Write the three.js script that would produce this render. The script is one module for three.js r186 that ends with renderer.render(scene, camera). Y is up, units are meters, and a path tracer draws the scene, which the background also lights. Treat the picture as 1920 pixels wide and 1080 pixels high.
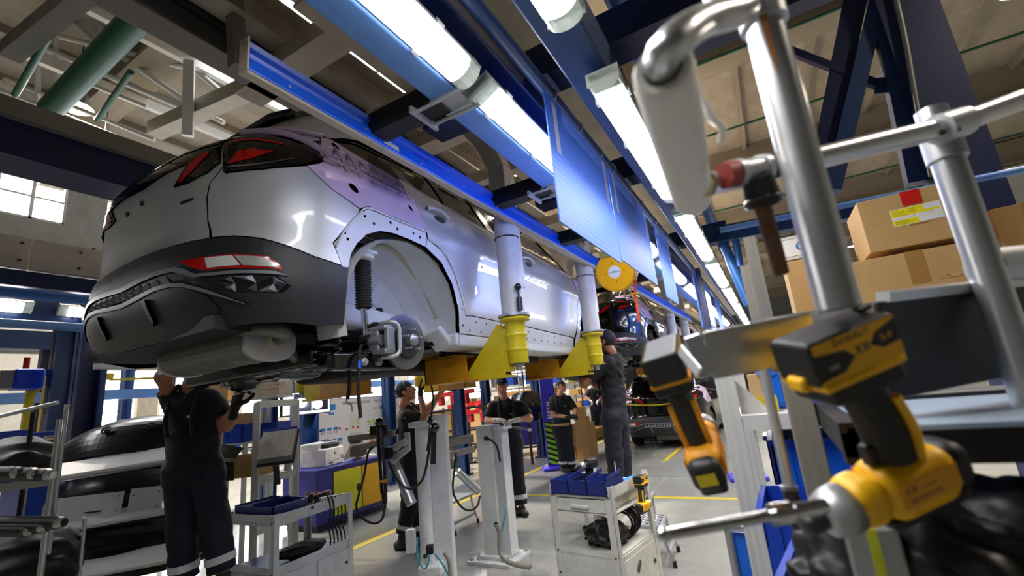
import * as THREE from 'three';
import { mergeGeometries } from 'three/addons/utils/BufferGeometryUtils.js';
import { RoundedBoxGeometry } from 'three/addons/geometries/RoundedBoxGeometry.js';
import { RectAreaLightUniformsLib } from 'three/addons/lights/RectAreaLightUniformsLib.js';
import { FontLoader } from 'three/addons/loaders/FontLoader.js';
import { TextGeometry } from 'three/addons/geometries/TextGeometry.js';

// ---------------------------------------------------------------- camera, light, exposure
const W = 1920, HH = 1080, F = 850, EYE = 1.5;
const scene = new THREE.Scene();
const renderer = new THREE.WebGLRenderer({ antialias: true });
renderer.toneMapping = THREE.LinearToneMapping;
renderer.toneMappingExposure = 1.7;
renderer.shadowMap.enabled = true;
RectAreaLightUniformsLib.init();
scene.background = new THREE.Color(6, 6.4, 7);
const V = (x, y, z) => new THREE.Vector3(x, y, z);
const pix = (px, py) => V((px - W / 2) / F, (HH / 2 - py) / F, -1);
// the line runs towards the vanishing point (1450, 690); the horizon rises 0.1 to the right
const fw = pix(1450, 690).normalize(), hz = pix(450, 790).normalize();
const upc = V(0, 0, 0).crossVectors(fw, hz).normalize(); if (upc.y < 0) upc.negate();
const rtc = V(0, 0, 0).crossVectors(fw, upc);
const camRot = new THREE.Matrix4().set(rtc.x, rtc.y, rtc.z, 0, upc.x, upc.y, upc.z, 0, -fw.x, -fw.y, -fw.z, 0, 0, 0, 0, 1);
const camera = new THREE.PerspectiveCamera(2 * Math.atan(HH / 2 / F) * 180 / Math.PI, W / HH, 0.05, 200);
camera.quaternion.setFromRotationMatrix(camRot);
camera.position.set(0, EYE, 0);
camera.filmGauge = 36;
camera.focus = 3.2;
camera.userData.fStop = 2.4;
scene.add(camera);
// a pixel gives a direction; one known coordinate (or the depth d along the lens axis) gives the point
function U(px, py, k) {
  const w = pix(px, py).applyMatrix4(camRot), o = V(0, EYE, 0);
  const t = k.x !== undefined ? k.x / w.x : k.y !== undefined ? (k.y - EYE) / w.y : k.z !== undefined ? k.z / w.z : k.d;
  return o.addScaledVector(w, t);
}
const D2R = Math.PI / 180;

// ---------------------------------------------------------------- helpers
let seed = 7;
const rnd = () => { seed = (seed * 1664525 + 1013904223) >>> 0; return seed / 4294967296; };
const rr = (a, b) => a + (b - a) * rnd();
const lerp = (a, b, t) => a + (b - a) * t;
const clamp = (x, a, b) => Math.min(b, Math.max(a, x));
const smooth = (a, b, x) => { const t = clamp((x - a) / (b - a), 0, 1); return t * t * (3 - 2 * t); };
// piecewise smooth interpolation through [x, y] knots (monotone in x)
function curve(k) {
  return (x) => {
    if (x <= k[0][0]) return k[0][1];
    for (let i = 1; i < k.length; i++) if (x <= k[i][0]) {
      const p0 = k[Math.max(0, i - 2)], p1 = k[i - 1], p2 = k[i], p3 = k[Math.min(k.length - 1, i + 1)];
      const h = p2[0] - p1[0], t = (x - p1[0]) / h;
      const m1 = i > 1 ? (p2[1] - p0[1]) / (p2[0] - p0[0]) * h : (p2[1] - p1[1]), m2 = i < k.length - 1 ? (p3[1] - p1[1]) / (p3[0] - p1[0]) * h : (p2[1] - p1[1]);
      const t2 = t * t, t3 = t2 * t;
      return (2 * t3 - 3 * t2 + 1) * p1[1] + (t3 - 2 * t2 + t) * m1 + (-2 * t3 + 3 * t2) * p2[1] + (t3 - t2) * m2;
    }
    return k[k.length - 1][1];
  };
}
const hash2 = (x, y, s = 0) => { let h = (x * 374761393 + y * 668265263 + s * 974634777) | 0; h = (h ^ (h >>> 13)) * 1274126177 | 0; return ((h ^ (h >>> 16)) >>> 0) / 4294967296; };
function vnoise(x, y, per, s) {
  const xi = Math.floor(x), yi = Math.floor(y), fx = x - xi, fy = y - yi, u = fx * fx * (3 - 2 * fx), v = fy * fy * (3 - 2 * fy), m = (n) => ((n % per) + per) % per;
  return lerp(lerp(hash2(m(xi), m(yi), s), hash2(m(xi + 1), m(yi), s), u), lerp(hash2(m(xi), m(yi + 1), s), hash2(m(xi + 1), m(yi + 1), s), u), v);
}
function texture(n, fn, srgb = true) {
  const d = new Uint8Array(n * n * 4);
  for (let y = 0; y < n; y++) for (let x = 0; x < n; x++) {
    const c = fn(x / n, y / n, x, y), i = (y * n + x) * 4;
    for (let k = 0; k < 3; k++) d[i + k] = clamp(Math.round((c.length ? c[k] : c) * 255), 0, 255);
    d[i + 3] = 255;
  }
  const t = new THREE.DataTexture(d, n, n); t.magFilter = THREE.LinearFilter; t.minFilter = THREE.LinearFilter; t.wrapS = t.wrapT = THREE.RepeatWrapping;
  if (srgb) t.colorSpace = THREE.SRGBColorSpace;
  t.needsUpdate = true; return t;
}
const fbm = (u, v, f, o, s) => { let a = 0, w = 0.5, t = 0; for (let i = 0; i < o; i++) { a += w * vnoise(u * f, v * f, f, s + i); t += w; w *= 0.55; f *= 2; } return a / t; };
function canvasTex(w, h, draw) {
  const c = document.createElement('canvas'); c.width = w; c.height = h; draw(c.getContext('2d'), w, h);
  const t = new THREE.CanvasTexture(c); t.colorSpace = THREE.SRGBColorSpace; return t;
}
function mat(color, rough = 0.5, metal = 0, o = {}) {
  const P = o.clearcoat !== undefined || o.transmission !== undefined || o.sheen !== undefined;
  return new (P ? THREE.MeshPhysicalMaterial : THREE.MeshStandardMaterial)({ color, roughness: rough, metalness: metal, ...o });
}
// geometries: all plain (position, normal, uv, no index) so that any of them merge
function norm(g) {
  if (g.index) g = g.toNonIndexed();
  for (const k of Object.keys(g.attributes)) if (!['position', 'normal', 'uv'].includes(k)) g.deleteAttribute(k);
  if (!g.attributes.normal) g.computeVertexNormals();
  if (!g.attributes.uv) g.setAttribute('uv', new THREE.BufferAttribute(new Float32Array(g.attributes.position.count * 2), 2));
  g.morphAttributes = {}; g.clearGroups(); return g;
}
const mg = (...a) => { a = a.flat(3).filter(Boolean); return a.length === 1 ? a[0] : mergeGeometries(a.map(norm)); };
function place(g, p, r) {
  if (r) g.applyMatrix4(new THREE.Matrix4().makeRotationFromEuler(new THREE.Euler(r[0], r[1], r[2], 'YXZ')));
  if (p) p.isVector3 ? g.translate(p.x, p.y, p.z) : g.translate(p[0], p[1], p[2]);
  return norm(g);
}
const box = (w, h, d, p, r) => place(new THREE.BoxGeometry(w, h, d), p, r);
const rbox = (w, h, d, rad, p, r, seg = 2) => place(new RoundedBoxGeometry(w, h, d, seg, Math.min(rad, w / 2.01, h / 2.01, d / 2.01)), p, r);
const bb = (x0, x1, y0, y1, z0, z1, rad) => rad ? rbox(Math.abs(x1 - x0), Math.abs(y1 - y0), Math.abs(z1 - z0), rad, [(x0 + x1) / 2, (y0 + y1) / 2, (z0 + z1) / 2]) : box(Math.abs(x1 - x0), Math.abs(y1 - y0), Math.abs(z1 - z0), [(x0 + x1) / 2, (y0 + y1) / 2, (z0 + z1) / 2]);
const vv = (p) => p.isVector3 ? p : V(p[0], p[1], p[2]);
function along(g, a, b) { // g stands along +y from 0 to 1*len
  a = vv(a); b = vv(b); const d = b.clone().sub(a);
  const q = new THREE.Quaternion().setFromUnitVectors(V(0, 1, 0), d.clone().normalize());
  g.applyMatrix4(new THREE.Matrix4().compose(a.clone().add(b).multiplyScalar(0.5), q, V(1, 1, 1)));
  return norm(g);
}
const cyl = (a, b, r, r2 = r, seg = 16, open = false) => along(new THREE.CylinderGeometry(r2, r, vv(a).distanceTo(vv(b)), seg, 1, open), a, b);
// a bar of rectangular section from a to b; section w (sideways) by h (towards up)
function bar(a, b, w, h, up = V(0, 1, 0), rad = 0) {
  a = vv(a); b = vv(b); const d = b.clone().sub(a), L = d.length(); d.normalize();
  if (Math.abs(d.dot(up)) > 0.99) up = V(0, 0, 1);
  const s = V(0, 0, 0).crossVectors(d, up).normalize(), u = V(0, 0, 0).crossVectors(s, d);
  const g = rad ? new RoundedBoxGeometry(w, h, L, 2, Math.min(rad, w / 2.01, h / 2.01)) : new THREE.BoxGeometry(w, h, L);
  g.applyMatrix4(new THREE.Matrix4().makeBasis(s, u, d.clone().negate()).setPosition(a.clone().add(b).multiplyScalar(0.5)));
  return norm(g);
}
const tube = (pts, r, seg = 40, rad = 8, closed = false, tension = 0.5) => norm(new THREE.TubeGeometry(new THREE.CatmullRomCurve3(pts.map(vv), closed, 'catmullrom', tension), seg, r, rad, closed));
const lathe = (pts, p, r, seg = 24) => place(new THREE.LatheGeometry(pts.map((q) => new THREE.Vector2(Math.max(q[0], 1e-4), q[1])), seg), p, r);
const sph = (r, p, s = [1, 1, 1], rot, seg = 14) => { const g = new THREE.SphereGeometry(r, seg, Math.max(8, seg * 0.7 | 0)); g.scale(...s); return place(g, p, rot); };
// a plate: outline in the xy plane, extruded along z, centred
function plate(pts, depth, bevel = 0, holes = [], p, r) {
  const s = new THREE.Shape(pts.map((q) => new THREE.Vector2(q[0], q[1])));
  for (const h of holes) s.holes.push(new THREE.Path(h.map((q) => new THREE.Vector2(q[0], q[1]))));
  const g = new THREE.ExtrudeGeometry(s, { depth: Math.max(depth - 2 * bevel, 1e-4), bevelEnabled: bevel > 0, bevelSize: bevel, bevelThickness: bevel, bevelSegments: 2, curveSegments: 8 });
  g.translate(0, 0, -(depth - 2 * bevel) / 2); return place(g, p, r);
}
const circ = (cx, cy, r, n = 12) => Array.from({ length: n }, (_, i) => [cx + r * Math.cos(i / n * 2 * Math.PI), cy + r * Math.sin(i / n * 2 * Math.PI)]);
const rect = (x0, x1, y0, y1) => [[x0, y0], [x1, y0], [x1, y1], [x0, y1]];
// metres for uv: project on the dominant axis
function uvm(g, k = 1) {
  g = norm(g); const p = g.attributes.position, n = g.attributes.normal, u = g.attributes.uv;
  for (let i = 0; i < p.count; i++) {
    const ax = Math.abs(n.getX(i)), ay = Math.abs(n.getY(i)), az = Math.abs(n.getZ(i));
    if (ay >= ax && ay >= az) u.setXY(i, p.getX(i) * k, p.getZ(i) * k); else if (ax >= az) u.setXY(i, p.getZ(i) * k, p.getY(i) * k); else u.setXY(i, p.getX(i) * k, p.getY(i) * k);
  }
  return g;
}
const names = {};
const numbered = (n) => { const k = names[n] = (names[n] ?? -1) + 1; return k ? n + '_' + String(k).padStart(3, '0') : n; };
function thing(name, label, category, pos = [0, 0, 0], ry = 0, group) {
  const o = new THREE.Group(); o.name = numbered(name); scene.add(o);
  pos.isVector3 ? o.position.copy(pos) : o.position.set(...pos); o.rotation.y = ry;
  o.userData = { label, category }; if (group) o.userData.group = group;
  return o;
}
function part(parent, name, g, m, label) {
  const o = new THREE.Mesh(mg(g), m); o.name = name; parent.add(o); if (label) o.userData.label = label; return o;
}
function single(name, label, category, g, m, group) {
  const o = new THREE.Mesh(mg(g), m); o.name = numbered(name); scene.add(o);
  o.userData = { label, category }; if (group) o.userData.group = group; return o;
}
function struct(name, g, m) { const o = new THREE.Mesh(mg(g), m); o.name = name; o.userData = { kind: 'structure' }; scene.add(o); return o; }
function copyOf(o, pos, ry, label, group) {
  const c = o.clone(); c.name = numbered(o.name.replace(/_\d{3}$/, '')); scene.add(c);
  c.userData = { ...o.userData }; if (label) c.userData.label = label; if (group) c.userData.group = group;
  if (pos) pos.isVector3 ? c.position.copy(pos) : c.position.set(...pos); if (ry !== undefined) c.rotation.y = ry; return c;
}
// a tube lamp: glowing diffuser and a light of its size just under it
function areaLight(parent, w, l, p, dir, I, color = 0xfdfaf6) {
  const a = new THREE.RectAreaLight(color, I, w, l); a.position.copy(vv(p)); parent.add(a);
  const t = vv(p).add(vv(dir)); a.up.set(0, 0, 1); a.lookAt(t.x, t.y, t.z); return a;
}
// ---------------------------------------------------------------- materials
const tConcrete = texture(512, (u, v) => { const a = fbm(u, v, 6, 5, 1), b = fbm(u, v, 40, 3, 5), s = hash2(u * 512 | 0, v * 512 | 0, 3); const k = 0.80 + 0.13 * (a - 0.5) + 0.06 * (b - 0.5) + (s > 0.995 ? -0.1 : 0); return [k, k, k * 0.985]; });
tConcrete.repeat.set(0.25, 0.25);
const tScuff = texture(512, (u, v) => clamp(0.42 + 0.35 * (fbm(u, v, 8, 5, 11) - 0.5) + 0.15 * (fbm(u, v, 60, 2, 17) - 0.5), 0, 1), false);
tScuff.repeat.set(0.4, 0.4);
const tFine = texture(256, (u, v) => 0.5 + 0.5 * (fbm(u, v, 48, 3, 21) - 0.5), false);
const tPaint = texture(256, (u, v) => { const k = 0.9 + 0.16 * (fbm(u, v, 5, 5, 31) - 0.5) + 0.06 * (fbm(u, v, 60, 2, 33) - 0.5); return [k, k, k]; });
const tCloth = texture(256, (u, v) => { const k = 0.82 + 0.25 * (fbm(u, v, 12, 4, 41) - 0.5) + 0.08 * Math.sin(u * 256 * 1.6) * Math.sin(v * 256 * 1.6); return [k, k, k]; });
const tCard = texture(256, (u, v) => { const k = 0.95 + 0.07 * (fbm(u, v, 24, 4, 51) - 0.5); return [k, k * 0.995, k * 0.98]; });
const tBrush = texture(256, (u, v) => 0.5 + 0.5 * (vnoise(u * 4, v * 256, 256, 61) - 0.5) + 0.2 * (fbm(u, v, 12, 3, 63) - 0.5), false);
const C = {
  floor: mat(0xb4b7b6, 0.38, 0, { map: tConcrete, roughnessMap: tScuff }),
  line: mat(0xd3bd1c, 0.45, 0, { map: tPaint }),
  wall: mat(0xa9aaa6, 0.8, 0, { map: tPaint }),
  ceil: mat(0xa89d8d, 0.85, 0, { map: tPaint }),
  rib: mat(0x9c917f, 0.8, 0, { map: tPaint }),
  navy: mat(0x22406f, 0.42, 0.1, { map: tPaint }),
  dnavy: mat(0x152350, 0.45, 0.1, { map: tPaint }),
  sky: mat(0x6a9ae0, 0.4, 0.1, { map: tPaint }),
  rail: mat(0x1c68f4, 0.32, 0.05, { map: tPaint }),
  pipeBlue: mat(0x2b5f9e, 0.4, 0.1),
  greySteel: mat(0x8d897f, 0.5, 0.15, { map: tPaint }),
  cream: mat(0xcfc3ae, 0.5, 0.05, { map: tPaint }),
  truss: mat(0xdad8d2, 0.55, 0.05),
  green: mat(0x14553f, 0.45, 0.05),
  black: mat(0x161514, 0.5, 0.1, { map: tPaint }),
  rubber: mat(0x101010, 0.7),
  bag: mat(0x0c0c0d, 0.5),
  gloss: mat(0x0b0b0d, 0.16, 0, { clearcoat: 0.6, clearcoatRoughness: 0.1 }),
  steel: mat(0xc6c9cc, 0.3, 0.88),
  zinc: mat(0xb4b7b9, 0.4, 0.6),
  dsteel: mat(0x4b4d50, 0.4, 0.8),
  chrome: mat(0xd8dadc, 0.12, 1),
  white: mat(0xdcdcd8, 0.45, 0, { map: tPaint }),
  offwhite: mat(0xe0e0d8, 0.5, 0, { map: tPaint }),
  shelfGrey: mat(0xdde2e2, 0.5, 0.1, { map: tPaint }),
  yellow: mat(0xe6cf1d, 0.38, 0, { map: tPaint }),
  amber: mat(0xd9950f, 0.42, 0, { map: tPaint }),
  blueBin: mat(0x163fae, 0.38),
  navyBin: mat(0x1c2a6e, 0.38),
  violet: mat(0x2a2a86, 0.4),
  sheet: mat(0x2f57c9, 0.3, 0, { map: tPaint }),
  card: mat(0xc9a36b, 0.85, 0, { map: tCard }),
  cardD: mat(0xb58d57, 0.85, 0, { map: tCard }),
  tape: mat(0xa87d45, 0.25, 0, { clearcoat: 0.5 }),
  lampBody: mat(0x9aa09c, 0.4, 0.1),
  glow: mat(0xffffff, 0.4, 0, { emissive: 0xfdfbff, emissiveIntensity: 6 }),
  clearTape: mat(0xd5dff2, 0.12, 0, { transmission: 0.5, thickness: 0 }),
  clearEnd: mat(0xe8ece8, 0.15, 0, { transmission: 0.6, thickness: 0 }),
  bulb: mat(0xffffff, 0.4, 0, { emissive: 0xfff0d8, emissiveIntensity: 6 }),
  glass: mat(0xffffff, 0.03, 0, { transmission: 1, thickness: 0 }),
  red: mat(0xc01a18, 0.4),
  orange: mat(0xe0541a, 0.5),
};
// ---------------------------------------------------------------- the hall
const floor = struct('floor', uvm(bb(-16, 9, -0.3, 0, -52, 6)), C.floor);
for (const [x0, x1, z0, z1] of [[-4.52, -4.40, -46, 4], [-3.75, 4, -6.51, -6.41], [-2.15, -2.07, -46, -6.51], [-4.4, -3.75, -6.51, -6.41]]) part(floor, 'yellow_line', bb(x0, x1, 0.0004, 0.0018, z0, z1), C.line, 'yellow painted floor line');
// steel channel and grating in the floor
part(floor, 'floor_channel', mg(bb(-2.06, -1.98, 0.0005, 0.004, -9, 2), bb(-1.82, -1.74, 0.0005, 0.004, -9, 2)), C.zinc);
for (let i = 0; i < 26; i++) part(floor, 'grate_bar', bb(-2.9, -1.25, 0.001, 0.012, -7.75 - i * 0.055, -7.78 - i * 0.055), C.zinc);
struct('ceiling', (() => { const g = plate(rect(-16, 9, -6, 52), 0.3, 0, [1, 2, 3, 4, 5, 6].map((j) => rect(-6.93, -5.47, j * 6 - 2.9, j * 6 + 2.9))); g.rotateX(-Math.PI / 2); g.translate(0, 8.45, 0); return norm(g); })(), C.ceil);
const ceiling = scene.getObjectByName('ceiling');
{ // roof slabs with recessed joints, ribs under them
  const ribG = box(0.12, 0.22, 5.9), slabG = [uvm(box(1.46, 0.06, 5.94)), uvm(box(1.46, 0.09, 5.94)), uvm(box(1.46, 0.045, 5.94))];
  for (let i = 0; i < 16; i++) for (let j = 0; j < 8; j++) {
    if (i === 6 && j > 0 && j < 7) {
      part(ceiling, 'skylight_bar', mg(bb(-6.95, -5.45, 8.25, 8.33, -6 * j - 0.04, -6 * j + 0.04), bb(-6.24, -6.16, 8.25, 8.33, -6 * j - 2.95, -6 * j + 2.95)), C.truss);
      part(ceiling, 'skylight_pane', bb(-6.95, -5.45, 8.335, 8.34, -6 * j - 2.95, -6 * j + 2.95), C.glass);
      continue;
    }
    const m = part(ceiling, 'roof_slab', slabG[(i * 3 + j * 5) % 3], C.ceil); m.position.set(-15.2 + i * 1.5, 8.28, 3 - j * 6 - 3);
    const r = part(ceiling, 'rib', ribG, C.rib); r.position.set(-15.95 + i * 1.5, 8.2, 3 - j * 6 - 3);
  }
  for (let j = 0; j < 9; j++) part(ceiling, 'roof_girder', mg(bb(-16, 9, 7.45, 8.25, 3.15 - j * 6, 2.85 - j * 6), bb(-16, 9, 7.38, 7.45, 3.28 - j * 6, 2.72 - j * 6)), C.rib);
}
const winZ = [[-1.9, -3.5], [-4.2, -6.8], [-7.6, -10.2], [-11, -13.6], [-14.4, -17], [-18, -20.6], [-22, -24.6], [-26, -28.6]];
{
  const holes = [];
  for (const [a, b] of winZ) { holes.push(rect(b, a, 6.1, 7.15)); }
  for (const [a, b] of winZ.slice(1)) holes.push(rect(b, a, 1.5, 2.95));
  const g = plate(rect(-52, 6, 0, 8.3), 0.3, 0, holes); g.rotateY(-Math.PI / 2); g.translate(-13.15, 0, 0);
  // after the turn x of the outline runs along z
  struct('wall_left', uvm(norm(g)), C.wall);
  let n = 0;
  const win = (z0, z1, y0, y1, nz, ny) => {
    const w = new THREE.Group(); w.name = 'window_' + (++n); w.userData = { kind: 'structure' }; scene.add(w);
    const fr = [bb(-13.1, -13.04, y0, y0 + 0.06, z0, z1), bb(-13.1, -13.04, y1 - 0.06, y1, z0, z1)];
    for (let i = 0; i <= nz; i++) { const z = lerp(z0, z1, i / nz); fr.push(bb(-13.1, -13.04, y0, y1, z - 0.03, z + 0.03)); }
    for (let i = 1; i < ny; i++) { const y = lerp(y0, y1, i / ny); fr.push(bb(-13.1, -13.05, y - 0.02, y + 0.02, z0, z1)); }
    part(w, 'window_frame', fr, C.truss);
    for (let i = 0; i < nz; i++) part(w, 'pane', bb(-13.075, -13.07, y0, y1, lerp(z0, z1, i / nz), lerp(z0, z1, (i + 1) / nz)), C.glass);
  };
  for (const [a, b] of winZ) win(a, b, 6.1, 7.15, 3, 2);
  for (const [a, b] of winZ.slice(1)) win(a, b, 1.5, 2.95, 3, 3);
}
// wall ribs (sheet cladding) on the left wall
for (let i = 0; i < 5; i++) part(scene.getObjectByName('wall_left'), 'cladding_rail', bb(-13, -12.94, 3.3 + i * 0.55, 3.36 + i * 0.55, -50, 5), C.wall);
struct('wall_right', bb(9, 9.3, 0, 8.3, -52, 6), C.wall);
struct('wall_back', bb(-16, 9, 0, 8.3, -52.3, -52), C.wall);
struct('wall_front', bb(-16, 9, 0, 8.3, 6, 6.3), C.wall);

// ---------------------------------------------------------------- lamps
function batten(L, wdt = 0.13) { // along z, glowing face down
  const g = new THREE.Group();
  const prof = (w, h, n) => { const s = []; for (let i = 0; i <= n; i++) { const a = Math.PI + Math.PI * i / n; s.push([w / 2 * Math.cos(a), h * Math.sin(a)]); } return s; };
  part(g, 'housing', rbox(wdt, 0.05, L, 0.012, [0, 0.03, 0]), C.lampBody);
  part(g, 'diffuser', plate([[-wdt * 0.46, 0.005], ...prof(wdt * 0.92, 0.042, 8), [wdt * 0.46, 0.005]], L * 0.9), C.glow, 'white glowing diffuser');
  for (const s of [-1, 1]) part(g, 'end_cap', mg(plate([[-wdt * 0.46, 0.005], ...prof(wdt * 0.92, 0.042, 8), [wdt * 0.46, 0.005]], L * 0.045, 0, [], [0, 0, s * L * 0.473]), box(wdt * 1.02, 0.06, L * 0.006, [0, 0.025, s * L * 0.497])), C.clearEnd);
  for (const s of [-0.33, 0.1, 0.4]) part(g, 'clip', mg(box(0.012, 0.03, 0.03, [wdt * 0.52, 0.012, s * L]), box(0.012, 0.03, 0.03, [-wdt * 0.52, 0.012, s * L])), C.zinc);
  return g;
}
function lamp(x, y, z, L, label, I, group, roll = 0) {
  const t = thing('tube_lamp', label, 'lamp', [x, y, z], 0, group);
  for (const c of batten(L).children.slice()) t.add(c);
  t.rotation.z = roll;
  areaLight(t, 0.12, L * 0.9, V(x, y, z).add(V(0.05 * Math.sin(roll), -0.05 * Math.cos(roll), 0)), V(Math.sin(roll), -Math.cos(roll), 0), I);
  const a = t.children[t.children.length - 1]; a.position.set(0, -0.05, 0); a.rotation.set(-Math.PI / 2, 0, 0);
  return t;
}
const LI = 18;
// right row under the navy beam, left row on the light blue beam, far rows on both sides
for (const [z0, z1] of [[0.2, -1.22], [-1.58, -3.0], [-3.35, -4.95], [-5.2, -6.75], [-7.0, -8.55], [-8.8, -10.35], [-10.6, -12.15], [-12.4, -14]]) lamp(-0.36, 2.66, (z0 + z1) / 2, z0 - z1, 'white tube lamp in the row hung under the navy beam over the parts racks', LI, 'tube lamps under the navy beam', 0);
for (const [z0, z1] of [[0.15, -1.36], [-1.44, -2.95], [-3.2, -4.7], [-4.95, -6.45], [-6.7, -8.2], [-8.45, -9.95], [-10.2, -11.7], [-12, -13.5]]) lamp(-0.835, 2.755, (z0 + z1) / 2, z0 - z1, 'white tube lamp in the row along the light blue beam beside the cars', LI, 'tube lamps along the light blue beam', 0.45);
for (const z of [0.9, -0.85, -2.6, -4.4, -6.2, -8, -9.8]) lamp(-6.6, 2.86, z, 1.55, 'white tube lamp in the row beyond the lifted car', LI * 0.8, 'tube lamps on the far side of the line', 0.9);
{ const q = U(186, 341, { x: -9 }); lamp(-9, q.y, q.z, 0.9, 'lone white tube lamp near the upper windows beyond the tailgate', LI, undefined, 0.3); single('lamp_cord', 'thin cord that holds the lone tube lamp', 'cord', cyl([-9, q.y + 0.05, q.z], [-9, 7.19, q.z], 0.008, 0.008, 6), C.black); }
function highBay(x, z, label, I = 200) {
  const t = thing('high_bay_lamp', label, 'lamp', [x, 7.0, z], 0, 'high bay lamps under the roof');
  part(t, 'reflector', lathe([[0.06, 0.32], [0.1, 0.3], [0.24, 0], [0.25, 0], [0.12, 0.32], [0.06, 0.34]], [0, 0, 0]), C.steel);
  part(t, 'lens', lathe([[0, 0.02], [0.22, 0.02], [0.235, 0.03], [0.22, 0.05], [0, 0.05]], [0, 0, 0]), C.bulb, 'glowing round lens');
  part(t, 'cord', cyl([0, 0.33, 0], [0, 1.24, 0], 0.012), C.black);
  const s = new THREE.SpotLight(0xfff0de, I, 0, 1.25, 0.6); s.position.set(0, -0.02, 0); s.shadow.radius = 8; t.add(s); s.target.position.set(0, -5, 0); t.add(s.target);
}
for (let i = 0; i < 6; i++) highBay(-2.35, -8.7 - i * 5.2, 'round high bay lamp under the roof above the line');
for (let i = 0; i < 5; i++) highBay(4.6, -3.5 - i * 6, 'round high bay lamp under the roof above the carton racks', 70);
for (let i = 0; i < 5; i++) highBay(-9.5, -2.5 - i * 6, 'round high bay lamp under the roof near the windows');
// ---------------------------------------------------------------- steel over the line
function iBeam(x, y, w, h, z0, z1) { return mg(bb(x - w / 2, x + w / 2, y, y + 0.02, z0, z1), bb(x - 0.012, x + 0.012, y, y + h, z0, z1), bb(x - w / 2, x + w / 2, y + h - 0.02, y + h, z0, z1)); }
const beam = (name, label, g, m, group) => single(name, label, 'beam', g, m, group);
beam('steel_beam', 'light blue box beam with tube lamps along its flank', uvm(bb(-1.035, -0.905, 2.735, 2.9, -46, 2.5, 0.012)), C.sky);
beam('steel_beam', 'dark navy beam just above the light blue lamp beam', uvm(bb(-0.9, -0.775, 2.93, 3.1, -46, 2.5, 0.01)), C.dnavy);
beam('steel_pipe', 'navy pipe from which the blue plastic sheets hang', cyl([-0.70, 2.93, 2.5], [-0.70, 2.93, -46], 0.032), C.navy);
beam('steel_beam', 'wide navy beam that carries the lamp row over the parts racks', uvm(bb(-0.51, -0.345, 2.75, 2.95, -46, 2.5, 0.012)), C.navy);
beam('steel_pipe', 'blue pipe running beside the wide navy lamp beam', cyl([-0.32, 3.4, 2.5], [-0.32, 3.4, -46], 0.06), C.pipeBlue);
for (const [px, py, y, k] of [[1150, 105, 3.05, 0], [1240, 322, 3.05, 1], [1315, 455, 3.05, 2]]) {
  const z = U(px, py, { y }).z;
  beam('cross_beam', 'dark navy cross beam resting on the lamp beams', uvm(bb(-1.5, k ? -0.15 : 2.6, y, y + 0.18, z - 0.09, z + 0.09)), C.dnavy, 'dark navy cross beams');
}
// left: crane beams and pipes
beam('crane_beam', 'grey steel I beam hung above the lifted silver car', iBeam(-3.22, 4.2, 0.22, 0.34, -30, 4), C.greySteel);
single('conductor_rail', 'black conductor rail along the grey crane beam', 'rail', bb(-3.06, -3.0, 4.32, 4.4, -30, 4), C.black);
beam('crane_beam', 'wide navy box beam with a brown top edge left of the car', uvm(mg(bb(-5.15, -4.75, 3.66, 3.95, -30, 4))), C.dnavy);
beam('crane_beam', 'brown flange laid on the wide navy box beam', uvm(bb(-5.2, -4.68, 3.95, 4.10, -30, 4)), C.greySteel);
{
  const t = thing('crane_beam', 'cream beam with bolt heads beyond the rear of the car', 'beam');
  part(t, 'web', uvm(mg(bb(-6.1, -6.0, 3.12, 3.42, -30, -1.42), bb(-6.1, -6.0, 3.12, 3.42, -1.405, 4))), C.cream);
  for (let i = 0; i < 7; i++) for (const y of [3.19, 3.36]) for (const dz of [-0.08, 0.35]) part(t, 'bolt', cyl([-6.0, y, -1.42 - dz - i * 0.9 + 1.8], [-5.985, y, -1.42 - dz - i * 0.9 + 1.8], 0.014, 0.014, 6), C.dsteel);
}
beam('steel_beam', 'dark navy box beam under the bolted cream beam', uvm(bb(-6.15, -5.95, 2.93, 3.08, -30, 4)), C.dnavy);
beam('steel_pipe', 'white edged blue pipe below the bolted cream beam', cyl([-5.95, 2.86, 4], [-5.95, 2.86, -30], 0.05), C.pipeBlue);
beam('steel_beam', 'navy beam behind the far lamp row', uvm(bb(-6.95, -6.68, 2.72, 3.02, -30, 4)), C.navy);
beam('guard_rail', 'light blue tube rail left of the bumper of the car', cyl([-5, 2.4, 3], [-5, 2.4, -12], 0.035), C.sky);
beam('steel_beam', 'blue beam along the far wall below the lamp row', uvm(bb(-9, -8.8, 2.75, 3.0, -20, 4)), C.navy);
beam('steel_beam', 'light blue beam along the far wall above the yellow rails', uvm(bb(-9.0, -8.85, 2.02, 2.16, -20, 4)), C.sky);
beam('steel_pipe', 'dark pipe along the far wall beside the windows', cyl([-8.8, 1.2, 4], [-8.8, 1.2, -20], 0.05), C.dnavy);
beam('steel_pipe', 'black pipe along the far wall below the dark pipe', cyl([-8.8, 0.98, 4], [-8.8, 0.98, -20], 0.035), C.black);
function column(x, z, w, label, m = C.navy, h = 8.2, x1 = x) { return single('steel_column', label, 'column', uvm(mg(bb(x - w / 2, x + w / 2, 0, h, z - w / 2, z - w / 2 + 0.02), bb(x - w / 2, x + w / 2, 0, h, z + w / 2 - 0.02, z + w / 2), bb(x - 0.012, x + 0.012, 0, h, z - w / 2, z + w / 2), bb(x - w * 0.8, x + w * 0.8, 0, 0.03, z - w * 0.8, z + w * 0.8))), m); }
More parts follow.
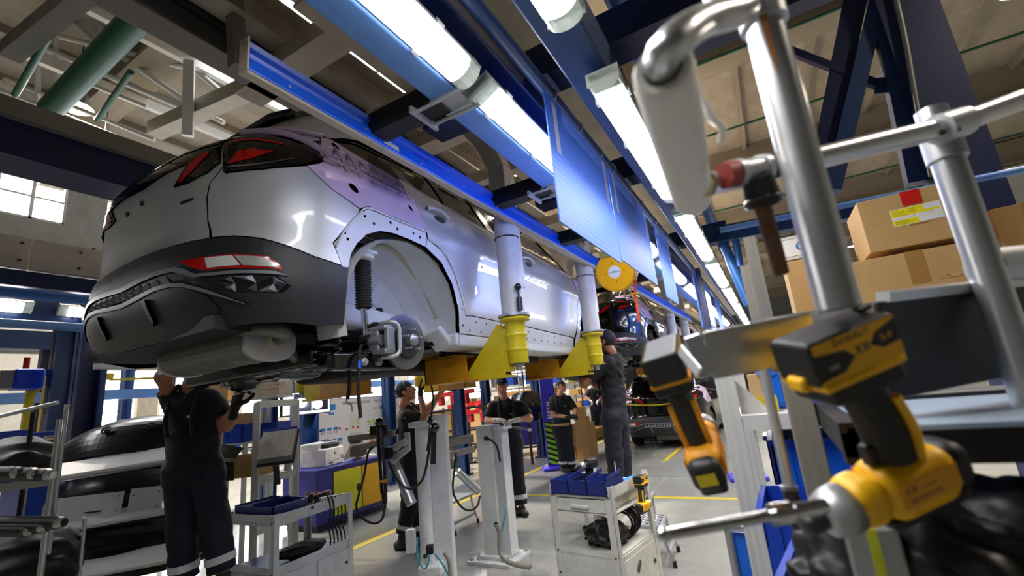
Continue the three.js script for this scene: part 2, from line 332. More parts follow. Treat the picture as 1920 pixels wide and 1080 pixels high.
{
  let p = U(113, 720, { d: 5.4 }); column(p.x, p.z, 0.2, 'blue steel column left of the bumper rack', C.navy, 3.6);
  p = U(160, 720, { d: 5.0 }); column(p.x, p.z, 0.2, 'dark blue steel column beside the bumper rack', C.dnavy, 3.6);
  p = U(79, 720, { d: 6.4 }); column(p.x, p.z, 0.12, 'thin dark steel post beyond the bumper rack', C.dnavy, 3);
  p = U(234, 760, { d: 8.5 }); column(p.x, p.z, 0.16, 'navy post in front of the bright windows', C.navy, 3);
  p = U(505, 790, { d: 8 }); column(p.x, p.z, 0.2, 'navy column behind the grey shelving', C.navy, 3);
  p = U(570, 800, { d: 7.0 }); column(p.x, p.z, 0.28, 'wide navy column beside the printer', C.navy, 2.6);
  p = U(728, 730, { d: 9.5 }); column(p.x, p.z, 0.2, 'navy column behind the information board', C.navy, 3.4);
  p = U(862, 760, { d: 9.5 }); column(p.x, p.z, 0.17, 'grey blue column behind the dark tube trolley', C.navy, 3.4);
  p = U(912, 760, { d: 10.5 }); column(p.x, p.z, 0.17, 'blue column beyond the worker who looks down', C.navy, 3.4);
  p = U(1003, 720, { d: 11 }); column(p.x, p.z, 0.17, 'blue column beside the tall violet banner', C.navy, 3.4);
}
// right: big navy column with braces, pipes towards it
{
  const zc = -5.2;
  const t = thing('braced_column', 'big navy steel column with slanting braces behind the cartons', 'steel frame', [0, 0, zc]);
  const px = (a, b) => { const p = U(a, b, { z: zc }); return V(p.x, p.y, 0); };
  part(t, 'column', uvm(mg(bar(V(px(1738, 150).x, 0, 0), V(px(1738, 150).x, 8.2, 0), 0.42, 0.3))), C.dnavy);
  part(t, 'brace', uvm(bar(px(1660, -60), px(1560, 360), 0.17, 0.14)), C.navy);
  part(t, 'brace', uvm(bar(px(1615, -60), px(1528, 380), 0.06, 0.2)), C.dnavy);
  part(t, 'upright', uvm(bar(px(1645, 0), px(1718, 345), 0.14, 0.14)), C.navy);
  part(t, 'tie_bar', bar(px(1480, 95), px(1660, 165), 0.07, 0.07), C.dnavy);
  part(t, 'gusset_plate', bar(px(1640, 162), px(1672, 158), 0.02, 0.16), C.navy);
  part(t, 'cable', tube([px(1668, 0), px(1690, 100), px(1712, 230), px(1735, 345)].map((p) => p.add(V(0, 0, 0.18))), 0.018, 20), C.greySteel);
  beam('steel_beam', 'blue horizontal beam behind the hanging hammer', uvm(bar(U(1325, 446, { z: -5 }), U(1640, 388, { z: -5 }), 0.16, 0.16)), C.navy);
  beam('steel_pipe', 'thin blue pipe above the blue horizontal beam', cyl(U(1350, 432, { z: -4.9 }), U(1920, 318, { z: -4.9 }), 0.03), C.sky);
  beam('steel_pipe', 'upright blue pipe under the blue horizontal beam', cyl(U(1378, 440, { z: -5.02 }), U(1388, 500, { z: -5.02 }), 0.035), C.pipeBlue);
  beam('steel_pipe', 'slanting blue pipe below the blue horizontal beam', cyl(U(1352, 446, { z: -5.04 }), U(1405, 572, { z: -5.04 }), 0.05), C.pipeBlue);
  beam('steel_beam', 'navy beam high up behind the pipe frame', uvm(bar(U(1290, 85, { z: -6 }), U(1560, -30, { z: -6 }), 0.26, 0.26)), C.dnavy);
}
for (let i = 0; i < 7; i++) single('sprinkler_pipe', 'thin dark green pipe across the hall under the roof slabs', 'pipe', cyl([-2, 7.3, -5.6 - i * 3], [9, 7.3, -5.6 - i * 3], 0.03, 0.03, 8), C.green, 'thin green pipes across the hall');
// white roof trusses, green pipes
{
  const z0 = -6.5;
  const t = thing('roof_truss', 'white tube truss under the roof above the rear of the silver car', 'truss'), Q = (x, y) => U(x, y, { d: 7.6 });
  for (const [nm, a, b, r] of [['chord', [60, 80], [350, 205], 0.05], ['chord', [88, 62], [190, 88], 0.045], ['diagonal', [120, 30], [190, 85], 0.04], ['diagonal', [190, 80], [350, 190], 0.045], ['chord', [235, 98], [352, 128], 0.045], ['chord', [10, 148], [290, 262], 0.035], ['chord', [0, 168], [250, 268], 0.03], ['chord', [40, 105], [275, 200], 0.03], ['diagonal', [350, 118], [415, 172], 0.045], ['vertical', [188, 0], [191, 88], 0.045], ['vertical', [231, 70], [233, 108], 0.045], ['vertical', [70, 45], [71, 197], 0.04], ['vertical', [105, 50], [108, 172], 0.04], ['diagonal', [350, 195], [420, 230], 0.04], ['chord', [300, 10], [410, 70], 0.045]]) part(t, nm, cyl(Q(...a), Q(...b), r, r, 10), C.truss);
  part(t, 'knee_plate', sph(0.11, Q(350, 195), [1, 1, 0.4]), C.truss);
  for (let i = 0; i < 5; i++) single('purlin', 'white roof purlin between the trusses above the left bay', 'beam', bb(-12.4 + i * 1.7, -12.3 + i * 1.7, 7.2, 7.36, -14, 2), C.truss, 'white roof purlins above the left bay');
  single('green_pipe', 'thick dark green pipe under the roof at the left', 'pipe', cyl(U(310, -20, { y: 5.6 }), U(95, 205, { y: 5.6 }), 0.13, 0.13, 20), C.green);
  single('green_pipe', 'thin green pipe near the white truss', 'pipe', cyl(U(245, 135, { y: 6.4 }), U(182, 225, { y: 6.4 }), 0.04), C.green);
  single('green_pipe', 'thin green pipe at the far left under the roof', 'pipe', cyl(U(90, 70, { y: 6.2 }), U(28, 178, { y: 6.2 }), 0.04), C.green);
  single('green_pipe', 'thin green pipe hung beside the grey crane beam', 'pipe', cyl(U(330, 55, { y: 6.2 }), U(430, 0, { y: 6.2 }), 0.035), C.green);
  beam('cross_beam', 'grey brown cross beam in the corner above the navy box beam', uvm(bar(U(20, 97, { y: 4.6 }), U(190, -40, { y: 4.6 }), 0.13, 0.14)), C.greySteel);
  beam('cross_beam', 'wide cream beam behind the grey crane beam', uvm(bar(U(290, 245, { y: 6 }), U(470, 165, { y: 6 }), 0.22, 0.22)), C.cream);
  single('hanger_post', 'grey upright post at the end of the blue rail', 'post', bar(U(438, -20, { x: -2.9 }), U(446, 128, { x: -2.9 }), 0.09, 0.09), C.greySteel);
  single('hanger_column', 'white perforated hanging column above the tailgate', 'column', bar(U(355, 115, { d: 6.5 }), U(352, 255, { d: 6.5 }), 0.13, 0.13), C.truss);
}
// ---------------------------------------------------------------- the lifted car: one analytic body surface, panels cut from it
const CAR = V(-2.63, 1.62, -1.9);           // local origin: rear axle line, road level
const carW = curve([[0.10, 0.80], [0.2, 0.865], [0.3, 0.90], [0.42, 0.922], [0.52, 0.926], [0.66, 0.924], [0.8, 0.932], [0.92, 0.934], [1.02, 0.926], [1.1, 0.905], [1.18, 0.872], [1.35, 0.79], [1.5, 0.70], [1.6, 0.58]]);
const carZ = curve([[0.10, 0.72], [0.2, 0.815], [0.3, 0.875], [0.42, 0.93], [0.52, 0.948], [0.62, 0.945], [0.68, 0.93], [0.74, 0.912], [0.85, 0.908], [0.96, 0.908], [1.06, 0.912], [1.14, 0.905], [1.19, 0.88], [1.225, 0.83], [1.35, 0.70], [1.5, 0.52], [1.6, 0.40]]);
const Z1 = 0.30, SN = 3.1;
function flare(z, y) {
  let f = 0;
  for (const zc of [0, -3.05]) { const r = Math.hypot(z - zc, (y - 0.36)); f += 0.016 * Math.exp(-(((r - 0.50) / 0.17) ** 2)) * smooth(0.25, 0.5, y); }
  return f + 0.012 * Math.exp(-(((y - 0.93 - 0.03 * z) / 0.05) ** 2)) * smooth(0.4, -0.6, z);
}
function body(s, y, off = 0, local = false) { // s: 0 rear centre, 1 start of the flank, then metres forward
  const sg = Math.sign(s) || 1, a = Math.abs(s), Wy = carW(y);
  let x, z;
  if (a < 1) {
    const t = a * Math.PI / 2, r = 1 / (Math.sin(t) ** SN + Math.cos(t) ** SN) ** (1 / SN);
    x = Wy * r * Math.sin(t); z = Z1 + (carZ(y) - Z1) * r * Math.cos(t);
    x += flare(z, y) * smooth(0.6, 1, a);
  } else { z = Z1 - (a - 1); x = Wy + flare(z, y); if (z < -3.1) { const q = clamp((-3.1 - z) / 0.95, 0, 0.999); x *= (1 - q ** 2.6) ** (1 / 2.6) * 0.6 + 0.4 * (1 - q * q * 0.5); } }
  const p = V(sg * x, y, z);
  if (off) p.addScaledVector(bodyN(s, y), off);
  return p;
}
function bodyN(s, y) {
  const e = 0.004, a = body(s + e, y).sub(body(s - e, y)), b = body(s, y + e).sub(body(s, y - e));
  const n = V(0, 0, 0).crossVectors(b, a).normalize();
  const c = body(s, y); if (n.x * c.x + n.z * (c.z + 1.4) < 0) n.negate();
  return n;
}
// the point (s, y) of the body under a pixel of the photograph
function onBody(px, py, s0 = 0.8, y0 = 0.8) {
  const w = pix(px, py).applyMatrix4(camRot), o = V(0, EYE, 0).sub(CAR);
  let s = s0, y = y0, t = 2.3;
  for (let it = 0; it < 60; it++) {
    const e = 1e-3, p = body(s, y), r = p.clone().sub(o.clone().addScaledVector(w, t));
    if (r.length() < 1e-6) break;
    const ds = body(s + e, y).sub(p).divideScalar(e), dy = body(s, y + e).sub(p).divideScalar(e);
    const M = new THREE.Matrix3().set(ds.x, dy.x, -w.x, ds.y, dy.y, -w.y, ds.z, dy.z, -w.z);
    if (Math.abs(M.determinant()) < 1e-9) break;
    const d = r.clone().negate().applyMatrix3(M.invert());
    const k = Math.min(1, 0.12 / Math.max(Math.abs(d.x), Math.abs(d.y), 1e-9));
    s += d.x * k; y += d.y * k; t += d.z * k;
  }
  const err = body(s, y).sub(o.addScaledVector(w, t)).length();
  return [s, y, err];
}
const P = {
  silver: mat(0xcccecf, 0.36, 0.35, { clearcoat: 1, clearcoatRoughness: 0.02 }),
  primer: mat(0xd6dadb, 0.42, 0.1),
  film: mat(0xcdb6d2, 0.32, 0, { clearcoat: 0.7, clearcoatRoughness: 0.15 }),
  filmD: mat(0xb192b8, 0.32, 0, { clearcoat: 0.7, clearcoatRoughness: 0.15 }),
  plastic: mat(0x24262a, 0.48, 0, { bumpMap: tFine, bumpScale: 0.0004 }),
  trim: mat(0x767c83, 0.4, 0.1),
  piano: mat(0x08080a, 0.08, 0, { clearcoat: 1, clearcoatRoughness: 0.03 }),
  redLens: mat(0xc4090c, 0.12, 0, { clearcoat: 1 }),
  redDark: mat(0x3a0305, 0.12, 0, { clearcoat: 1 }),
  clearLens: mat(0xe4e4e2, 0.2, 0.1, { clearcoat: 1 }),
  lens2: mat(0xbdbdb6, 0.3, 0.4, { bumpMap: tFine, bumpScale: 0.004, clearcoat: 1 }),
  under: mat(0x131313, 0.6),
  glassD: mat(0x0c0d0c, 0.06, 0, { clearcoat: 1 }),
  seal: mat(0xb9b49a, 0.7),
  iron: mat(0x77797b, 0.42, 0.7, { roughnessMap: tBrush }),
  hub: mat(0x3c3d3f, 0.45, 0.6),
  cast: mat(0x9a9da0, 0.4, 0.75),
  muffler: mat(0x77756f, 0.5, 0.6),
  peach: mat(0xb9b2ab, 0.25, 0.5, { clearcoat: 1 }),
};
// triangulate a polygon of (s, y), refine it until every edge is short, lift it on to the body
function refine(pts, holes, edge) {
  const c = pts.map((q) => new THREE.Vector2(q[0], q[1])), h = holes.map((k) => k.map((q) => new THREE.Vector2(q[0], q[1])));
  const all = [c, ...h].flat();
  let tri = THREE.ShapeUtils.triangulateShape(c, h).map((f) => f.map((i) => [all[i].x, all[i].y]));
  const d2 = (a, b) => (a[0] - b[0]) ** 2 + (a[1] - b[1]) ** 2, e2 = edge * edge, mid = (a, b) => [(a[0] + b[0]) / 2, (a[1] + b[1]) / 2];
  for (let k = 0; k < 12; k++) {
    let more = false; const out = [];
    for (const [a, b, c2] of tri) {
      const ab = d2(a, b), bc = d2(b, c2), ca = d2(c2, a), m = Math.max(ab, bc, ca);
      if (m <= e2) { out.push([a, b, c2]); continue; }
      more = true;
      if (m === ab) { const q = mid(a, b); out.push([a, q, c2], [q, b, c2]); } else if (m === bc) { const q = mid(b, c2); out.push([a, b, q], [a, q, c2]); } else { const q = mid(c2, a); out.push([a, b, q], [q, b, c2]); }
    }
    tri = out; if (!more) break;
  }
  return tri;
}
function panel(pts, o = {}) {
  const { off = 0, depth = 0.02, holes = [], edge = 0.07, surf = body, nrm = bodyN, mirror = false } = o;
  const pos = [], nor = [], uv = [], q = (s, y, d) => { const n = nrm(s, y); return [surf(s, y).addScaledVector(n, typeof off === 'function' ? off(s, y) + d : off + d), n]; };
  const cache = new Map(), at = (p) => { const k = p[0].toFixed(5) + ',' + p[1].toFixed(5); if (!cache.has(k)) cache.set(k, q(p[0], p[1], 0)); return cache.get(k); };
  for (const t of refine(pts, holes, edge)) {
    const [A, B, Cc] = t.map(at);
    const n = V(0, 0, 0).crossVectors(B[0].clone().sub(A[0]), Cc[0].clone().sub(A[0]));
    const order = n.dot(A[1]) >= 0 ? [0, 1, 2] : [0, 2, 1], L = [A, B, Cc];
    for (const i of order) { pos.push(L[i][0].x, L[i][0].y, L[i][0].z); const m = typeof off === 'function' ? n.clone().normalize().multiplyScalar(order[1] === 1 ? 1 : -1) : L[i][1]; nor.push(m.x, m.y, m.z); uv.push(t[i][0], t[i][1]); }
  }
  if (depth) for (const loop of [pts, ...holes]) for (let i = 0; i < loop.length; i++) {
    const a0 = loop[i], b0 = loop[(i + 1) % loop.length], n = Math.max(1, Math.ceil(Math.hypot(a0[0] - b0[0], a0[1] - b0[1]) / edge));
    for (let k = 0; k < n; k++) {
      const a = [lerp(a0[0], b0[0], k / n), lerp(a0[1], b0[1], k / n)], b = [lerp(a0[0], b0[0], (k + 1) / n), lerp(a0[1], b0[1], (k + 1) / n)];
      const A = q(a[0], a[1], 0)[0], B = q(b[0], b[1], 0)[0], A2 = q(a[0], a[1], -depth)[0], B2 = q(b[0], b[1], -depth)[0];
      const w = V(0, 0, 0).crossVectors(B.clone().sub(A), A2.clone().sub(A)).normalize();
      for (const p of [A, A2, B, B, A2, B2]) { pos.push(p.x, p.y, p.z); nor.push(w.x, w.y, w.z); uv.push(0, 0); }
    }
  }
  const g = new THREE.BufferGeometry();
  g.setAttribute('position', new THREE.Float32BufferAttribute(pos, 3)); g.setAttribute('normal', new THREE.Float32BufferAttribute(nor, 3)); g.setAttribute('uv', new THREE.Float32BufferAttribute(uv, 2));
  return g;
}
function flipX(g) { const c = g.clone(); c.scale(-1, 1, 1); const p = c.attributes.position.array, n = c.attributes.normal.array; for (let i = 0; i < p.length; i += 9) for (let k = 0; k < 3; k++) { let t = p[i + 3 + k]; p[i + 3 + k] = p[i + 6 + k]; p[i + 6 + k] = t; t = n[i + 3 + k]; n[i + 3 + k] = n[i + 6 + k]; n[i + 6 + k] = t; } return c; }
const whole = (half) => [...half, ...half.slice().reverse().filter((q) => Math.abs(q[0]) > 1e-6).map((q) => [-q[0], q[1]])];
const sq = (px, py, s = 2.4, s0 = 1.3, y0 = 0.7) => { const a = onBody(px, py, s0, y0), r = s / 340; return [[a[0] - r, a[1] - r], [a[0] + r, a[1] - r], [a[0] + r, a[1] + r], [a[0] - r, a[1] + r]]; };
const ov = (px, py, rx, ry, tilt = -0.5, s0 = 1.1, y0 = 1.1) => { const a = onBody(px, py, s0, y0); return Array.from({ length: 12 }, (_, i) => { const t = i / 12 * 2 * Math.PI, u = rx * Math.cos(t), v = ry * Math.sin(t); return [a[0] + u * Math.cos(tilt) - v * Math.sin(tilt), a[1] + u * Math.sin(tilt) + v * Math.cos(tilt)]; }); };
const BT = [[0, 0.703], [0.07, 0.702], [0.255, 0.688], [0.382, 0.677], [0.467, 0.671], [0.55, 0.651], [0.636, 0.619], [0.733, 0.581], [0.851, 0.557]];
const ARCH = [[0.888, 0.559], [0.904, 0.631], [0.939, 0.695], [1.0, 0.758], [1.093, 0.801], [1.194, 0.815], [1.33, 0.812], [1.466, 0.800]];
const ARCH2 = [[1.474, 0.798], [1.505, 0.783], [1.619, 0.735], [1.722, 0.617], [1.776, 0.447], [1.80, 0.348]];
const fArch = (s0, r) => Array.from({ length: 15 }, (_, i) => { const a = Math.PI * (i / 14); return [s0 - r * Math.cos(a), 0.37 + r * Math.sin(a)]; });
function buildCar(t, m) {
  const sides = (name, g, mm) => { part(t, name, g, mm); part(t, name, flipX(g), mm); };
  // tailgate
  const tg = part(t, 'tailgate', panel(whole([[0, 0.706], [0.07, 0.705], [0.255, 0.691], [0.384, 0.681], [0.356, 0.773], [0.345, 0.89], [0.354, 0.959], [0.404, 1.03], [0.405, 1.10], [0.405, 1.21], [0, 1.215]])), m.paint);
  // badge, camera pod and two sockets on the tailgate
  const on = (px, py, s0, y0, off) => { const h = onBody(px, py, s0, y0), n = bodyN(h[0], h[1]); return [body(h[0], h[1]).addScaledVector(n, off), n, h]; };
  const seat = (g, px, py, s0, y0, off, roll = 0) => { const [p, n] = on(px, py, s0, y0, off); const q = new THREE.Quaternion().setFromUnitVectors(V(0, 0, 1), n); g.rotateZ(roll); g.applyQuaternion(q); g.translate(p.x, p.y, p.z); return norm(g); };
  part(tg, 'badge', seat(new THREE.BoxGeometry(0.09, 0.016, 0.006), 353, 378, 0.27, 0.9, 0.004), C.chrome, 'small chrome lettering badge');
  for (const [a, b] of [[267, 382], [240, 402]]) part(tg, 'socket', seat(new THREE.CylinderGeometry(0.014, 0.014, 0.01, 10).rotateX(Math.PI / 2), a, b, 0, 0.95, 0.002), C.rubber, 'round black socket');
  // full width rear lamp
  part(t, 'lamp_bar', panel(whole([[0, 1.086], [0.147, 1.099], [0.274, 1.097], [0.205, 1.002], [0.267, 0.993], [0.35, 1.013], [0.398, 1.05], [0.404, 1.19], [0.30, 1.212], [0, 1.222]]), { off: 0.008, edge: 0.05 }), P.piano, 'glossy black lamp bar');
  const lamp = panel([[0.412, 1.045], [0.408, 0.998], [0.442, 0.993], [0.527, 0.993], [0.616, 1.014], [0.69, 1.047], [0.775, 1.112], [0.739, 1.144], [0.629, 1.176], [0.5, 1.203], [0.412, 1.208]], { off: 0.008, edge: 0.04 });
  for (const g of [lamp, flipX(lamp)]) {
    const l = part(t, 'tail_lamp', g, P.piano, 'dark wrap-around tail lamp');
    const f = g === lamp ? (x) => x : flipX;
    part(l, 'red_lens', f(panel([[0.426, 1.03], [0.462, 1.094], [0.508, 1.1], [0.551, 1.088], [0.585, 1.095], [0.545, 1.07], [0.5, 1.045]], { off: 0.011, edge: 0.03, depth: 0.004 })), P.redLens, 'red lens');
    part(l, 'red_strip', f(panel([[0.44, 1.15], [0.5, 1.152], [0.56, 1.142], [0.62, 1.13], [0.62, 1.14], [0.56, 1.156], [0.5, 1.168], [0.44, 1.168]], { off: 0.011, edge: 0.03, depth: 0.003 })), P.redLens);
    part(l, 'claw_lens', f(panel([[0.225, 1.012], [0.25, 1.01], [0.30, 1.045], [0.355, 1.098], [0.37, 1.12], [0.33, 1.12], [0.29, 1.09], [0.25, 1.045]], { off: 0.011, edge: 0.03, depth: 0.004 })), P.redLens, 'red claw shaped lens');
    part(l, 'dark_strip', f(panel([[0.02, 1.165], [0.2, 1.165], [0.4, 1.155], [0.4, 1.17], [0.2, 1.182], [0.02, 1.182]], { off: 0.011, edge: 0.05, depth: 0.003 })), P.redDark);
    part(l, 'chrome_line', f(panel([[0.42, 1.012], [0.5, 1.008], [0.56, 1.02], [0.64, 1.055], [0.64, 1.06], [0.56, 1.027], [0.5, 1.016], [0.42, 1.02]], { off: 0.012, edge: 0.03, depth: 0.003 })), C.chrome);
  }
  // quarter panel with its pressed flange round the arch
  sides('quarter_panel', panel([[0.394, 0.682], ...BT.slice(4).map((q) => [q[0], q[1] + 0.004]), [0.815, 0.648], [0.806, 0.666], [0.856, 0.747], [0.939, 0.849], [0.953, 0.882], [0.792, 0.942], [0.74, 0.983], [0.688, 1.034], [0.616, 1.01], [0.527, 0.99], [0.442, 0.988], [0.41, 0.99], [0.41, 1.03], [0.359, 0.959], [0.35, 0.89], [0.361, 0.773]]), m.paint);
  const fh = [[510, 405], [611, 419], [796, 417], [873, 429]];
  const holes = [[685, 405], [702, 419], [733, 417], [746, 429], [776, 437], [788, 445], [647, 436], [653, 448], [635, 447], [667, 412]].map(([a, b]) => sq(a, b, 2.6));
  sides('arch_flange', panel([[0.858, 0.553], [0.822, 0.648], [0.815, 0.666], [0.862, 0.745], [0.943, 0.845], [1.012, 0.903], [1.197, 0.896], [1.33, 0.895], [1.466, 0.893], [1.478, 0.859], ...ARCH.slice().reverse()], { holes, off: -0.003, depth: 0.03, edge: 0.05 }), m.flange);
  [-1, 1].forEach((sg) => part(t, 'flange_lip', (() => { const pts = [[0.822, 0.648], [0.862, 0.748], [0.943, 0.848], [1.012, 0.905], [1.197, 0.899], [1.33, 0.897], [1.466, 0.895]].map(([s, y]) => body(s * sg, y, 0.004)); return tube(pts, 0.0055, 30, 6); })(), m.flange));
  const sh = []; for (let i = 0; i < 13; i++) { sh.push([2.0 + i * 0.132, 0.385 - i * 0.002], [1.93 + i * 0.14, 0.325 - i * 0.0015]); }
  const sillHoles = [[855, 495], [835, 478], [861, 514], [860, 530], [866, 546], [868, 580], [869, 610]].map(([a, b]) => sq(a, b, 2.2, 1.7, 0.6)).concat(sh.map(([s, y]) => rect(s - 0.006, s + 0.006, y - 0.008, y + 0.008)));
  sides('sill_panel', panel([[1.482, 0.855], [1.625, 0.811], [1.746, 0.694], [1.817, 0.523], [1.858, 0.41], [1.94, 0.419], [2.7, 0.411], [3.77, 0.376], [3.80, 0.281], [2.74, 0.285], [1.82, 0.300], ...ARCH2.slice().reverse()], { holes: sillHoles, off: -0.004, depth: 0.03, edge: 0.07 }), m.flange);
  [-1, 1].forEach((sg) => part(t, 'arch_ridge', tube([[1.482, 0.86], [1.625, 0.815], [1.746, 0.70], [1.817, 0.527], [1.86, 0.42]].map(([s, y]) => body(s * sg, y, 0.002)), 0.007, 24, 6), m.flange));
  // shipping film on the quarter and the fender
  const film = panel([[0.69, 1.036], [0.742, 0.985], [0.794, 0.944], [0.953, 0.886], [1.014, 0.917], [1.121, 0.912], [1.282, 0.908], [1.466, 0.899], [1.459, 0.926], [1.436, 1.021], [1.406, 1.12], [1.384, 1.194], [1.365, 1.235], [1.204, 1.251], [1.089, 1.266], [0.975, 1.28], [0.842, 1.30], [0.764, 1.288], [0.775, 1.2], [0.79, 1.115], [0.75, 1.07]], { off: (s, y) => 0.002 - 0.022 * smooth(1.09, 1.105, y - 0.09 * (s - 0.8)) * smooth(1.235, 1.20, y + 0.02 * (s - 1)), holes: [ov(663, 353, 0.033, 0.02), ov(628, 274, 0.03, 0.018), ov(769, 390, 0.022, 0.013, -0.8)], edge: 0.022, depth: 0.012 });
  for (const g of [film, flipX(film)]) {
    const f = part(t, 'film_panel', g, P.film, 'lilac filmed body panel with pressed ribs and oval holes');
    const fl = g === film ? (x) => x : flipX;
    for (const [a, b] of [[[0.78, 1.13], [1.42, 1.095]], [[0.80, 1.16], [1.40, 1.15]]]) part(f, 'pressed_rib', fl(tube(Array.from({ length: 9 }, (_, i) => body(lerp(a[0], b[0], i / 8), lerp(a[1], b[1], i / 8), 0.004)), 0.006, 30, 6)), P.film);
    for (let i = 0; i < 6; i++) part(f, 'pressed_rib', fl(tube([body(0.86 + i * 0.095, 1.245 - i * 0.006, 0.0), body(0.875 + i * 0.095, 1.19, 0.008), body(0.89 + i * 0.095, 1.14, 0.006), body(0.90 + i * 0.095, 1.08, 0.002)], 0.008, 14, 6)), P.film);
    for (const [s, y] of [[0.93, 1.03], [1.05, 1.0], [1.16, 0.99], [1.28, 0.97]]) part(f, 'pressed_rib', fl(tube([body(s - 0.05, y + 0.025, 0.001), body(s, y + 0.012, 0.004), body(s + 0.06, y - 0.012, 0.001)], 0.006, 10, 6)), P.film);
  }
  sides('aperture_flange', mg(tube([[0.44, 1.222], [0.55, 1.21], [0.66, 1.19], [0.76, 1.15], [0.80, 1.12]].map(([s, y]) => body(s, y, 0.022)), 0.016, 30, 8), tube([[0.44, 1.25], [0.56, 1.255], [0.66, 1.265], [0.77, 1.285]].map(([s, y]) => body(s, y, 0.016)), 0.012, 30, 8)), P.film);
  // doors
  sides('rear_door', panel([[1.474, 0.905], [1.463, 0.926], [1.44, 1.021], [1.41, 1.12], [1.388, 1.194], [1.372, 1.235], [1.599, 1.189], [1.937, 1.165], [2.396, 1.122], [2.396, 0.419], [1.94, 0.425], [1.864, 0.416], [1.823, 0.523], [1.752, 0.694], [1.631, 0.815], [1.486, 0.865]]), m.paint);
  sides('front_door', panel([[2.404, 1.122], [2.86, 1.11], [3.63, 1.055], [3.93, 1.04], [3.97, 0.81], [3.9, 0.6], [3.785, 0.383], [2.72, 0.417], [2.404, 0.419]]), m.paint);
  const fa = fArch(4.36, 0.42);
  sides('fender', panel([[3.978, 0.81], [3.908, 0.6], [3.81, 0.36], [3.82, 0.29], [3.93, 0.29], ...fa, [4.85, 0.4], [5.0, 0.5], [5.0, 0.9], [4.7, 0.98], [3.94, 1.035]]), m.paint);
  sides('fender_film', panel([[3.99, 0.80], [3.99, 0.9], [3.95, 1.03], [4.6, 0.985], [4.7, 0.9], [4.36, 0.83], [4.15, 0.79]], { off: 0.004, depth: 0.004 }), P.film);
  // handles
  for (const [px, py, s0] of [[820, 406, 1.63], [988, 492, 2.86]]) for (const sg of [1, -1]) {
    const h = onBody(px, py, s0, 1.0), g = [];
    const a = Array.from({ length: 9 }, (_, i) => { const k = i / 8; return body(h[0] - 0.11 + 0.22 * k, h[1] + 0.018 + 0.012 * Math.sin(k * Math.PI) - k * 0.008, 0.012 + 0.022 * Math.sin(k * Math.PI)); });
    const d = part(t, 'door_handle', mg(tube(a, 0.014, 24, 8)), m.paint); if (sg < 0) d.scale.x = -1;
    const cup = Array.from({ length: 14 }, (_, i) => { const k = i / 14 * 2 * Math.PI; return [h[0] + 0.02 + 0.06 * Math.cos(k), h[1] - 0.018 + 0.022 * Math.sin(k)]; });
    const c2 = part(d, 'handle_recess', panel(cup, { off: 0.002, depth: 0.004, edge: 0.03 }), C.dsteel);
  }
  // belt moulding, glass, pillars, roof
  sides('belt_moulding', tube([[1.36, 1.245], [1.6, 1.199], [1.937, 1.175], [2.4, 1.134], [2.86, 1.12], [3.63, 1.067], [3.9, 1.05]].map(([s, y]) => body(s, y, 0.0)), 0.014, 50, 8), P.peach);
  sides('side_glass', panel([[0.80, 1.315], [0.975, 1.29], [1.204, 1.262], [1.372, 1.245], [1.6, 1.205], [1.937, 1.18], [2.4, 1.14], [2.86, 1.125], [3.63, 1.075], [3.9, 1.06], [3.3, 1.47], [2.8, 1.5], [1.7, 1.5], [1.15, 1.44]], { off: -0.02, edge: 0.1, depth: 0.01 }), P.glassD);
  sides('pillar', mg(panel([[1.84, 1.19], [1.90, 1.186], [1.86, 1.5], [1.80, 1.5]], { off: -0.012, depth: 0.004 }), panel([[2.36, 1.145], [2.46, 1.138], [2.40, 1.5], [2.30, 1.5]], { off: -0.012, depth: 0.004 })), C.gloss);
  sides('quarter_pillar', panel([[0.46, 1.235], [0.56, 1.225], [0.68, 1.21], [0.76, 1.25], [0.764, 1.30], [0.842, 1.312], [1.15, 1.45], [1.7, 1.505], [1.7, 1.56], [1.0, 1.55], [0.5, 1.5]], { edge: 0.06 }), m.paint);
  part(t, 'rear_glass', panel(whole([[0, 1.235], [0.45, 1.235], [0.48, 1.49], [0, 1.51]]), { off: -0.01 }), P.glassD);
  { // roof: contour at 1.55 closed over the top, spoiler at its rear
    const pos = [], N = 24, Mx = 14, top = (u, v) => { const z = lerp(0.42, -2.55, v), e = Math.sqrt(Math.max(0, 1 - Math.abs(2 * u - 1) ** 2.5)); const fw2 = smooth(1, 0.72, v); return V((2 * u - 1) * 0.655 * (1 - 0.08 * v), 1.545 + 0.11 * e * (0.35 + 0.65 * Math.sin(Math.PI * clamp(v * 0.8 + 0.12, 0, 1))) - 0.12 * (1 - fw2), z); };
    for (let i = 0; i < Mx; i++) for (let j = 0; j < N; j++) { const a = top(i / Mx, j / N), b = top((i + 1) / Mx, j / N), c = top((i + 1) / Mx, (j + 1) / N), d = top(i / Mx, (j + 1) / N); for (const p of [a, b, c, a, c, d]) pos.push(p.x, p.y, p.z); }
    const g = new THREE.BufferGeometry(); g.setAttribute('position', new THREE.Float32BufferAttribute(pos, 3)); g.computeVertexNormals();
    part(t, 'roof', norm(g), m.paint);
    sides('roof_rail', tube([[1.0, 1.555], [1.6, 1.56], [2.4, 1.56], [3.2, 1.53]].map(([s, y]) => body(s, y, 0.01)), 0.02, 40, 8), C.gloss);
    part(t, 'spoiler', plate([[-0.60, 0], [-0.62, 0.16], [-0.5, 0.2], [0.5, 0.2], [0.62, 0.16], [0.60, 0]], 0.045, 0.01, [], [0, 1.50, 0.36], [Math.PI / 2 + 0.05, 0, 0]), C.gloss);
    part(t, 'windscreen', mg(panelQuad(V(-0.62, 1.5, -2.5), V(0.62, 1.5, -2.5), V(0.80, 1.02, -3.35), V(-0.80, 1.02, -3.35))), P.glassD);
